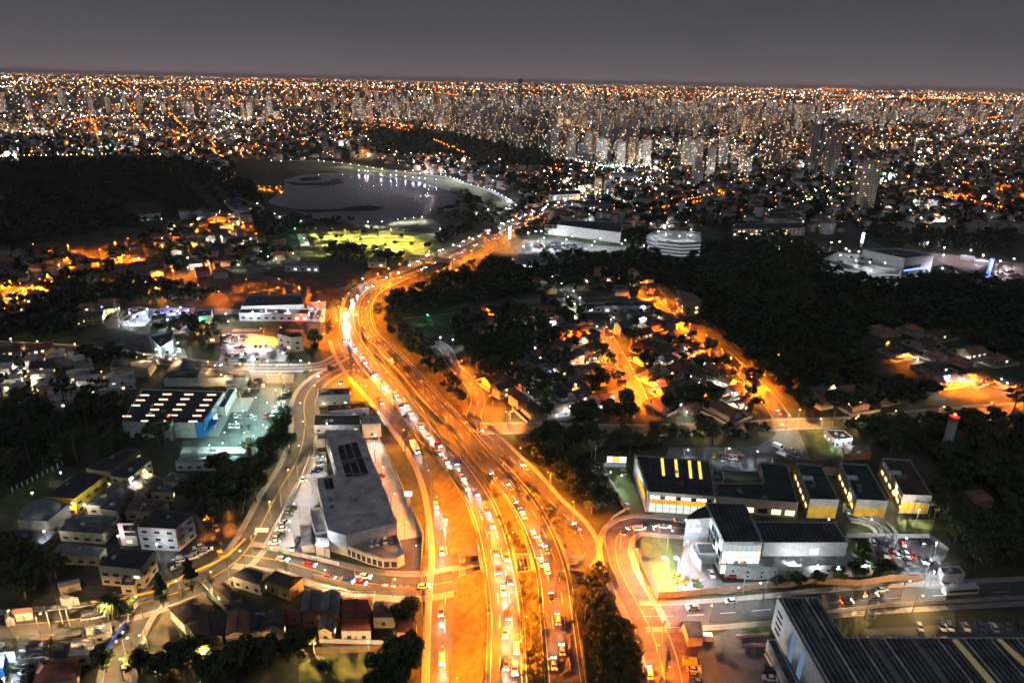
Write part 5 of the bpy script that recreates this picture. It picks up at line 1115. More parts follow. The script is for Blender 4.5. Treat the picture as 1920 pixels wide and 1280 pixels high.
def car_meshes(kind):
    body, glass, wh, hl, tl = MB(), MB(), MB(), MB(), MB()
    if kind == 'hatchback':
        extr(body, [(-1.95, 0.32), (1.98, 0.32), (2.0, 0.6), (1.85, 0.78), (0.95, 0.95), (-1.75, 0.98), (-1.95, 0.85)], 0.88, 0.80); extr(glass, [(-1.72, 0.96), (0.95, 0.93), (0.25, 1.44), (-1.35, 1.46)], 0.78, 0.62); body.prism([(-1.38, -0.62), (0.27, -0.62), (0.27, 0.62), (-1.38, 0.62)], 1.44, 1.50); Lh = 2.0; xs = (1.25, -1.25); r = 0.32
    elif kind == 'saloon':
        extr(body, [(-2.2, 0.32), (2.2, 0.32), (2.22, 0.6), (2.05, 0.76), (0.95, 0.93), (-1.4, 0.95), (-2.15, 0.9), (-2.22, 0.7)], 0.89, 0.80); extr(glass, [(-1.6, 0.94), (1.0, 0.92), (0.3, 1.40), (-1.0, 1.40)], 0.78, 0.60); body.prism([(-1.02, -0.6), (0.32, -0.6), (0.32, 0.6), (-1.02, 0.6)], 1.39, 1.45); Lh = 2.22; xs = (1.35, -1.35); r = 0.32
    elif kind == 'suv':
        extr(body, [(-2.2, 0.42), (2.2, 0.42), (2.24, 0.8), (2.1, 1.0), (1.1, 1.12), (-2.1, 1.14), (-2.2, 1.0)], 0.93, 0.86); extr(glass, [(-2.08, 1.12), (1.1, 1.10), (0.45, 1.64), (-1.85, 1.66)], 0.84, 0.70); body.prism([(-1.88, -0.7), (0.47, -0.7), (0.47, 0.7), (-1.88, 0.7)], 1.64, 1.72); Lh = 2.22; xs = (1.35, -1.35); r = 0.37
    elif kind == 'van':
        extr(body, [(-2.6, 0.4), (2.5, 0.4), (2.55, 0.85), (2.3, 1.2), (1.5, 2.1), (-2.55, 2.15)], 0.98, 0.90); extr(glass, [(2.28, 1.24), (1.52, 2.08), (1.48, 2.06), (1.5, 1.24)], 1.0, 0.92); body.box(-0.5, 0, 2.16, 3.2, 1.5, 0.06); Lh = 2.56; xs = (1.6, -1.6); r = 0.36
    elif kind == 'truck':
        body.box(-1.0, 0, 1.9, 6.6, 2.4, 2.5); extr(body, [(2.5, 0.5), (4.3, 0.5), (4.35, 1.2), (4.0, 2.6), (2.5, 2.6)], 1.15, 1.05); body.box(0, 0, 0.6, 8, 1.2, 0.3); extr(glass, [(4.33, 1.45), (4.06, 2.45), (4.0, 2.45), (4.2, 1.45)], 1.0, 0.95); Lh = 4.36; xs = (3.3, -2.6); r = 0.5
    else:                                 # bus
        extr(body, [(-5.8, 0.4), (5.8, 0.4), (5.85, 1.4), (5.7, 3.0), (-5.8, 3.05)], 1.25, 1.22); extr(glass, [(-5.4, 1.5), (5.0, 1.5), (5.0, 2.4), (-5.4, 2.4)], 1.28, 1.26); body.box(-1, 0, 3.15, 3, 1.6, 0.3); Lh = 5.86; xs = (3.8, -3.4); r = 0.5
    wy = 0.80 if kind not in ('truck', 'bus') else 1.1
    wh.tube((0, -0.11, 0), (0, 0.11, 0), r, r, 12); wh.face([(r * math.cos(2 * math.pi * i / 12), -0.11, r * math.sin(2 * math.pi * i / 12)) for i in range(12)])
    hl.box(0, 0, 0, 0.10, 0.42, 0.22); tl.box(0, 0, 0, 0.10, 0.40, 0.24)
    zl = 0.66 if kind in ('hatchback', 'saloon') else 0.9
    return dict(body=body, glass=glass, wheel=wh, hl=hl, tl=tl, L=Lh, xs=xs, r=r, wy=wy, zl=zl)
CARK = {k: car_meshes(k) for k in ('hatchback', 'saloon', 'suv', 'van', 'truck', 'bus')}
CARM = {}
for k, c in CARK.items():
    CARM[k] = dict(body=c['body'].mesh('car_body', [None]), glass=c['glass'].mesh('car_glass', [M_GLASS]), wheel=c['wheel'].mesh('car_wheel', [M_TYRE]))
    for on in (0, 1):
        CARM[k]['hl', on] = c['hl'].mesh('headlight', [M_HEAD if on else M_HOFF]); CARM[k]['tl', on] = c['tl'].mesh('tail_light', [M_TAIL if on else M_TOFF])
        allm = MB()
        for src, mi in ((c['body'], 0), (c['glass'], 1)):
            k0 = len(allm.v); allm.v += src.v; allm.f += [tuple(i + k0 for i in f) for f in src.f]; allm.m += [mi] * len(src.f)
        for x in c['xs']:
            for s in (-1, 1): allm.tube((x, s * c['wy'] - 0.11, c['r']), (x, s * c['wy'] + 0.11, c['r']), c['r'], c['r'], 8, 2)
        for s in (-1, 1):
            allm.box(c['L'], s * 0.55, c['zl'], 0.1, 0.5, 0.28, 3); allm.box(-c['L'], s * 0.55, c['zl'] + 0.1, 0.1, 0.5, 0.28, 4)
        CARM[k]['all', on] = allm.mesh('car', [None, M_GLASS, M_TYRE, M_HEAD if on else M_HOFF, M_TAIL if on else M_TOFF])
NCAR = [0]
def car(pos, heading, label, kind='hatchback', colour='white', on=0, group='parked cars', detail=True, spot=0, px=None):
    NCAR[0] += 1
    c, m = CARK[kind], CARM[kind]
    nm = {'truck': 'truck', 'bus': 'bus', 'van': 'van'}.get(kind, 'car')
    o = link('parked_' + nm if group.startswith('parked') else 'driving_' + nm, m['body'] if detail else m['all', on], None, pos); o.rotation_euler = (0, 0, heading)
    o.material_slots[0].link = 'OBJECT'; o.material_slots[0].material = PAINT[colour]
    tag(o, label, nm if nm != 'car' else 'car', px, group)
    AVOID.append((pos[0], pos[1], 3))
    if detail:
        link('glass', m['glass'], o)
        for x in c['xs']:
            for s in (-1, 1): link('wheel', m['wheel'], o, (x, s * c['wy'], c['r']))
        for s in (-1, 1):
            link('headlight', m['hl', on], o, (c['L'] - 0.02, s * 0.55, c['zl'])); link('tail_light', m['tl', on], o, (-c['L'] + 0.02, s * 0.55, c['zl'] + 0.1))
    if spot:
        add_light((c['L'] + 0.3, 0, 0.9), 'W', spot, o, 0.3, 'SPOT', Euler((math.radians(82), 0, math.radians(-90))), 50, 0.8)
    return o
KMIX = ['hatchback', 'hatchback', 'saloon', 'saloon', 'suv']; CMIX = ['white', 'white', 'silver', 'silver', 'black', 'black', 'grey', 'grey', 'red', 'blue']
def pick_heading(px, py, dv):
    a, b = at(px, py, 0), at(px + dv[0], py + dv[1], 0); return math.atan2(b.y - a.y, b.x - a.x)
def lot(zfun, pts, dv, phrase, cols=None, kinds=None, z=0.16, detail=True, jit=0.05):
    for i, p in enumerate(pts):
        px, py = zfun(*p); q = at(px, py, z)
        col = cols[i] if cols else RND.choice(CMIX); kd = kinds[i] if kinds else RND.choice(KMIX)
        q.z = z
        car(q, pick_heading(px, py, dv) + RND.uniform(-jit, jit) + (math.pi if RND.random() < 0.35 else 0), '%s %s parked %s' % (col, kd, phrase), kd, col, 0, 'parked cars', detail)
ident = lambda x, y: (x, y)
lot(za, [(347, 505), (375, 498), (392, 522), (380, 550), (376, 580), (350, 594)], (10, -1), 'by the showroom wall in the pale lot', ['silver', 'black', 'silver', 'white', 'black', 'blue'])
lot(za, [(282, 642)], (3, -8), 'alone in the pale lot', ['white'])
lot(za, [(215, 815), (200, 832), (192, 852), (175, 897), (162, 914), (152, 938), (140, 974), (126, 992), (110, 1020)], (10, -1), 'along the white wall of the pale lot', ['black', 'black', 'grey', 'white', 'silver', 'white', 'black', 'grey', 'white'])
lot(za, [(250, 1008), (222, 1056), (372, 832)], (-6, 10), 'near the grey canopy in the pale lot', ['black', 'white', 'silver'])
lot(za, [(605, 1000), (697, 1024), (735, 1018), (777, 1012), (818, 1005)], (1, -9), 'on the showroom terrace', ['black', 'white', 'white', 'white', 'grey'], z=3.75)
lot(za, [(746, 620)], (9, -1), 'on the long pale forecourt', ['red'])
lot(zc, [(705, 345), (745, 348), (790, 350), (815, 345), (800, 285), (910, 275), (1215, 285), (740, 280)], (2, -8), 'at the top of the store car park', ['white', 'black', 'black', 'black', 'grey', 'white', 'black', 'grey'])
lot(zc, [(1245, 360), (1200, 415), (1175, 450), (1185, 525), (1160, 560), (1140, 590), (1115, 630), (1110, 660), (1060, 725), (1070, 755), (1015, 900)], (10, -1), 'in the right row of the store car park', ['silver', 'black', 'black', 'silver', 'grey', 'silver', 'grey', 'white', 'black', 'silver', 'silver'])
lot(zc, [(945, 735)], (5, -8), 'alone beside the green stalls', ['red'])
lot(zc, [(495, 735), (560, 740), (680, 742), (735, 735), (790, 760)], (1, 8), 'in the upper middle row of the store car park', ['white', 'silver', 'grey', 'white', 'white'])
lot(zc, [(415, 885), (465, 885), (530, 888), (585, 880), (690, 895)], (1, 8), 'in the lower middle row of the store car park', ['white', 'silver', 'white', 'black', 'black'])
lot(zc, [(160, 920), (320, 685), (265, 725)], (4, -8), 'by the store entrance', ['silver', 'white', 'silver'])
lot(zc, [(830, 190)], (10, 0), 'alone on the brown side lot', ['black'])
lot(zd, [(1085, 545), (1108, 560), (1132, 560), (1095, 577), (1050, 602), (1072, 590), (990, 605), (975, 620), (968, 655), (990, 650), (945, 635)], (9, -2), 'in the schoolyard', ['white', 'silver', 'white', 'silver', 'white', 'silver', 'white', 'white', 'silver', 'black', 'black'])
lot(zd, [(1185, 520), (1205, 580), (1145, 445), (1180, 445)], (6, 9), 'in the orange-lit school corner', ['black', 'yellow', 'black', 'grey'])
lot(zf_, [(1075, 508), (1140, 497), (1195, 490)], (9, -2), 'beside the palm on the lower street', ['silver', 'silver', 'white'], z=0.25)
lot(zg, [(800, 322), (850, 325), (855, 348), (886, 325), (912, 332), (918, 355), (941, 332), (968, 335), (740, 340)], (1, -9), 'in the upper car park row', ['yellow', 'black', 'silver', 'red', 'white', 'white', 'white', 'red', 'silver'])
lot(zg, [(1208, 268), (1232, 312)], (9, 4), 'in the upper car park', ['white', 'white'], ['van', 'van']); lot(zg, [(1294, 290), (1305, 320)], (9, 3), 'near the vans in the upper car park', ['white', 'silver'])
lot(zg, [(232, 425)], (4, 9), 'on the dealership lawn edge', ['silver']); lot(zg, [(258, 640), (788, 1072)], (3, 9), 'near the dealership gate', ['silver', 'white'])
lot(zg, [(575, 1085), (600, 1120)], (9, 2), 'under the floodlights by the office', ['yellow', 'yellow'])
lot(zg, [(910, 1082)], (9, 0), 'in the bright garage mouth', ['red'])
lot(zh, [(530, 872), (576, 880), (637, 880), (715, 886), (842, 872)], (3, 8), 'along the back wall of the warehouse car park', ['silver', 'grey', 'grey', 'red', 'black'])
lot(zh, [(575, 948), (603, 945), (640, 946), (676, 950), (712, 945), (742, 952), (776, 950), (742, 988), (845, 984), (884, 986)], (4, 8), 'in the warehouse car park', ['black', 'white', 'red', 'white', 'black', 'white', 'red', 'grey', 'white', 'black'])
lot(zh, [(992, 1130)], (9, 0), 'at the gatehouse', ['white']); lot(zh, [(580, 1168)], (9, -1), 'on the lower road by the brown wall', ['silver'], z=0.2)
lot(zi, [(563, 318)], (9, -1), 'on the lower road below the office', ['silver'], z=0.2)
lot(zi, [(440, 490)], (9, 0), 'beside the small black shed', ['white'], ['van'])
lot(zi, [(385, 603)], (9, 1), 'at the edge of the factory yard', ['yellow'], ['van'])
lot(zi, [(395, 632), (400, 662), (408, 688), (742, 640), (745, 672)], (9, 1), 'in the factory yard', ['silver', 'grey', 'blue', 'black', 'white'])
lot(zi, [(1437, 437), (1540, 436), (1573, 437), (1650, 437), (1716, 438), (1780, 439), (1842, 436), (1898, 436)], (3, 6), 'behind the factory', ['silver', 'silver', 'white', 'white', 'blue', 'white', 'grey', 'black'])
lot(zq, [(RND.uniform(1000, 1200), RND.uniform(460, 560)) for _ in range(26)], (8, -2), 'in the crowded car yard', detail=False)
lot(zq, [(1020 + 24 * k, 612 + (k % 2) * 8) for k in range(7)] + [(1250 + 40 * k, 545) for k in range(5)] + [(1480, 570), (1500, 600), (1350, 605), (620, 605), (650, 580)], (3, -8), 'at the front of the crowded car yard', detail=False)
lot(zq, [(520 + 24 * k, 270 + (k * 7) % 18) for k in range(10)], (3, -8), 'in the blue-lit car lot', detail=False)
lot(zq, [(240 + 16 * k, 340 - 13 * k) for k in range(8)], (8, 1), 'in the white-lit car lot at left', detail=False)
lot(zq, [(1680 + 9 * k, 320 - 16 * (k % 5)) for k in range(9)], (8, 1), 'on the lit corner lot by the highway', detail=False)
lot(zm, [(RND.uniform(250, 800), RND.uniform(895, 960)) for _ in range(44)], (8, 2), 'on the mall car park', detail=False)
lot(zn, [(RND.uniform(300, 760), RND.uniform(150, 230)) for _ in range(14)], (8, 3), 'on the rooftop car park', z=12.3, detail=False)
lot(zn, [(RND.uniform(1640, 1900), RND.uniform(270, 325)) for _ in range(16)], (8, 3), 'on the brown car park', detail=False)
def zk(u, v): return (840 + u * 0.229, 540 + v * 0.229)
lot(zk, [(95, 635), (118, 660), (1800, 168), (1880, 195), (1335, 380), (1420, 650), (1330, 690), (1490, 590)], (5, 8), 'in an orange-lit side street', detail=False)
# moving traffic, stopped where the photograph caught it
def tangent(key, p):
    L, N, w = ROADS[key]; i = min(range(len(L)), key=lambda k: (L[k].x - p.x) ** 2 + (L[k].y - p.y) ** 2)
    d = L[min(i + 1, len(L) - 1)] - L[max(i - 1, 0)]; return math.atan2(d.y, d.x), L[i].z
def traffic(key, zfun, pts, toward, phrase, kinds=None, cols=None, spot=2500, detail=True, zf=None):
    for i, p in enumerate(pts):
        px, py = zfun(*p); q = at(px, py, zf(py) if zf else 0.1)
        a, z = tangent(key, q); q.z = z + 0.02
        if toward: a += math.pi          # road lines are traced away from the camera
        kd = kinds[i] if kinds else RND.choice(KMIX); col = cols[i] if cols else RND.choice(CMIX)
        car(q, a, '%s %s driving %s %s' % (col, kd, 'with headlights on' if toward else 'with red tail lights', phrase), kd, col, 1, 'moving traffic', detail, spot)
def z3(u, v): return (640 + u * 0.32808, 860 + v * 0.32808)
def z5(u, v): return (640 + u / 3, 460 + v / 3)
traffic('hwl', z3, [(600, 20), (650, 30), (715, 170), (830, 300), (880, 540), (945, 570), (925, 760), (990, 1210)], True, 'on the near highway', zf=hz, spot=9000)
traffic('hwl', z5, [(490, 1080), (390, 945), (335, 910), (305, 845), (190, 725), (175, 735), (75, 580), (28, 495), (18, 540), (25, 420), (55, 350), (20, 380), (62, 310)], True, 'on the highway bend', zf=hz, spot=9000)
traffic('hwl', z5, [(150, 240), (185, 230), (265, 180), (330, 155), (390, 115), (440, 90)], True, 'before the footbridge', zf=hz, spot=9000, detail=False)
traffic('hwl', z3, [(560, -30), (690, 110), (770, 200), (860, 380), (900, 640), (960, 700), (955, 900), (935, 1000), (1000, 1090), (940, 1180)], True, 'on the near highway', zf=hz, spot=9000)
traffic('hwl', z5, [(545, 1130), (445, 1020), (360, 900), (250, 790), (230, 800), (130, 660), (110, 630), (45, 545), (40, 450), (12, 460), (38, 390), (70, 330), (95, 285)], True, 'on the highway bend', zf=hz, spot=9000)
traffic('hwr', z3, [(1010, 270), (1040, 330), (1140, 600), (1130, 480), (1200, 800), (1235, 930), (1260, 1100)], False, 'on the right carriageway', zf=hz, spot=4000)
traffic('svl', z3, [(540, 270), (590, 340), (575, 535), (570, 880), (575, 1150)], True, 'on the left service road', spot=13000)
traffic('svl', z5, [(222, 890), (212, 868)], True, 'high on the left service road', spot=6000)
traffic('svl', z5, [(415, 1150)], True, 'on the left service road beside the showroom', ['truck'], ['white'], spot=6000)
traffic('hwr', z3, [(870, 105), (965, 170), (1100, 440), (1170, 530), (1215, 1180), (1175, 640)], False, 'on the right carriageway', zf=hz, spot=4000)
traffic('svr', z3, [(1345, 400), (1050, 55)], False, 'on the right service road', spot=4000)
traffic('hwr', z5, [(280, 660), (160, 530), (85, 400), (470, 130), (520, 105), (545, 95), (440, 145), (600, 78)], False, 'on the far right carriageway', zf=hz, spot=4000, detail=False)
traffic('s2', ze, [(925, 37), (1115, 75), (1245, 162), (1372, 184), (1462, 203), (1497, 157), (1650, 235), (1750, 238), (1835, 230), (1900, 225)], False, 'in the queue below the showroom', cols=['white', 'red', 'red', 'blue', 'red', 'white', 'white', 'grey', 'black', 'white'], spot=1200)
traffic('s5', zg, [(240, 810), (330, 785), (385, 780), (490, 772), (590, 735)], True, 'on the bend before the dealership', spot=1500)
traffic('s5', zi, [(190, 650)], True, 'down the orange-lit side street', spot=3000)
traffic('s6', zi, [(390, 348)], True, 'at the lower road junction', spot=2500); traffic('s6', zi, [(1215, 288), (1100, 320)], False, 'on the lower road', spot=2500); traffic('s6', zi, [(1620, 275)], True, 'on the lower road by the gatehouse', ['bus'], ['silver'], spot=2500)
traffic('s7', z5, [(770, 1050)], False, 'at the lane above the green lawn', spot=800); traffic('s8', ident, [(1460, 775)], True, 'at the foot of the right orange street', spot=2500)
traffic('s4', zq, [(910, 690), (950, 692), (560, 640)], False, 'on the yellow-lit street', spot=1500)
traffic('s1', za, [(515, 60), (385, 17)], True, 'at the fork above the showroom', spot=2000)
for key, tow, n, phr in (('hwl', True, 44, 'on the far bright highway'), ('hwr', False, 22, 'on the far highway outbound')):
    L, N, w = ROADS[key]; ks = [i for i, p in enumerate(L) if p.y > at(805, 482, 0).y]
    for k in range(n):
        i = ks[int((k + RND.random() * 0.8) / n * (len(ks) - 1))]; off = RND.choice((-3.3, 0, 3.3)); q = L[i] + N[i] * off; a, z = tangent(key, q)
        col = RND.choice(CMIX); kd = RND.choice(KMIX + ['van'])
        car((q.x, q.y, z), a + (math.pi if tow else 0), '%s %s %s %s' % (col, kd, 'with headlights' if tow else 'with tail lights', phr), kd, col, 1, 'moving traffic', False, 9000 if k % 2 == 0 else 0)

# ---------------------------------------------------------------- street lamps
mb = MB(); mb.tube((0, 0, 0), (0, 0, 8.6), 0.13, 0.08, 6); mb.tube((0, 0, 8.5), (1.5, 0, 9.0), 0.06, 0.05, 5); LAMP_POLE = mb.mesh('lamp_pole', [M_POLE])
mb = MB(); mb.tube((0, 0, 0), (0, 0, 5.0), 0.10, 0.07, 6); LAMP_SHORT = mb.mesh('lamp_pole', [M_POLE])
HEADS = {}
def head_mesh(k, s):
    if (k, s) not in HEADS:
        h = MB(); h.dome((0, 0, 0), 0.42, 0.26, 8, 2, full=True); HEADS[k, s] = h.mesh('lamp_head', [lens_mat(k, s)])
    return HEADS[k, s]
KN = {'O': 'orange', 'H': 'orange', 'Y': 'warm yellow', 'P': 'yellow-green', 'W': 'white', 'T': 'warm white', 'V': 'violet-white', 'B': 'blue', 'G': 'green', 'R': 'red', 'C': 'cold green-white'}
NL = [0]
POWER = {'O': 6.6, 'H': 6.1, 'Y': 3.0, 'P': 3, 'W': 1.1, 'T': 1.3, 'V': 1.5, 'B': 2.0, 'G': 1.5, 'R': 1.5, 'C': 2.4}
LENS_S = {'O': 3.2, 'H': 3.2, 'Y': 5, 'P': 3}
def lamp_light(loc, key, power, parent): add_light(loc, key, power, parent, 0.3) if key in 'VTWBGRC' else add_light(loc, key, power, parent, 0.3, 'SPOT', None, 164, 0.25)
LAMPS = []
def lamp(px, py, key='O', power=6000, h=9.0, phrase=None, rot=None, glare=1.0):
    """street lamp whose lit head is at the photo point px, py"""
    q = at(px, py, h); zb = 0.0
    for kk in ('hwl', 'hwr'):
        L_ = ROADS[kk][0]; n_ = min(L_, key=lambda p: (p.x - q.x) ** 2 + (p.y - q.y) ** 2)
        if math.hypot(n_.x - q.x, n_.y - q.y) < 11 and n_.z > 1: zb = n_.z - 0.3
    if zb: q = at(px, py, h + zb)
    q.z = zb
    LAMPS.append((math.hypot(q.x, q.y), px, py, key, power * POWER[key] * (1 + max(0, math.hypot(q.x, q.y) - 300) / 350), h, phrase, RND.uniform(0, 6.28), glare, q))
def build_lamps(limit=295):
    """the nearest lamps are things of their own, the small far ones are joined into one mass"""
    LAMPS.sort(key=lambda l: l[0]); far = MB(); fcol = []
    city_l = struct('distant_street_lamps', None, 'stuff', 'small far street lamps along the lake, park and distant roads'); city_l['category'] = 'lamps'
    for n, (dist, px, py, key, power, h, phrase, a, glare, q) in enumerate(LAMPS):
        short = h < 7; p = Vector((q.x, q.y, q.z)); s = glare * (0.58 + dist / 700)
        if n >= limit:
            k = len(far.v); far.tube((q.x, q.y, 0), (q.x, q.y, h - 0.1), 0.12, 0.09, 4); far.dome((q.x, q.y, h + 0.1), 0.42 * s, 0.30 * s, 6, 2, 1, True)
            c = np.array((1.0, 0.34, 0.10) if key in 'OH' else LC[key]) * LENS_S.get(key, 9); fcol += [(*c, 1.0)] * (len(far.v) - k)
            lamp_light((q.x, q.y, h - 0.5), key, power, city_l); continue
        NL[0] += 1
        if not short: p -= Vector((1.5 * math.cos(a), 1.5 * math.sin(a), 0))
        o = link('street_lamp', LAMP_SHORT if short else LAMP_POLE, None, p); o.rotation_euler = (0, 0, a); o.scale = (1, 1, h / (5.0 if short else 9.0))
        hl = link('lamp_head', head_mesh(key, LENS_S.get(key, 9)), o, (0 if short else 1.6, 0, 5.15 if short else 8.98)); hl.scale = (s, s, s / o.scale.z)
        lamp_light((0 if short else 1.6, 0, (4.6 if short else 8.4)), key, power, o)
        tag(o, '%s %s lamp %s' % (KN[key], 'low' if short else 'street', phrase or near_phrase(px, py)), 'street lamp', px, 'street lamps')
    m = bpy.data.materials.new('far_lamp_glow'); m.use_nodes = True; nt = m.node_tree; nt.nodes.remove(nt.nodes['Principled BSDF']); e = nt.nodes.new('ShaderNodeEmission'); av = nt.nodes.new('ShaderNodeAttribute'); av.attribute_name = 'tint'
    nt.links.new(av.outputs['Color'], e.inputs['Color']); e.inputs['Strength'].default_value = 1.0; nt.links.new(e.outputs[0], nt.nodes['Material Output'].inputs['Surface']); m.cycles.emission_sampling = 'NONE'
    me = far.mesh('distant_street_lamps', [M_POLE, m]); at_ = me.color_attributes.new('tint', 'FLOAT_COLOR', 'POINT'); at_.data.foreach_set('color', np.array(fcol, np.float32).ravel())
    old = city_l; city2 = struct('distant_street_lamps', me, 'stuff', old['label']); city2['category'] = 'lamps'
    for c in list(old.children): c.parent = city2
    bpy.data.objects.remove(old); city2.name = 'distant_street_lamps'
PW = 9000
for p in [(40, 270), (205, 160), (265, 130), (327, 105), (223, 243), (275, 212), (153, 315), (137, 355), (145, 390), (168, 480), (212, 532), (262, 582), (70, 670), (97, 705), (450, 762), (140, 790), (587, 890), (700, 995), (350, 1035), (1008, 1140), (254, 713), (493, 32), (578, 132), (333, 180), (10, 300)]:
    lamp(*z5(*p), 'H', PW, 10)
for p in [(500, 65), (545, 215), (570, 398), (790, 297), (842, 420), (1077, 185), (1147, 277), (1183, 75), (1325, 243), (720, 160), (1445, 445), (580, 1070), (990, 760), (640, 640), (1270, 640), (840, 880), (1010, 1000), (800, 620), (660, 1250), (925, 30), (1060, 900), (1000, 330), (880, 120), (1110, 560), (980, 420)]:  # includes lamps added in the median to brighten dark carriageway stretches
    q = z3(*p); lamp(*q, 'H', PW * 0.75, 11, glare=0.8)
for p in [(1630, 38), (1690, 15), (1780, 105), (1298, 320), (1338, 405), (1428, 530), (1513, 658), (1587, 806), (1007, 352), (110, 595), (218, 727), (345, 882), (320, 170), (1440, 800), (1540, 720), (1280, 560)]: lamp(*zk(*p), 'O', 9500, 8)
for p in [(475, 1010), (522, 1008)]: lamp(*zk(*p), 'Y', 2500, 8)
def zr(u, v): return (1240 + u * 0.14583, 640 + v * 0.14583)
for p in [(777, 97), (1035, 318), (1293, 583), (1327, 430), (600, 20), (1160, 450), (900, 200)]: lamp(*zr(*p), 'O', 11000, 8)
for px, py in ((1283, 606), (1294, 607), (1325, 628), (1245, 563), (1213, 527)): lamp(px, py, 'O', 7000, 8)
for p in [(500, 420), (340, 545), (175, 655), (1715, 110), (350, 100), (715, 110), (1055, 160), (1215, 80), (1355, 40), (1300, 215), (1035, 300), (1830, 380), (1650, 560), (20, 550), (100, 490), (420, 470), (240, 600), (820, 400), (740, 300)]: lamp(p[0] * 0.177, 440 + p[1] * 0.177, 'O', 13000, 8)
for p in [(600, 360), (885, 360), (1445, 390), (1430, 12), (1590, 75), (1175, 15), (800, 60), (960, 110), (1780, 440), (1890, 340), (1895, 225), (1290, 400)]: lamp(*zq(*p), 'O', 7000, 8)
for p in [(1095, 425), (1075, 440), (1195, 430), (1160, 405), (1270, 395), (990, 330)]: lamp(p[0] / 3, 100 + p[1], 'O', 9000, 8) if 0 else None
for p in [(345, 360), (390, 490), (362, 420), (320, 438), (430, 415), (470, 425), (405, 405), (455, 417)]: lamp(p[0], p[1], 'O', 9000, 8)
# right-hand side street and lower road
for p in [(315, 908), (390, 1145), (240, 815)]: lamp(*zg(*p), 'O', 3600, 8)
for p in [(282, 615), (235, 515), (130, 70), (205, 345)]: lamp(*zi(*p), 'O', 4200, 8)
for p in [(1393, 218), (1185, 290), (1452, 285), (800, 345), (480, 330)]: lamp(*zi(*p), 'Y', 2600, 8)
# warm lamps on the left streets
for px, py in ((15, 1145), (75, 1150), (130, 1138), (190, 1135), (255, 1118), (330, 1088), (395, 1072), (450, 1032), (478, 1000), (505, 940), (540, 880), (560, 835), (568, 790), (563, 755), (590, 722), (540, 1047), (610, 1068), (670, 1080), (740, 1085), (238, 1195), (225, 1235), (262, 1190)): lamp(px, py, 'Y', 3000, 8.5)
for px, py in ((20, 635), (70, 640), (140, 645), (215, 655), (270, 664), (330, 672), (390, 678), (450, 682), (520, 684), (580, 680), (500, 702), (525, 700), (415, 702)): lamp(px, py, 'Y', 3000, 8.5)
for px, py in ((380, 1215), (480, 1208), (590, 1205), (690, 1203)): lamp(px, py, 'Y', 2400, 7.5)
for px, py in ((1480, 778), (1540, 785), (1610, 780), (1680, 770), (1770, 762), (1860, 755), (1500, 768), (1330, 785)): lamp(px, py, 'Y', 3000, 8)
# store, showroom, dealership and office lamps
for p in [(505, 330), (800, 440), (1090, 330), (970, 520), (600, 640), (760, 720), (900, 850), (500, 800), (620, 970), (330, 960), (760, 1010), (300, 1120), (560, 1120), (100, 1150), (1060, 640)]: lamp(*zc(*p), 'C', 1500, 8.5, glare=0.6)
for p in [(400, 500), (305, 640), (230, 780), (380, 1000), (200, 940), (425, 300)]: lamp(*za(*p), 'W', 2200, 7.5, glare=0.8)
for p in [(700, 440), (760, 560), (830, 720), (900, 890), (960, 1030), (715, 372)]: lamp(*za(*p), 'T', 1500, 7.5, glare=0.6)
for p in [(490, 960), (565, 960)]: lamp(*zg(*p), 'W', 16000, 10, glare=2.0)
for p in [(540, 790), (640, 860), (720, 1100), (960, 1150), (1100, 1120), (1240, 120), (900, 270), (1080, 290), (640, 280), (220, 440), (150, 420), (440, 760)]: lamp(*zg(*p), 'W', 2600, 7.5, glare=0.8)
for p in [(30, 990), (180, 1010), (310, 1020), (480, 1010), (740, 840), (930, 870), (880, 1000), (915, 1050), (300, 215), (395, 212), (700, 640), (520, 720), (250, 720), (110, 560), (380, 560), (670, 540), (820, 660)]: lamp(*zh(*p), 'T' if p[1] < 760 and p[1] > 400 else 'W', 2600, 6, glare=0.7)
for p in [(460, 310), (240, 455), (720, 165), (645, 480), (855, 525), (330, 135), (175, 245)]: lamp(*zd(*p), 'W', 2000, 6.5)
for p in [(262, 285), (395, 300), (800, 130), (745, 190)]: lamp(*zd(*p), 'Y', 1500, 6)
lamp(*zd(1128, 370), 'O', 6500, 7)
for p in [(640, 510), (470, 560), (560, 330), (1015, 285), (1225, 270), (1330, 260), (1500, 255), (1690, 245), (1745, 190), (1035, 345), (1240, 640), (1460, 590), (1340, 655), (1150, 600), (1600, 650), (300, 300), (400, 250), (660, 235), (1120, 470), (1310, 480)]: lamp(*zq(*p), 'W', 5200, 7)
for p in [(560, 230), (640, 262), (720, 255), (45, 232)]: lamp(*zq(*p), 'B', 9000, 7)
lamp(*zq(820, 318), 'G', 2200, 4); lamp(*zq(1600, 290), 'R', 1800, 6); lamp(*z5(485, 392), 'G', 1800, 6); lamp(*z1(280, 572), 'G', 2500, 8); lamp(1460, 665, 'R', 900, 6); lamp(1476, 660 + 16, 'G', 1200, 4) if 0 else None
for p in [(1180, 418), (1310, 398), (1240, 215), (1275, 290), (627, 530), (557, 518), (1090, 578), (120, 187), (1000, 440), (210, 940), (190, 1068), (900, 790), (1290, 920)]: lamp(*z5(*p), 'W', 2600, 6)
for p in [(835, 260), (1035, 230), (1080, 80), (980, 75), (1360, 150), (1600, 150), (420, 830), (960, 990), (1000, 970), (1265, 592), (1690, 550), (1080, 950)]: lamp(*zk(*p), 'W', 2200, 5)
for p in [(1165, 428), (1220, 458), (1245, 540), (1725, 528), (1500, 735), (1600, 640), (1825, 775)]: lamp(p[0] / 3 + 1280, p[1] / 3 + 460, 'W', 2600, 6)
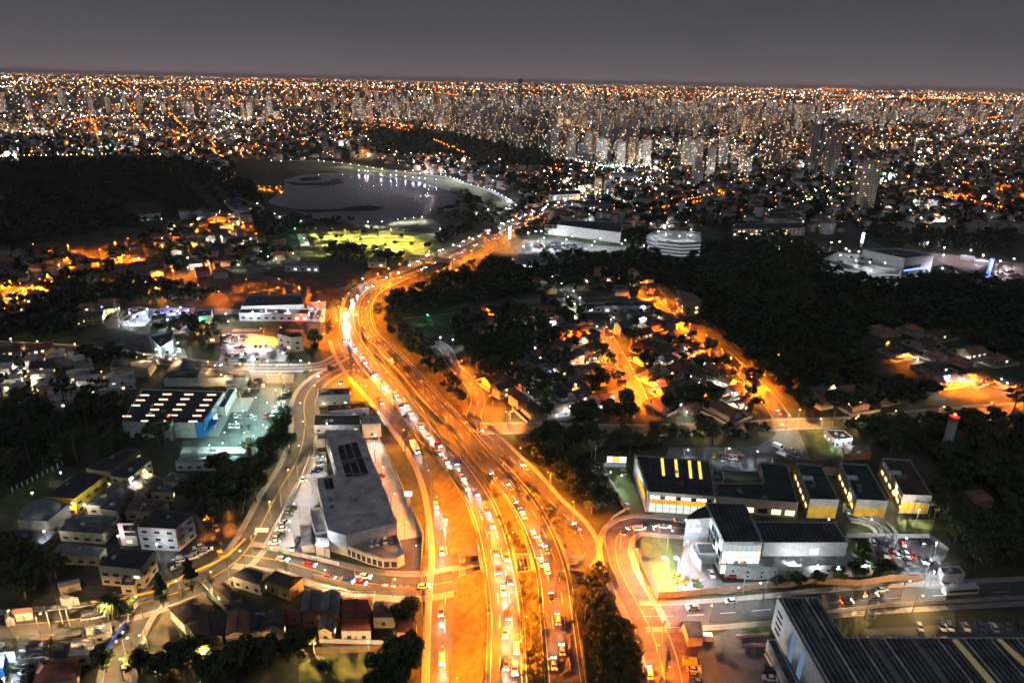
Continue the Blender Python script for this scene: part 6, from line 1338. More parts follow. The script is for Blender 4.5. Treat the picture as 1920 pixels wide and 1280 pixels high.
for p in [(1035, 482), (1157, 542), (1270, 610), (1650, 728), (1690, 780), (1855, 795), (1900, 430), (1905, 460)]: lamp(p[0] / 3 + 1280, p[1] / 3 + 460, 'O', 6000, 7)
for p in [(930, 855), (1000, 870), (850, 790)]: lamp(p[0] / 3 + 1280, p[1] / 3 + 460, 'Y', 2500, 6)
# lake promenade and park
PROM = [(110, 80), (180, 85), (250, 75), (350, 62), (450, 78), (490, 85), (560, 92), (620, 97), (680, 105), (740, 115), (800, 125), (845, 133), (910, 140), (1010, 155), (1075, 160), (1130, 152), (1180, 170), (1220, 172), (1265, 177), (1330, 183), (1365, 190), (1400, 198), (1425, 207),
        (1450, 215), (1470, 225), (1490, 235), (1550, 255), (1600, 262), (1640, 275), (1680, 285), (1700, 293), (1720, 302), (1745, 318), (1770, 332), (1800, 348), (1820, 360), (1835, 370), (1870, 400)]
for p in PROM: lamp(*z1(*p), 'V' if p[0] > 1150 else 'T', 5200, 6, 'on the lakeside promenade', glare=0.75)
for p in [(1800, 425), (1745, 428), (1672, 435), (1613, 433), (740, 150), (785, 155), (805, 158), (900, 180), (970, 185), (1010, 185), (1075, 195), (1130, 203), (1175, 207), (1215, 210), (1295, 217), (907, 520), (1020, 505), (1072, 498), (1135, 493), (1195, 487), (805, 522), (1325, 573)]: lamp(*z1(*p), 'V', 6000, 5, 'at the lake edge', glare=0.8)
for p in [(20, 265), (60, 272), (100, 268), (150, 270), (178, 268)]: lamp(*z1(*p), 'O', 5000, 5, 'on the orange-lit lake jetty', glare=0.9)
for p in [(430, 570), (550, 570), (640, 578), (750, 583), (880, 572), (970, 575), (1065, 580), (600, 660), (530, 632), (700, 668), (740, 640), (815, 620), (835, 650), (925, 625), (880, 690), (970, 665), (1030, 650), (765, 708), (655, 635), (1130, 640), (1200, 700), (480, 690)]: lamp(*z1(*p), 'P', 9000, 8, 'in the park car park', glare=0.5)
for p in [(10, 390), (85, 440), (135, 465), (170, 488), (320, 515), (345, 640)]: lamp(*z1(*p), 'V', 3000, 6, 'on the path left of the lake')
for px, py in ((372, 352), (392, 347), (360, 365), (392, 370), (430, 402), (388, 395)): lamp(px, py, 'Y', 6000, 7)
for p in [(170, 770), (250, 755), (310, 755), (400, 760), (480, 738), (340, 825), (275, 860), (575, 843), (635, 808), (935, 830), (875, 865), (535, 880), (845, 905), (1200, 850), (1163, 888), (205, 905), (120, 915), (1395, 910), (1645, 668), (1665, 703), (865, 655)]: lamp(*zm(*p), 'W', 6000, 9)
for p in [(1095, 22), (1238, 65), (1465, 88), (1570, 130), (1718, 180), (1835, 160), (1232, 128), (1770, 255), (1220, 242), (340, 15), (395, 75), (505, 100), (270, 20)]: lamp(*zn(*p), 'V' if p[0] > 1000 else 'T', 9000, 10, glare=1.2)
for p in [(925, 175), (990, 172), (1035, 168), (1120, 155), (610, 265), (680, 140)]: lamp(*zn(*p), 'W', 4500, 14, glare=0.6)
for k, (px, py) in enumerate([(822, 470), (850, 459), (880, 446), (910, 432), (940, 419), (968, 406), (997, 394), (1027, 383), (1058, 372), (1092, 363), (1125, 356), (1158, 350), (1190, 343), (1215, 332)]): lamp(px, py, 'T' if k % 3 else 'H', 9000, 9)
for px, py in ((852, 486), (884, 470), (905, 462), (935, 446), (962, 432), (985, 420), (1010, 408), (905, 478), (870, 492), (820, 508), (945, 455)): lamp(px, py, 'H', 8000, 9)
LR = random.Random(5)
for poly, n, mix in (([(0, 475), (230, 470), (330, 480), (330, 525), (100, 545), (0, 600)], 34, 'OOOWT'), ([(240, 440), (380, 405), (470, 430), (560, 470), (540, 505), (340, 520)], 40, 'OOWWT'), ([(985, 585), (1110, 590), (1200, 770), (1010, 785), (920, 735)], 22, 'WWTO'), ([(1150, 590), (1300, 640), (1430, 765), (1240, 785)], 22, 'WTOT'), ([(1600, 600), (1900, 680), (1900, 740), (1750, 730)], 14, 'WOOT'),
                     ([(0, 660), (190, 680), (230, 740), (0, 745)], 12, 'TTYW'), ([(980, 505), (1240, 530), (1000, 555)], 8, 'WT'), ([(1060, 560), (1240, 565), (1250, 610), (1090, 600)], 12, 'WWT'), ([(1600, 590), (1720, 600), (1700, 660), (1620, 650)], 8, 'WOT'), ([(1330, 450), (1500, 430), (1560, 470), (1520, 490)], 8, 'TV'), ([(150, 580), (250, 575), (240, 620)], 6, 'TW')):
    k = 0; xs = [p[0] for p in poly]; ys = [p[1] for p in poly]
    while k < n:
        px, py = LR.uniform(min(xs), max(xs)), LR.uniform(min(ys), max(ys))
        if in_poly(np.array([px]), np.array([py]), poly)[0]: key = LR.choice(mix); lamp(px, py, key, 2600 if key == 'O' else 1600, 4.5, glare=0.8); k += 1
for p in ((12, 985), (40, 1228)): lamp(*zf_(*p), 'W', 5000, 6)
build_lamps()
# bare utility poles beside the streets
mb = MB(); mb.tube((0, 0, 0), (0, 0, 10), 0.16, 0.11, 6); UP = mb.mesh('utility_pole', [WALLS['concrete']]); mb = MB(); mb.box(0, 0, 9.3, 2.2, 0.12, 0.14); mb.box(0, 0, 8.4, 1.6, 0.12, 0.14); UA = mb.mesh('crossarm', [WALLS['brown']])
for px, py in ((1392, 1112), (1436, 1108), (1640, 1160), (1731, 1105), (118, 1170), (432, 1098), (395, 1118), (540, 1100), (668, 1105), (790, 1100), (590, 850), (560, 905), (528, 950), (797, 1200), (797, 1270), (792, 1150), (760, 860), (1115, 870), (1240, 1210), (1195, 1080), (640, 770), (610, 790), (1560, 800), (1700, 790), (950, 805), (97, 1185), (800, 1030), (1065, 1240), (1095, 1180), (1580, 800)):
    q = at(px, py, 0); o = link('utility_pole', UP, None, q); o.rotation_euler = (0, 0, RND.uniform(0, 3)); link('crossarm', UA, o)
    tag(o, 'bare concrete utility pole ' + near_phrase(px, py), 'pole', px, 'utility poles')
# ---------------------------------------------------------------- painted stalls, guard rails
def paint_lines(parent_name, segs, w=0.16, z=0.17):
    mb = MB()
    for a, b in segs:
        a, b = at(*a, 0), at(*b, 0); d = (b - a); d.normalize(); n = Vector((-d.y, d.x, 0)) * w / 2; u = Vector((0, 0, z))
        mb.face([a - n + u, b - n + u, b + n + u, a + n + u])
    o = struct(parent_name, mb.mesh(parent_name, [M_PAINT])); return o
segs = []
for (x0, x1, y0, y1, n, sl) in ((350, 730, 920, 970, 8, -20), (20, 640, 1030, 1085, 12, -28), (240, 640, 1085, 1145, 8, -28), (40, 640, 1225, 1256, 10, -8), (480, 700, 345, 370, 6, -12)):
    for k in range(n): x = x0 + (x1 - x0) * k / (n - 1); segs.append((zc(x, y0), zc(x + sl, y1)))
for k in range(13): t = k / 12; segs.append((zc(*lerp2((1000, 340), (830, 655), t)), zc(*lerp2((1095, 345), (930, 675), t))))
segs += [(zc(1095, 345), zc(930, 675)), (zc(350, 915), zc(800, 915)), (zc(840, 735), zc(800, 820)), (zc(805, 850), zc(755, 960)), (zc(250, 1090), zc(640, 1092)), (zc(410, 770), zc(690, 765))]
paint_lines('stall_marking', segs, 0.22)
paint_lines('stall_marking', [(zc(x, 110), zc(x - 25, 150)) for x in range(760, 1330, 55)] + [(zc(x, 175), zc(x - 25, 215)) for x in range(740, 1300, 55)], 0.18)
paint_lines('stall_marking', [(zd(890 + 38 * k, 668 - 9 * k), zd(915 + 38 * k, 712 - 9 * k)) for k in range(5)] + [(za(208, 790 + 0 * k), za(372, 782)) for k in range(1)] + [(za(95 + 14 * k, 925 - 24 * k + 60), za(150 + 14 * k, 935 - 24 * k + 60)) for k in range(8)], 0.16)
paint_lines('zebra_crossing', [(za(0 + 9 * k, 928), za(-4 + 9 * k, 955)) for k in range(9)], 0.55, 0.24)
paint_lines('stall_marking', [(zg(700, 1030), zg(790, 1185)), (zg(745, 1030), zg(780, 1100)), (zg(620, 1025), zg(715, 1030))] + [(zh(650 + 22 * k, 1015), zh(650 + 22 * k, 1022)) for k in range(10)], 0.4)
for key, side, lab in (('hwl', 1, 'steel guard rail along the outer edge of the inbound carriageway'), ('hwl', -1, 'steel guard rail along the median side of the inbound carriageway'), ('hwr', -1, 'steel guard rail with white posts along the outbound carriageway'), ('hwr', 1, 'steel guard rail along the median side of the outbound carriageway')):
    L, N, w = ROADS[key]; n = max(i for i, p in enumerate(L) if p.y < at(700, 520, 0).y and i < len(L) * 0.9)
    T = thing('guard_rail', lab, 'guard rail', L[0]); mr, mp = MB(), MB(); off = side * (w / 2 + 0.1)
    for i in range(n):
        a, b = L[i] + N[i] * off + Vector((0, 0, 0.8)), L[i + 1] + N[i + 1] * off + Vector((0, 0, 0.8)); mr.beam(a, b, 0.12, 0.35)
        mp.box(a.x, a.y, a.z - 0.35, 0.16, 0.16, 0.95)
    link('rail', mr.mesh('rail', [M_STEEL], T.location), T); c = link('rail_posts', mp.mesh('rail_posts', [M_WHITE], T.location), T); c['kind'] = 'stuff'

# ---------------------------------------------------------------- scatter helpers
AV = None; GRID = {}
def build_avoid():
    global AV
    AV = np.array(AVOID)
    GRID.clear()
    for i, (x, y, r) in enumerate(AVOID): GRID.setdefault((int(x // 30), int(y // 30)), []).append((x, y, r))
def clear(x, y, r):
    cx, cyy = int(x // 30), int(y // 30)
    for i in (-1, 0, 1):
        for j in (-1, 0, 1):
            for (a, b, q) in GRID.get((cx + i, cyy + j), ()):
                if (a - x) ** 2 + (b - y) ** 2 < (q + r) ** 2: return False
    return True
def occupy(x, y, r): AVOID.append((x, y, r)); GRID.setdefault((int(x // 30), int(y // 30)), []).append((x, y, r))
def in_patch(px, py): return any(in_poly(np.array([px]), np.array([py]), p)[0] for p in PATCHES)
def scatter(poly, n, r, tries=6, extra=None):
    xs = [p[0] for p in poly]; ys = [p[1] for p in poly]; out = []
    k = n * tries
    px, py = NPR.uniform(min(xs), max(xs), k), NPR.uniform(min(ys), max(ys), k)
    ok = in_poly(px, py, poly)
    for q in PATCHES: ok &= ~in_poly(px, py, q)
    px, py = px[ok], py[ok]
    if not len(px): return out
    x, y, z = ground_pts(px, py)
    for i in range(len(px)):
        if len(out) >= n: break
        if clear(x[i], y[i], r): occupy(x[i], y[i], r * 0.9); out.append((px[i], py[i], x[i], y[i], z[i]))
    return out

# ---------------------------------------------------------------- houses
build_avoid()
def house_proto(w, d, h, rise, hip, flat_=False):
    mw, mr = MB(), MB()
    P = [(-w / 2, -d / 2), (w / 2, -d / 2), (w / 2, d / 2), (-w / 2, d / 2)]
    if flat_:
        mw.prism(P, 0, h * 0.55); mw.prism([(-w / 2, -d * 0.1), (w * 0.3, -d * 0.1), (w * 0.3, d / 2), (-w / 2, d / 2)], h * 0.5, h); mw.box(w * 0.1, -d * 0.46, h * 0.55 + 0.4, w * 0.8, 0.2, 0.8); mw.box(w * 0.4, d * 0.2, h * 0.75, w * 0.16, d * 0.5, h * 0.5)
        mr.box(-w * 0.1, d * 0.2, h + 0.12, w * 0.86, d * 0.66, 0.24); mr.box(-w * 0.15, d * 0.25, h + 0.6, 2, 2, 0.9)
    else:
        for i in range(4): a, b = P[i], P[(i + 1) % 4]; mw.face([(*a, 0), (*b, 0), (*b, h), (*a, h)])
        o = 0.6; E_ = [(-w / 2 - o, -d / 2 - o, h - 0.2), (w / 2 + o, -d / 2 - o, h - 0.2), (w / 2 + o, d / 2 + o, h - 0.2), (-w / 2 - o, d / 2 + o, h - 0.2)]
        rx = (w / 2 + o) * (1 - 0.55 * hip); r1, r2 = (rx, 0, h + rise), (-rx, 0, h + rise)
        mr.face([E_[0], E_[1], r1, r2]); mr.face([E_[2], E_[3], r2, r1])
        if hip: mr.face([E_[1], E_[2], r1]); mr.face([E_[3], E_[0], r2])
        else: mw.face([(w / 2, -d / 2, h), (w / 2, d / 2, h), (w / 2, 0, h + rise * 0.92)]); mw.face([(-w / 2, d / 2, h), (-w / 2, -d / 2, h), (-w / 2, 0, h + rise * 0.92)])
        mr.box(w * 0.2, d * 0.18, h + rise * 0.8, 0.7, 0.7, 1.6)
    return mw.mesh('house_wall', [None]), mr.mesh('house_roof', [None]), w, d, h, flat_
HP = [house_proto(11, 8, 3.1, 2.3, 0), house_proto(12, 9, 3.2, 2.0, 1), house_proto(10, 8, 6.0, 2.2, 0), house_proto(13, 9, 3.2, 2.4, 0), house_proto(10, 9, 5.8, 2.0, 1), house_proto(12, 10, 7.0, 0, 0, True), house_proto(16, 9, 3.4, 2.2, 0)]
HN = ['gabled', 'hipped', 'two-storey gabled', 'broad gabled', 'two-storey hipped', 'flat-roofed terraced', 'long gabled']
NH = [0]; YARDW = {}
_t = MB(); _t.tube((0, 0, 0), (0, 0, 2.6), 0.12, 0.12, 6); _t.tube((0, 0, 2.6), (0, 0, 3.9), 0.75, 0.65, 10); TANK = _t.mesh('water_tank', [mat('tank_blue', (0.08, 0.16, 0.30), 0.6, 0.1)])
def house(px, py, x, y, z, rot, proto, wall, roof, detail):
    mw, mr, w, d, h, fl = HP[proto]; NH[0] += 1
    s = RND.uniform(0.85, 1.15)
    o = link('house', mw, None, (x, y, z)); o.rotation_euler = (0, 0, rot); o.scale = (s, s * RND.uniform(0.9, 1.1), 1)
    o.material_slots[0].link = 'OBJECT'; o.material_slots[0].material = WALLS[wall]
    r = link('roof', mr, o); r.material_slots[0].link = 'OBJECT'; r.material_slots[0].material = ROOFS[roof]
    if detail:
        for k in range(3 if h < 5 else 5):
            row, j = divmod(k, 3) ; u = (-0.3, 0.02, 0.3)[j] * w
            m = M_LITW if RND.random() < 0.22 else M_LITC if RND.random() < 0.1 else M_GLASS
            c = link('window', unit_box(m), o, (u, -d / 2 - 0.04, 1.6 + 2.9 * row)); c.scale = (1.3, 0.1, 1.1)
        c = link('door', unit_box(WALLS['brown']), o, (w * 0.17, -d / 2 - 0.04, 1.05)); c.scale = (0.95, 0.1, 2.1)
        c = link('window', unit_box(M_LITW if RND.random() < 0.3 else M_GLASS), o, (w / 2 + 0.04, 0.3, 1.6)); c.scale = (0.1, 1.3, 1.1)
    if detail and py > 590 and not fl and RND.random() < 0.7:       # yard wall round the plot
        yw = MB(); a_, b_ = w * 0.5 + 3.0, d * 0.5 + 3.5
        for (p0, p1) in (((-a_, -b_), (a_, -b_)), ((a_, -b_), (a_, b_)), ((a_, b_), (-a_, b_)), ((-a_, b_), (-a_, -b_))): yw.beam((*p0, 1.7), (*p1, 1.7), 0.18, 1.7)
        yo = link('yard_wall', YARDW.setdefault(proto, yw.mesh('yard_wall', [WALLS['beige']])), o)
        tk = link('water_tank', TANK, o, (w * 0.3, d * 0.5 + 1.4, 0)) if RND.random() < 0.6 else None
    tag(o, '%s %s house with %s roof %s' % (wall, HN[proto], roof, near_phrase(px, py)), 'house', px, 'houses')
HZ = [([(985, 585), (1110, 590), (1140, 640), (1185, 730), (1205, 775), (1120, 795), (1010, 785), (900, 735), (960, 700), (1060, 640)], 46, 0.55, (0, 1, 2, 3, 6)), ([(1150, 590), (1240, 590), (1300, 640), (1370, 690), (1440, 765), (1420, 790), (1240, 785), (1200, 720)], 46, 0.55, (0, 1, 2, 3, 6)),
      ([(0, 470), (120, 478), (230, 470), (330, 480), (330, 525), (250, 515), (100, 545), (0, 610)], 44, 0.5, (0, 1, 2, 3, 4)), ([(240, 440), (300, 420), (380, 400), (470, 430), (560, 470), (560, 505), (450, 520), (340, 525), (330, 480)], 46, 0.4, (0, 1, 2, 4)),
      ([(0, 660), (110, 662), (190, 680), (240, 720), (200, 770), (100, 765), (0, 745)], 24, 0.5, (5, 5, 5, 2)), ([(150, 580), (240, 575), (245, 610), (180, 625), (140, 610)], 8, 0.3, (2, 4)), ([(1600, 595), (1800, 630), (1900, 680), (1900, 745), (1750, 735), (1640, 650)], 14, 0.4, (0, 1, 3)),
      ([(1130, 510), (1240, 530), (1210, 555), (1000, 555), (980, 535)], 8, 0.2, (0, 2)), ([(360, 548), (450, 556), (500, 530), (560, 545), (450, 548)], 6, 0.2, (0, 2)), ([(1500, 735), (1640, 735), (1640, 775), (1540, 780)], 5, 0.3, (3, 6)), ([(860, 575), (960, 580), (980, 640), (900, 640)], 4, 0.2, (0, 3))]
for poly, n, rot, protos in HZ:
    for px, py, x, y, z in scatter(poly, n, 6.3, 10):
        pr = RND.choice(protos)
        house(px, py, x, y, z, rot + RND.choice((0, 0, math.pi / 2)) + RND.uniform(-0.15, 0.15), pr, 'white' if pr == 5 and RND.random() < 0.7 else RND.choice(('white', 'white', 'cream', 'beige', 'pink', 'grey', 'ochre')), 'taupe' if pr == 5 else RND.choice(('brown', 'brown', 'red', 'dark', 'clay', 'slate')), py > 560)

# ---------------------------------------------------------------- trees
def leaf_cloud(seed, rx, rz, z0, clumps, per, leaf):
    g = np.random.default_rng(seed); V, C = [], []
    for k in range(clumps):
        d = g.normal(size=3); d /= np.linalg.norm(d); rr = g.uniform(0.35, 0.85)
        c = np.array([d[0] * rx * rr, d[1] * rx * rr, z0 + d[2] * rz * rr]); cr = rx * g.uniform(0.28, 0.46)
        q = g.normal(size=(per, 3)); q /= np.linalg.norm(q, axis=1, keepdims=True); pos = c + q * (cr * g.uniform(0.6, 1.0, (per, 1))) * np.array([1, 1, 0.75])
        nrm = q + g.normal(size=(per, 3)) * 0.5; nrm /= np.linalg.norm(nrm, axis=1, keepdims=True)
        a = np.cross(nrm, g.normal(size=(per, 3))); a /= np.linalg.norm(a, axis=1, keepdims=True); b = np.cross(nrm, a)
        s = leaf * g.uniform(0.6, 1.3, (per, 1)); a, b = a * s, b * s * 0.75
        V.append(np.stack([pos - a, pos - b, pos + a, pos + b], 1).reshape(-1, 3))
    V = np.concatenate(V); return V, np.arange(len(V)).reshape(-1, 4)
def leaf_mat(name, col):
    m = bpy.data.materials.new(name); m.use_nodes = True; nt = m.node_tree; b = nt.nodes['Principled BSDF']
    b.inputs['Roughness'].default_value = 0.7; b.inputs['Specular IOR Level'].default_value = 0.15
    oi = nt.nodes.new('ShaderNodeObjectInfo'); ge = nt.nodes.new('ShaderNodeNewGeometry'); ad = nt.nodes.new('ShaderNodeMath'); ad.operation = 'ADD'; ad.inputs[1].default_value = 0.0
    nt.links.new(oi.outputs['Random'], ad.inputs[0]); nt.links.new(ge.outputs['Random Per Island'], ad.inputs[1])
    mr = nt.nodes.new('ShaderNodeMapRange'); mr.inputs['From Max'].default_value = 2.0; nt.links.new(ad.outputs[0], mr.inputs['Value'])
    mx = nt.nodes.new('ShaderNodeMix'); mx.data_type = 'RGBA'; nt.links.new(mr.outputs[0], mx.inputs['Factor'])
    mx.inputs['A'].default_value = (col[0] * 0.5, col[1] * 0.55, col[2] * 0.5, 1); mx.inputs['B'].default_value = (col[0] * 1.6, col[1] * 1.5, col[2] * 1.5, 1)
    nt.links.new(mx.outputs['Result'], b.inputs['Base Color']); return m
M_LEAF = leaf_mat('leaf_green', (0.045, 0.065, 0.024)); M_LEAF2 = leaf_mat('leaf_olive', (0.06, 0.068, 0.026)); M_WOOD = leaf_mat('leaf_far', (0.028, 0.040, 0.020)); M_NEEDLE = leaf_mat('needle_dark', (0.035, 0.055, 0.03)); M_BARK = mat('bark', (0.10, 0.075, 0.055), 0.95, 0.3, 1.0, coords='obj')
def trunk_mesh(h, r, limbs, seed, top):
    g = random.Random(seed); mb = MB(); mb.tube((0, 0, 0), (0, 0, h), r, r * 0.55, 7)
    for k in range(limbs):
        a = 6.28 * k / limbs + g.uniform(-0.3, 0.3); z = h * g.uniform(0.6, 0.95); L = g.uniform(0.35, 0.6) * top
        mb.tube((0, 0, z), (L * math.cos(a), L * math.sin(a), z + L * g.uniform(0.6, 1.0)), r * 0.45, r * 0.15, 5)
    return mb.mesh('tree_trunk', [M_BARK])
TREES = []          # (kind, trunk, crown, nominal height)
for s in range(5):
    V, F = leaf_cloud(s, 4.2, 3.2, 6.6, 16, 90, 0.50); TREES.append(('broadleaf', trunk_mesh(5.5, 0.32, 5, s, 4.2), np_mesh('tree_crown', V, F, [M_LEAF if s % 2 else M_LEAF2]), 10.0))
for s in range(2):  # umbrella-topped pines with a bare trunk
    g = np.random.default_rng(50 + s); Vs, Fs, n = [], [], 0
    for k in range(13):
        a = 6.28 * k / 13; L = g.uniform(2.6, 4.0); c = np.array([math.cos(a) * L, math.sin(a) * L, 13 + g.uniform(-0.9, 1.2)]); V, F = leaf_cloud(100 + s * 20 + k, 1.2, 0.8, 0, 3, 34, 0.34); V = V + c; Vs.append(V); Fs.append(F + n); n += len(V)
    V, F = leaf_cloud(140 + s, 1.6, 1.2, 14.2, 5, 40, 0.34); Vs.append(V); Fs.append(F + n)
    mb = MB(); mb.tube((0, 0, 0), (0, 0, 14), 0.34, 0.2, 7)
    for k in range(13): a = 6.28 * k / 13; mb.tube((0, 0, 11.8), (3.2 * math.cos(a), 3.2 * math.sin(a), 12.9), 0.09, 0.05, 4)
    TREES.append(('umbrella pine', mb.mesh('tree_trunk', [M_BARK]), np_mesh('tree_crown', np.concatenate(Vs), np.concatenate(Fs), [M_NEEDLE]), 15.0))
V, F = leaf_cloud(200, 1.5, 5.2, 5.8, 34, 110, 0.34); V[:, :2] *= np.clip(1.35 - np.abs(V[:, 2:3] - 4) / 9.0, 0.15, 1.2)
_th, _ph = np.meshgrid(np.linspace(0, 2 * np.pi, 13)[:-1], np.linspace(-1.35, 1.5, 9)); _cv = np.stack([1.0 * np.cos(_ph) * np.cos(_th), 1.0 * np.cos(_ph) * np.sin(_th), 5.9 + 4.9 * np.sin(_ph)], -1).reshape(-1, 3)
_cf = np.array([[r_ * 12 + c_, r_ * 12 + (c_ + 1) % 12, (r_ + 1) * 12 + (c_ + 1) % 12, (r_ + 1) * 12 + c_] for r_ in range(8) for c_ in range(12)]); F = np.concatenate([F, _cf + len(V)]); V = np.concatenate([V, _cv])
TREES.append(('cypress', trunk_mesh(3, 0.2, 0, 3, 1), np_mesh('tree_crown', V, F, [M_NEEDLE]), 11.0))
mb = MB(); mc = MB(); mb.tube((0, 0, 0), (0.3, 0, 7.0), 0.24, 0.16, 7)
for k in range(17):
    a = 6.28 * k / 17 * 2.2; up = 0.9 - 0.1 * k; pr = Vector((0.3, 0, 7.0))
    for j in range(1, 6):
        t = j / 5; p = Vector((0.3 + math.cos(a) * 3.4 * t, math.sin(a) * 3.4 * t, 7.0 + up * 1.6 * t - 2.6 * t * t)); d = Vector((-math.sin(a), math.cos(a), -0.35)) * (0.5 * (1.1 - t) + 0.12)
        mc.face([pr - d, p - d, p, pr]); mc.face([pr, p, p + Vector((-d.x, -d.y, d.z)) * -1, pr + Vector((-d.x, -d.y, d.z)) * -1]); pr = p
TREES.append(('palm', mb.mesh('tree_trunk', [M_BARK]), mc.mesh('tree_crown', [M_LEAF]), 8.0))
NT = [0]
def tree(px, py, x, y, z, kind, s, phrase=None, sz=None):
    k, tm, cm, h = TREES[kind]; NT[0] += 1
    o = link({'umbrella pine': 'pine_tree', 'broadleaf': 'broadleaf_tree', 'cypress': 'cypress_tree', 'palm': 'palm_tree'}[k], None, None, (x, y, z)); o.scale = (s, s, sz or s); o.rotation_euler = (0, 0, RND.uniform(0, 6.28)); o.empty_display_size = 0.3
    link('trunk', tm, o); link('crown', cm, o)
    size = 'tall' if h * (sz or s) > 13 else 'small' if h * (sz or s) < 7.5 else 'mid-sized'
    tag(o, '%s %s tree %s' % (size, k, phrase or near_phrase(px, py)), 'tree', px, 'trees')
def tree_px(px, py, kind, s, phrase=None, sz=None):
    p = at(px, py); tree(px, py, p.x, p.y, p.z, kind, s, phrase, sz); occupy(p.x, p.y, 3)
for px, py, s in ((307, 1138, 1.15), (362, 1112, 1.2)): tree_px(px, py, 7, s, 'beside the yellow kerb wall', s * 1.12)
for px, py in ((205, 1160), (218, 1162)): tree_px(px, py, 8, 1.1, 'on the lower street')
for u in range(6): px, py = zq(915 + 118 * u, 700); tree_px(px, py, 8, 0.75, 'on the yellow-lit street verge')
tree_px(575, 712, 8, 0.8, 'at the street fork'); tree_px(622, 712, 5, 0.55, 'at the street fork')
for px, py, s in ((342, 1117, .28), (1455, 1102, .55), (1493, 1100, .6), (1532, 1096, .6), (1570, 1092, .65), (1605, 1088, .85), (1650, 1088, .9), (1306, 1108, .5), (1617, 1050, .75), (240, 1160, .75)): tree_px(px, py, 1, s, None)
for px, py, k, s in ((400, 985, 2, 1.5), (430, 975, 1, 1.6), (455, 960, 3, 1.5), (480, 940, 0, 1.4), (440, 935, 4, 1.6), (400, 945, 1, 1.4), (470, 905, 2, 1.4), (500, 895, 3, 1.3), (415, 905, 0, 1.5), (375, 930, 2, 1.2), (525, 858, 1, 1.3), (500, 865, 4, 1.2), (470, 850, 0, 0.8), (545, 840, 2, 0.9),
                    (770, 1262, 2, 1.5), (745, 1290, 1, 1.6), (720, 1300, 3, 1.3), (700, 1290, 7, 0.6), (470, 1265, 0, 1.3), (505, 1255, 2, 1.3), (440, 1280, 4, 1.2), (340, 1255, 1, 1.0), (375, 1250, 3, 1.0), (260, 1262, 2, .9), (300, 1280, 0, 1.0), (395, 1275, 1, .8), (540, 1240, 2, 1.0), (570, 1232, 4, .9), (200, 1260, 1, .9), (770, 1160, 2, .9), (755, 1175, 1, .9), (610, 1262, 3, .5)):
    tree_px(px, py, k, s)
for u, v in ((580, 645), (660, 680), (470, 660), (680, 608), (780, 610), (1000, 690), (880, 640), (1050, 640), (540, 600), (930, 700), (720, 715), (1120, 700), (830, 590), (620, 640), (750, 665)): tree_px(*z1(u, v), RND.randrange(4), RND.uniform(0.4, 0.65), 'inside the park car park')
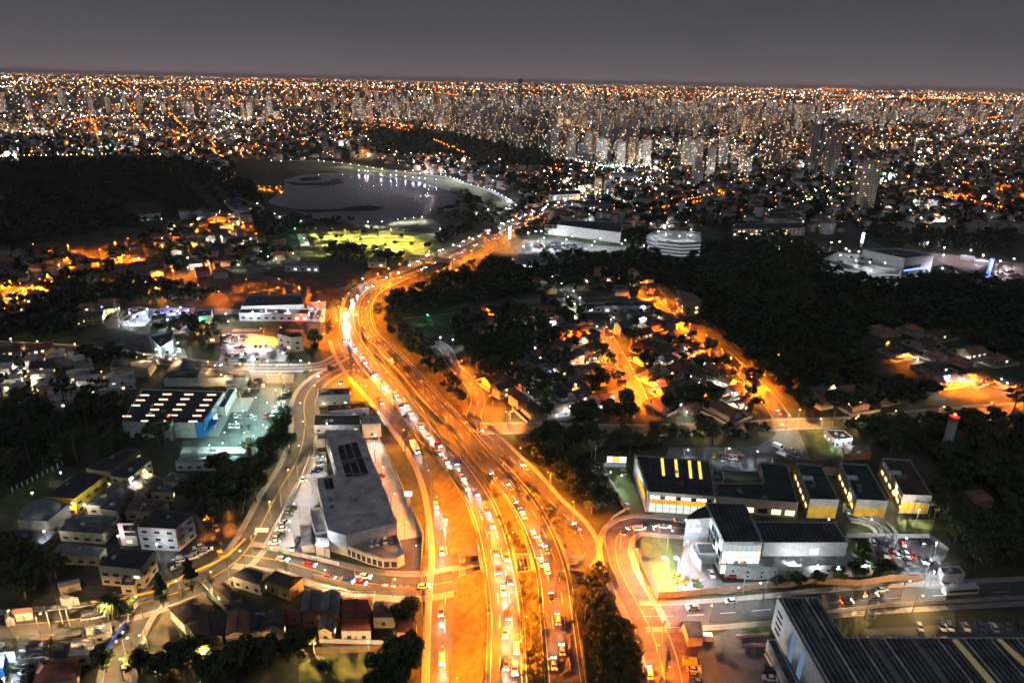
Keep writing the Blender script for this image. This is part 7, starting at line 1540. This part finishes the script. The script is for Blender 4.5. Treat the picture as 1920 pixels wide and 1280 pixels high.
WOODS = [([(0, 300), (330, 297), (470, 345), (500, 395), (360, 400), (255, 425), (100, 452), (0, 470)], 1700, 3.0, (0, 1, 2, 3), 'wood on the left hill'), ([(1300, 470), (1450, 430), (1560, 490), (1760, 512), (1920, 545), (1920, 690), (1800, 640), (1640, 610), (1600, 650), (1640, 740), (1480, 765), (1400, 690), (1330, 635), (1280, 560)], 1300, 2.6, (0, 1, 2, 3, 5), 'wood on the right hill'),
         ([(690, 232), (760, 238), (860, 245), (1000, 270), (1070, 285), (1150, 310), (1120, 330), (1000, 315), (860, 300), (700, 280)], 500, 4.0, (0, 1, 2, 3), 'wood on the ridge'), ([(720, 570), (800, 545), (900, 495), (1200, 478), (1310, 505), (1285, 555), (1090, 545), (960, 560), (880, 570), (760, 595)], 480, 2.6, (0, 1, 2, 3), 'wood beyond the highway'),
         ([(705, 570), (760, 600), (800, 640), (850, 700), (885, 760), (840, 760), (770, 690), (718, 640)], 110, 2.2, (0, 1, 2, 3), 'trees along the bend'), ([(860, 580), (1000, 585), (1110, 610), (1060, 690), (960, 720), (890, 700), (850, 640)], 150, 2.6, (0, 1, 2, 5, 6), 'grove'),
         ([(0, 760), (120, 770), (230, 765), (225, 800), (330, 850), (240, 845), (100, 880), (0, 925)], 120, 2.6, (0, 1, 2, 3, 5, 6), 'wood left of the store'), ([(0, 545), (120, 540), (350, 530), (360, 570), (230, 570), (150, 590), (140, 640), (0, 635)], 150, 2.6, (0, 1, 2, 3), 'dark wood at left'),
         ([(1000, 785), (1100, 770), (1250, 790), (1440, 785), (1450, 820), (1380, 835), (1270, 830), (1180, 855), (1140, 845), (1060, 880), (1000, 830)], 130, 2.4, (0, 1, 2, 3, 4), 'trees above the dealership'), ([(960, 845), (1040, 850), (1120, 880), (1150, 950), (1120, 975), (1060, 935)], 80, 1.5, (0, 1, 2, 3, 4), 'slope trees'),
         ([(1095, 1080), (1130, 1040), (1150, 1110), (1190, 1200), (1215, 1300), (1110, 1300)], 130, 1.3, (0, 1, 2, 3, 4), 'verge trees'), ([(1760, 860), (1920, 840), (1920, 1100), (1820, 1090), (1780, 1060), (1780, 1010), (1740, 960), (1760, 900)], 110, 2.2, (0, 1, 2, 3, 4), 'wood at right'),
         ([(1560, 800), (1740, 800), (1920, 790), (1920, 850), (1740, 860), (1640, 850), (1600, 820)], 60, 2.4, (0, 1, 2, 5, 6), 'wood by tower'), ([(1480, 690), (1600, 700), (1760, 745), (1640, 775), (1500, 775)], 60, 2.4, (0, 1, 5), 'hill foot trees'),
         ([(770, 870), (800, 960), (815, 1060), (800, 1070), (790, 980), (765, 900)], 0, 1.5, (0,), 'bank'), ([(0, 1030), (100, 1040), (180, 1060), (190, 1110), (60, 1130), (0, 1120)], 22, 2.2, (0, 1, 2), 'school trees'), ([(280, 880), (350, 880), (380, 900), (360, 960), (330, 950)], 10, 2.2, (0, 1, 2), 'school grove'),
         ([(545, 740), (562, 740), (560, 800), (530, 850), (520, 840)], 18, 1.6, (1, 2), 'street trees'), ([(560, 780), (600, 770), (625, 800), (590, 830)], 6, 1.6, (1, 2), 'shed trees'), ([(610, 475), (640, 458), (810, 470), (800, 490), (720, 500), (620, 495)], 60, 2.6, (0, 1, 2, 3), 'park trees'), ([(460, 395), (600, 415), (680, 420), (560, 440), (500, 450)], 70, 3.2, (0, 1, 2, 3), 'shore trees'),
         ([(820, 400), (870, 360), (900, 380), (950, 400), (880, 420), (820, 412)], 60, 3.0, (0, 1, 2, 3), 'lake end trees'), ([(950, 330), (1030, 330), (1060, 360), (1000, 380), (960, 370)], 90, 3.2, (0, 1, 2, 3), 'trees by lake'), ([(880, 420), (980, 385), (1000, 395), (900, 440), (820, 465), (800, 455)], 90, 3.0, (0, 1, 2), 'trees along far road'),
         ([(1160, 440), (1220, 440), (1260, 480), (1180, 490)], 45, 3.0, (0, 1, 2), 'mall trees'), ([(965, 425), (1050, 420), (1050, 440), (970, 450)], 30, 3.0, (0, 1, 2), 'mall trees'), ([(1560, 400), (1700, 430), (1900, 440), (1900, 475), (1700, 470), (1600, 440)], 150, 3.2, (0, 1, 2, 3), 'trees beyond mall'),
         ([(980, 400), (1280, 400), (1420, 425), (1400, 440), (1200, 420)], 100, 3.2, (0, 1, 2), 'trees'), ([(220, 560), (380, 545), (440, 555), (380, 570), (240, 575)], 40, 2.6, (0, 1, 2, 3), 'trees behind car lots'), ([(270, 610), (400, 600), (420, 640), (520, 650), (590, 640), (600, 665), (400, 670), (330, 640)], 40, 2.4, (0, 1, 2, 3), 'trees by the car yard'),
         ([(150, 660), (240, 668), (300, 690), (240, 705), (160, 690)], 20, 2.4, (0, 1, 5), 'trees by condos'), ([(240, 450), (340, 430), (560, 480), (540, 500), (330, 520)], 70, 2.6, (0, 1, 2, 3), 'suburb trees'), ([(0, 480), (230, 475), (240, 520), (0, 560)], 60, 2.6, (0, 1, 2, 3), 'suburb trees'),
         ([(960, 570), (1240, 580), (1440, 770), (1100, 790), (900, 730)], 150, 2.4, (0, 1, 2, 3, 5), 'garden trees')]
cand = []
for poly, n, r, kinds, phr in WOODS:
    for px, py, x, y, z in scatter(poly, n, r, 5):
        s = RND.uniform(0.7, 1.3) * (0.62 if phr in ('verge trees', 'slope trees', 'trees along the bend') else 1.0); cand.append((s / math.sqrt(x * x + y * y + CAM_H ** 2), px, py, x, y, z, RND.choice(kinds), s))
cand.sort(reverse=True)
N_IND = max(0, 296 - NT[0])
for q in cand[:N_IND]: tree(*q[1:6], q[6], q[7])
LOWT = []
for s in range(5):
    V, F = leaf_cloud(300 + s, 4.2, 3.2, 6.2, 8, 9, 1.25); LOWT.append(V)
def forest(name, lst, label, mats):
    V = []
    for q in lst:
        x, y, z, s = q; a = RND.uniform(0, 6.28); c, si = math.cos(a), math.sin(a); W_ = LOWT[RND.randrange(5)] * s
        V.append(np.stack([W_[:, 0] * c - W_[:, 1] * si + x, W_[:, 0] * si + W_[:, 1] * c + y, W_[:, 2] + z], 1))
    V = np.concatenate(V); o = struct(name, np_mesh(name, V, np.arange(len(V)).reshape(-1, 4), mats), 'stuff', label); o['category'] = 'trees'
rest = [(q[3], q[4], q[5], q[7]) for q in cand[N_IND:]]
forest('woodland', rest, 'dark tree masses on the hills and between the suburbs', [M_WOOD])

SH = []                                   # low scrub on the highway verges and medians
for poly in [p for p in PATCHES if p[0] in ((848, 1330), (1040, 960), (612, 640), (820, 520))] + [[(978, 1300), (972, 1160), (975, 1080), (1000, 1080), (1018, 1160), (1026, 1300)], [(955, 1030), (930, 960), (955, 985), (985, 1030)], [(1075, 1160), (1060, 1080), (1080, 1080), (1095, 1290), (1092, 1300)]]:
    xs = [p[0] for p in poly]; ys = [p[1] for p in poly]; ax, ay = NPR.uniform(min(xs), max(xs), 420), NPR.uniform(min(ys), max(ys), 420); okp = in_poly(ax, ay, poly)
    for a_, b_ in zip(ax[okp], ay[okp]):
        zz = 0.0
        q = at(a_, b_, 0.0)
        if q.y < y_top and a_ > 905 and a_ < 1080 and b_ > 900: q = at(a_, b_, 4.4); zz = 4.3
        SH.append((q.x, q.y, zz - 0.35, RND.choice((0.06, 0.09, 0.14, 0.24))))
forest('verge_scrub', SH, 'low scrub and grass clumps on the highway verges', [M_LEAF2])

# ---------------------------------------------------------------- far suburbs: houses, towers, trees, lights
FARX = [p for poly in ([(0, 302), (330, 297), (480, 370), (360, 400), (250, 430), (0, 470)], [(700, 245), (860, 245), (1060, 285), (1150, 312), (1000, 318), (850, 300), (700, 285)], [(430, 300), (700, 300), (960, 360), (960, 420), (800, 480), (560, 490), (480, 400)]) for p in [poly]]
def far_pts(n, y0, y1, power=1.0, xr=(-60, 1980), excl=True):
    px = NPR.uniform(*xr, n); t = NPR.uniform(0, 1, n) ** power; py = (137 + px * 0.0198) + y0 + (y1 - y0) * t
    ok = np.ones(n, bool)
    if excl:
        for q in FARX: ok &= ~in_poly(px, py, q)
        for q in PATCHES: ok &= ~in_poly(px, py, q)
    px, py = px[ok], py[ok]; x, y, z = ground_pts(px, py); return px, py, x, y, z
def keep_clear(x, y, r): return np.array([clear(a, b, r) for a, b in zip(x, y)])
px, py, x, y, z = far_pts(6000, 40, 270, 1.1)
hide = (px > 700) & (py > 440) | (py > 450)
ok = keep_clear(x, y, 5) & ~hide; x, y, z = x[ok], y[ok], z[ok]; n = len(x)
w = NPR.uniform(7, 15, n); d = NPR.uniform(7, 12, n); h = NPR.choice([3.2, 3.2, 6, 6, 9, 12], n); a = NPR.choice([0.2, 0.5, -0.4], n) + NPR.normal(0, 0.1, n)
base = np.array([[-.5, -.5], [.5, -.5], [.5, .5], [-.5, .5]]); V = np.zeros((n, 12, 3))
for lv, (sc, zz) in enumerate(((1.0, 0 * h), (1.0, h), (0.45, h + 2.0))):
    bx, by = base[None, :, 0] * w[:, None] * sc, base[None, :, 1] * d[:, None] * sc
    V[:, lv * 4:lv * 4 + 4, 0] = x[:, None] + bx * np.cos(a)[:, None] - by * np.sin(a)[:, None]; V[:, lv * 4:lv * 4 + 4, 1] = y[:, None] + bx * np.sin(a)[:, None] + by * np.cos(a)[:, None]; V[:, lv * 4:lv * 4 + 4, 2] = (z + zz)[:, None]
fq = np.array([[i, (i + 1) % 4, 4 + (i + 1) % 4, 4 + i] for i in range(4)] + [[4 + i, 4 + (i + 1) % 4, 8 + (i + 1) % 4, 8 + i] for i in range(4)] + [[8, 9, 10, 11]])
F = (np.arange(n)[:, None, None] * 12 + fq[None]).reshape(-1, 4)
def island_mat(name, cols, rough=0.85):
    m = bpy.data.materials.new(name); m.use_nodes = True; nt = m.node_tree; b = nt.nodes['Principled BSDF']; b.inputs['Roughness'].default_value = rough
    ge = nt.nodes.new('ShaderNodeNewGeometry'); rp = nt.nodes.new('ShaderNodeValToRGB'); rp.color_ramp.interpolation = 'CONSTANT'
    e = rp.color_ramp.elements; e[0].color = (*cols[0], 1)
    for i, c in enumerate(cols[1:]): (e[1] if i == 0 else e.new(0.5)).color = (*c, 1)
    for i in range(len(cols)): e[i].position = i / len(cols)
    nt.links.new(ge.outputs['Random Per Island'], rp.inputs[0]); nt.links.new(rp.outputs[0], b.inputs['Base Color']); return m
me = np_mesh('distant_houses', V.reshape(-1, 3), F, [island_mat('far_wall', [(0.36, 0.33, 0.29), (0.26, 0.21, 0.16), (0.45, 0.43, 0.40), (0.2, 0.18, 0.17), (0.3, 0.2, 0.14)]), island_mat('far_roof', [(0.12, 0.07, 0.05), (0.06, 0.06, 0.06), (0.2, 0.19, 0.18), (0.16, 0.07, 0.05)])])
mi = np.tile(np.array([0, 0, 0, 0, 1, 1, 1, 1, 1], np.int32), n); me.polygons.foreach_set('material_index', mi)
o = struct('distant_houses', me, 'stuff', 'mass of small distant houses spread across the far suburbs'); o['category'] = 'houses'
# far towers: one mass, windows in the material
px, py, x, y, z = far_pts(2000, 22, 82, 0.9)
dens = 0.05 + 0.85 * np.exp(-((px - 1010) / 300) ** 2) + 0.40 * (px > 1200) * (np.abs(py - 215) < 18)
ok = (NPR.uniform(0, 1, len(px)) < dens) & keep_clear(x, y, 10); x, y, z = x[ok], y[ok], z[ok]; n = len(x)
w = NPR.uniform(13, 26, n); d = NPR.uniform(12, 20, n); h = NPR.gamma(4, 9, n) + 15; h = np.minimum(h, 85)
V = np.zeros((n, 8, 3))
for lv, zz in enumerate((0 * h, h)):
    V[:, lv * 4:lv * 4 + 4, 0] = x[:, None] + base[None, :, 0] * w[:, None]; V[:, lv * 4:lv * 4 + 4, 1] = y[:, None] + base[None, :, 1] * d[:, None]; V[:, lv * 4:lv * 4 + 4, 2] = (z + zz)[:, None]
fq2 = np.array([[i, (i + 1) % 4, 4 + (i + 1) % 4, 4 + i] for i in range(4)] + [[4, 5, 6, 7]]); F = (np.arange(n)[:, None, None] * 8 + fq2[None]).reshape(-1, 4)
m = bpy.data.materials.new('far_tower_facade'); m.use_nodes = True; nt = m.node_tree; b = nt.nodes['Principled BSDF']
ge = nt.nodes.new('ShaderNodeNewGeometry'); sp = nt.nodes.new('ShaderNodeSeparateXYZ'); nt.links.new(ge.outputs['Position'], sp.inputs[0])
def mth(op, a, b_=None):
    q = nt.nodes.new('ShaderNodeMath'); q.operation = op
    for i, v in enumerate((a, b_)):
        if v is None: continue
        if isinstance(v, (int, float)): q.inputs[i].default_value = v
        else: nt.links.new(v, q.inputs[i])
    return q.outputs[0]
hx = mth('DIVIDE', mth('ADD', sp.outputs['X'], sp.outputs['Y']), 4.2); hzv = mth('DIVIDE', sp.outputs['Z'], 3.4)
cv = nt.nodes.new('ShaderNodeCombineXYZ'); nt.links.new(mth('FLOOR', hx), cv.inputs[0]); nt.links.new(mth('FLOOR', hzv), cv.inputs[1]); nt.links.new(ge.outputs['Random Per Island'], cv.inputs[2])
wnz = nt.nodes.new('ShaderNodeTexWhiteNoise'); nt.links.new(cv.outputs[0], wnz.inputs['Vector'])
msk = mth('MULTIPLY', mth('GREATER_THAN', mth('FRACT', hx), 0.35), mth('GREATER_THAN', mth('FRACT', hzv), 0.4)); litm = mth('MULTIPLY', msk, mth('GREATER_THAN', wnz.outputs['Value'], 0.84))
cr = nt.nodes.new('ShaderNodeValToRGB'); cr.color_ramp.elements[0].color = (1, 0.55, 0.22, 1); cr.color_ramp.elements[1].color = (1, 0.9, 0.75, 1); sepc = nt.nodes.new('ShaderNodeSeparateColor'); nt.links.new(wnz.outputs['Color'], sepc.inputs[0]); nt.links.new(sepc.outputs[1], cr.inputs[0])
nt.links.new(cr.outputs[0], b.inputs['Emission Color']); nt.links.new(mth('MULTIPLY', litm, 1.8), b.inputs['Emission Strength'])
rp = nt.nodes.new('ShaderNodeValToRGB'); rp.color_ramp.elements[0].color = (0.20, 0.16, 0.13, 1); rp.color_ramp.elements[1].color = (0.5, 0.46, 0.42, 1); nt.links.new(ge.outputs['Random Per Island'], rp.inputs[0]); nt.links.new(rp.outputs[0], b.inputs['Base Color']); m.cycles.emission_sampling = 'NONE'
o = struct('distant_towers', np_mesh('distant_towers', V.reshape(-1, 3), F, [m]), 'stuff', 'mass of distant high-rise blocks under the horizon'); o['category'] = 'towers'
# far trees
px, py, x, y, z = far_pts(5000, 60, 255, 1.0); ok = keep_clear(x, y, 5) & (py < 440); forest('distant_trees', [(a_, b_, c_, RND.uniform(0.9, 1.9)) for a_, b_, c_ in zip(x[ok], y[ok], z[ok])], 'dark trees scattered through the far suburbs', [M_WOOD])
# far lights
CW = np.array([LC['O'], LC['Y'], LC['T'], LC['W'], LC['V'], (1.0, 0.45, 0.08), LC['R'], LC['C']])
OCT = np.array([[1, 0, 0], [-1, 0, 0], [0, 1, 0], [0, -1, 0], [0, 0, 1], [0, 0, -1]], float); OF = np.array([[0, 2, 4], [2, 1, 4], [1, 3, 4], [3, 0, 4], [2, 0, 5], [1, 2, 5], [3, 1, 5], [0, 3, 5]])
LX = []
def far_lights(n, y0, y1, power, probs, hmin, hmax, size, bright, excl=True):
    px, py, x, y, z = far_pts(n, y0, y1, power, excl=excl); k = len(px); ci = NPR.choice(len(CW), k, p=probs)
    LX.append((px, py, x, y, z + NPR.uniform(hmin, hmax, k), ci, size * 0.82 * NPR.lognormal(0, 0.40, k), bright * NPR.lognormal(0, 0.9, k)))
P_OR = [0.34, 0.20, 0.18, 0.10, 0.03, 0.13, 0.01, 0.01]; P_MX = [0.22, 0.12, 0.24, 0.24, 0.08, 0.06, 0.02, 0.02]
far_lights(2400, -2.5, 3, 0.7, P_OR, 5, 12, 0.00036, 1.1); far_lights(2600, 0.5, 14, 0.8, P_OR, 5, 12, 0.00042, 1.6); far_lights(2600, 8, 45, 1.0, P_OR, 5, 20, 0.00045, 1.8); far_lights(1700, 35, 120, 1.0, P_MX, 5, 12, 0.00050, 2.4); far_lights(1200, 100, 285, 1.1, P_MX, 4, 8, 0.00055, 2.4)
SG = np.random.default_rng(77)
for k in range(230):                      # rows of lamps along the far streets
    cxp = SG.uniform(-40, 1960); off = SG.uniform(0, 1) ** 1.3 * 255 + 12; cyp = 137 + cxp * 0.0198 + off
    if any(in_poly(np.array([cxp]), np.array([cyp]), q)[0] for q in FARX + PATCHES): continue
    x0_, y0_, _z = ground_pts(np.array([cxp]), np.array([cyp])); dd = float(np.hypot(x0_[0], y0_[0])); th = SG.choice([0.35, 0.35 + math.pi / 2]) + SG.normal(0, 0.12) + (0.5 if cxp > 1200 else 0.0)
    L_ = SG.uniform(0.12, 0.35) * dd; stp = max(35.0, dd * 0.012); m_ = max(4, int(L_ / stp)); t = (np.arange(m_) - m_ / 2) * stp
    x, y = x0_[0] + np.cos(th) * t + SG.normal(0, 3, m_), y0_[0] + np.sin(th) * t + SG.normal(0, 3, m_); z = terr(x, y); ax, ay = project(x, y, z + 8)
    okp = (ay > 133) & (ay < 430) & (y > 600)
    for q in FARX + PATCHES: okp &= ~in_poly(ax, ay, q)
    x, y, z, ax, ay = x[okp], y[okp], z[okp], ax[okp], ay[okp]; kk = len(x)
    if kk: LX.append((ax, ay, x, y, z + 8, np.full(kk, SG.choice([0, 0, 0, 5, 1, 2, 3])), np.full(kk, SG.uniform(0.0003, 0.0006)), SG.uniform(1.2, 4.5) * SG.lognormal(0, 0.3, kk)))
for poly, n, probs, bright in (([(1000, 335), (1060, 305), (1250, 315), (1250, 395), (1060, 398)], 330, [0.08, 0.12, 0.30, 0.32, 0.12, 0.04, 0.02, 0.0], 4.5), ([(1240, 270), (1920, 255), (1920, 430), (1650, 425), (1400, 415), (1240, 400)], 430, [0.24, 0.10, 0.24, 0.24, 0.10, 0.06, 0.02, 0.0], 3.6),
                               ([(0, 215), (700, 215), (690, 275), (420, 295), (0, 290)], 220, [0.36, 0.08, 0.18, 0.22, 0.06, 0.08, 0.01, 0.01], 3.4), ([(700, 285), (950, 305), (960, 345), (760, 320)], 120, [0.3, 0.1, 0.25, 0.25, 0.05, 0.05, 0, 0], 3.5)):
    ax, ay = NPR.uniform(min(p[0] for p in poly), max(p[0] for p in poly), n * 3), NPR.uniform(min(p[1] for p in poly), max(p[1] for p in poly), n * 3); okp = in_poly(ax, ay, poly); ax, ay = ax[okp][:n], ay[okp][:n]; k = len(ax)
    x, y, z = ground_pts(ax, ay); LX.append((ax, ay, x, y, z + NPR.uniform(5, 9, k), NPR.choice(len(CW), k, p=probs), 0.00046 * NPR.lognormal(0, 0.45, k), bright * NPR.lognormal(0, 0.9, k)))
for pts, key, n in (([(172, 228), (180, 245), (186, 262), (195, 288)], 0, 22), ([(247, 208), (262, 232), (285, 262)], 0, 24), ([(318, 215), (345, 245)], 0, 14), ([(380, 250), (400, 275), (420, 302)], 0, 22), ([(325, 250), (350, 262)], 0, 8), ([(815, 268), (840, 280), (870, 292)], 0, 14), ([(0, 300), (100, 298), (200, 297)], 1, 26), ([(1280, 385), (1340, 372), (1400, 368)], 0, 24), ([(1540, 165), (1560, 160), (1600, 158)], 0, 30), ([(1640, 345), (1690, 352)], 2, 14), ([(1800, 350), (1900, 370)], 0, 24), ([(1060, 305), (1130, 318), (1200, 320)], 3, 34), ([(1230, 330), (1300, 308), (1390, 285)], 1, 24), ([(1480, 397), (1590, 350)], 1, 26), ([(1740, 365), (1880, 400)], 0, 40), ([(1220, 402), (1320, 385)], 0, 26), ([(560, 145), (585, 136)], 0, 8)):
    q = [lerp2(pts[int(t)], pts[min(int(t) + 1, len(pts) - 1)], t - int(t)) for t in np.linspace(0, len(pts) - 1.001, n)]
    ax, ay = np.array([a[0] for a in q]) + NPR.normal(0, 1.2, n), np.array([a[1] for a in q]) + NPR.normal(0, 0.8, n); x, y, z = ground_pts(ax, ay)
    LX.append((ax, ay, x, y, z + 8, np.full(n, key), np.full(n, 0.00065), np.full(n, 4.0)))
px, py, x, y, z, ci, sz, br = [np.concatenate([l[i] for l in LX]) for i in range(8)]
ok = np.array([clear(a, b, -1.0) for a, b in zip(x, y)]) | (py < 240); ok &= ~((py > 430)); px, py, x, y, z, ci, sz, br = [q[ok] for q in (px, py, x, y, z, ci, sz, br)]
dist = np.sqrt(x * x + y * y); rr = sz * dist; V = (OCT[None] * rr[:, None, None] + np.stack([x, y, z], 1)[:, None, :]); F = (np.arange(len(x))[:, None, None] * 6 + OF[None]).reshape(-1, 3)
colr = np.ones((len(x), 6, 4)); colr[:, :, :3] = (CW[ci] * br[:, None])[:, None, :]
m = bpy.data.materials.new('city_light_glow'); m.use_nodes = True; nt = m.node_tree; nt.nodes.remove(nt.nodes['Principled BSDF']); e = nt.nodes.new('ShaderNodeEmission'); av = nt.nodes.new('ShaderNodeAttribute'); av.attribute_name = 'tint'
nt.links.new(av.outputs['Color'], e.inputs['Color']); e.inputs['Strength'].default_value = 3.0; nt.links.new(e.outputs[0], nt.nodes['Material Output'].inputs['Surface']); m.cycles.emission_sampling = 'NONE'
city = struct('distant_city_lights', np_mesh('distant_city_lights', V.reshape(-1, 3), F, [m], colr.reshape(-1, 4)), 'stuff', 'thousands of orange and white lamps across the far city'); city['category'] = 'city lights'
KEYS = ['O', 'Y', 'T', 'W', 'V', 'H', 'R', 'C']
sel = np.where(py > 165)[0]; NPR.shuffle(sel); HT = [o for o in bpy.data.objects if o.name.startswith('apartment_tower') and o.location.y < 1900 and o.location.x > 250]; HT.sort(key=lambda o: o.location.y); HT = HT[:14]
sel = [i for i in sel if clear(x[i], y[i], 14) and not (ci[i] in (0, 1, 5, 6) and any((o.location.x - x[i]) ** 2 + (o.location.y - y[i]) ** 2 < 120 ** 2 for o in HT))][:430]
for o in HT:  # added lights without lamp bodies, put there to brighten the tower fronts
    for dx in (-22, 22): add_light((o.location.x + dx, o.location.y - 30, 9), 'T' if dx < 0 else 'W', 9000, city, 0.8)
for i in sel:
    pw = 19000 * (0.7 if ci[i] in (0, 5) else 1.0) * (1 + dist[i] / 600) * (0.6 + 0.4 * min(br[i], 3)); add_light((x[i], y[i], z[i] + 2 + rr[i]), KEYS[ci[i]], round(pw, -3), city, 0.8)
# ---------------------------------------------------------------- night air
HAZE = 2.6e-5
if HAZE:
    mb = MB(); mb.box(0, 30000, 110, 230000, 70000, 224); m = bpy.data.materials.new('night_haze'); m.use_nodes = True; nt = m.node_tree; nt.nodes.remove(nt.nodes['Principled BSDF'])
    v = nt.nodes.new('ShaderNodeVolumePrincipled'); v.inputs['Density'].default_value = HAZE; v.inputs['Color'].default_value = (0.92, 0.90, 0.92, 1); v.inputs['Anisotropy'].default_value = 0.2
    nt.links.new(v.outputs[0], nt.nodes['Material Output'].inputs['Volume']); hz_o = struct('haze', mb.mesh('haze', [m]), 'stuff', 'thin night haze over the whole city')
finish_labels()
print('cars', NCAR[0], 'lamps', NL[0], 'houses', NH[0], 'trees', NT[0], 'objects', len(bpy.data.objects), 'lights', sum(o.type == 'LIGHT' for o in bpy.data.objects), 'things', len(THINGS), 'towers', tot)
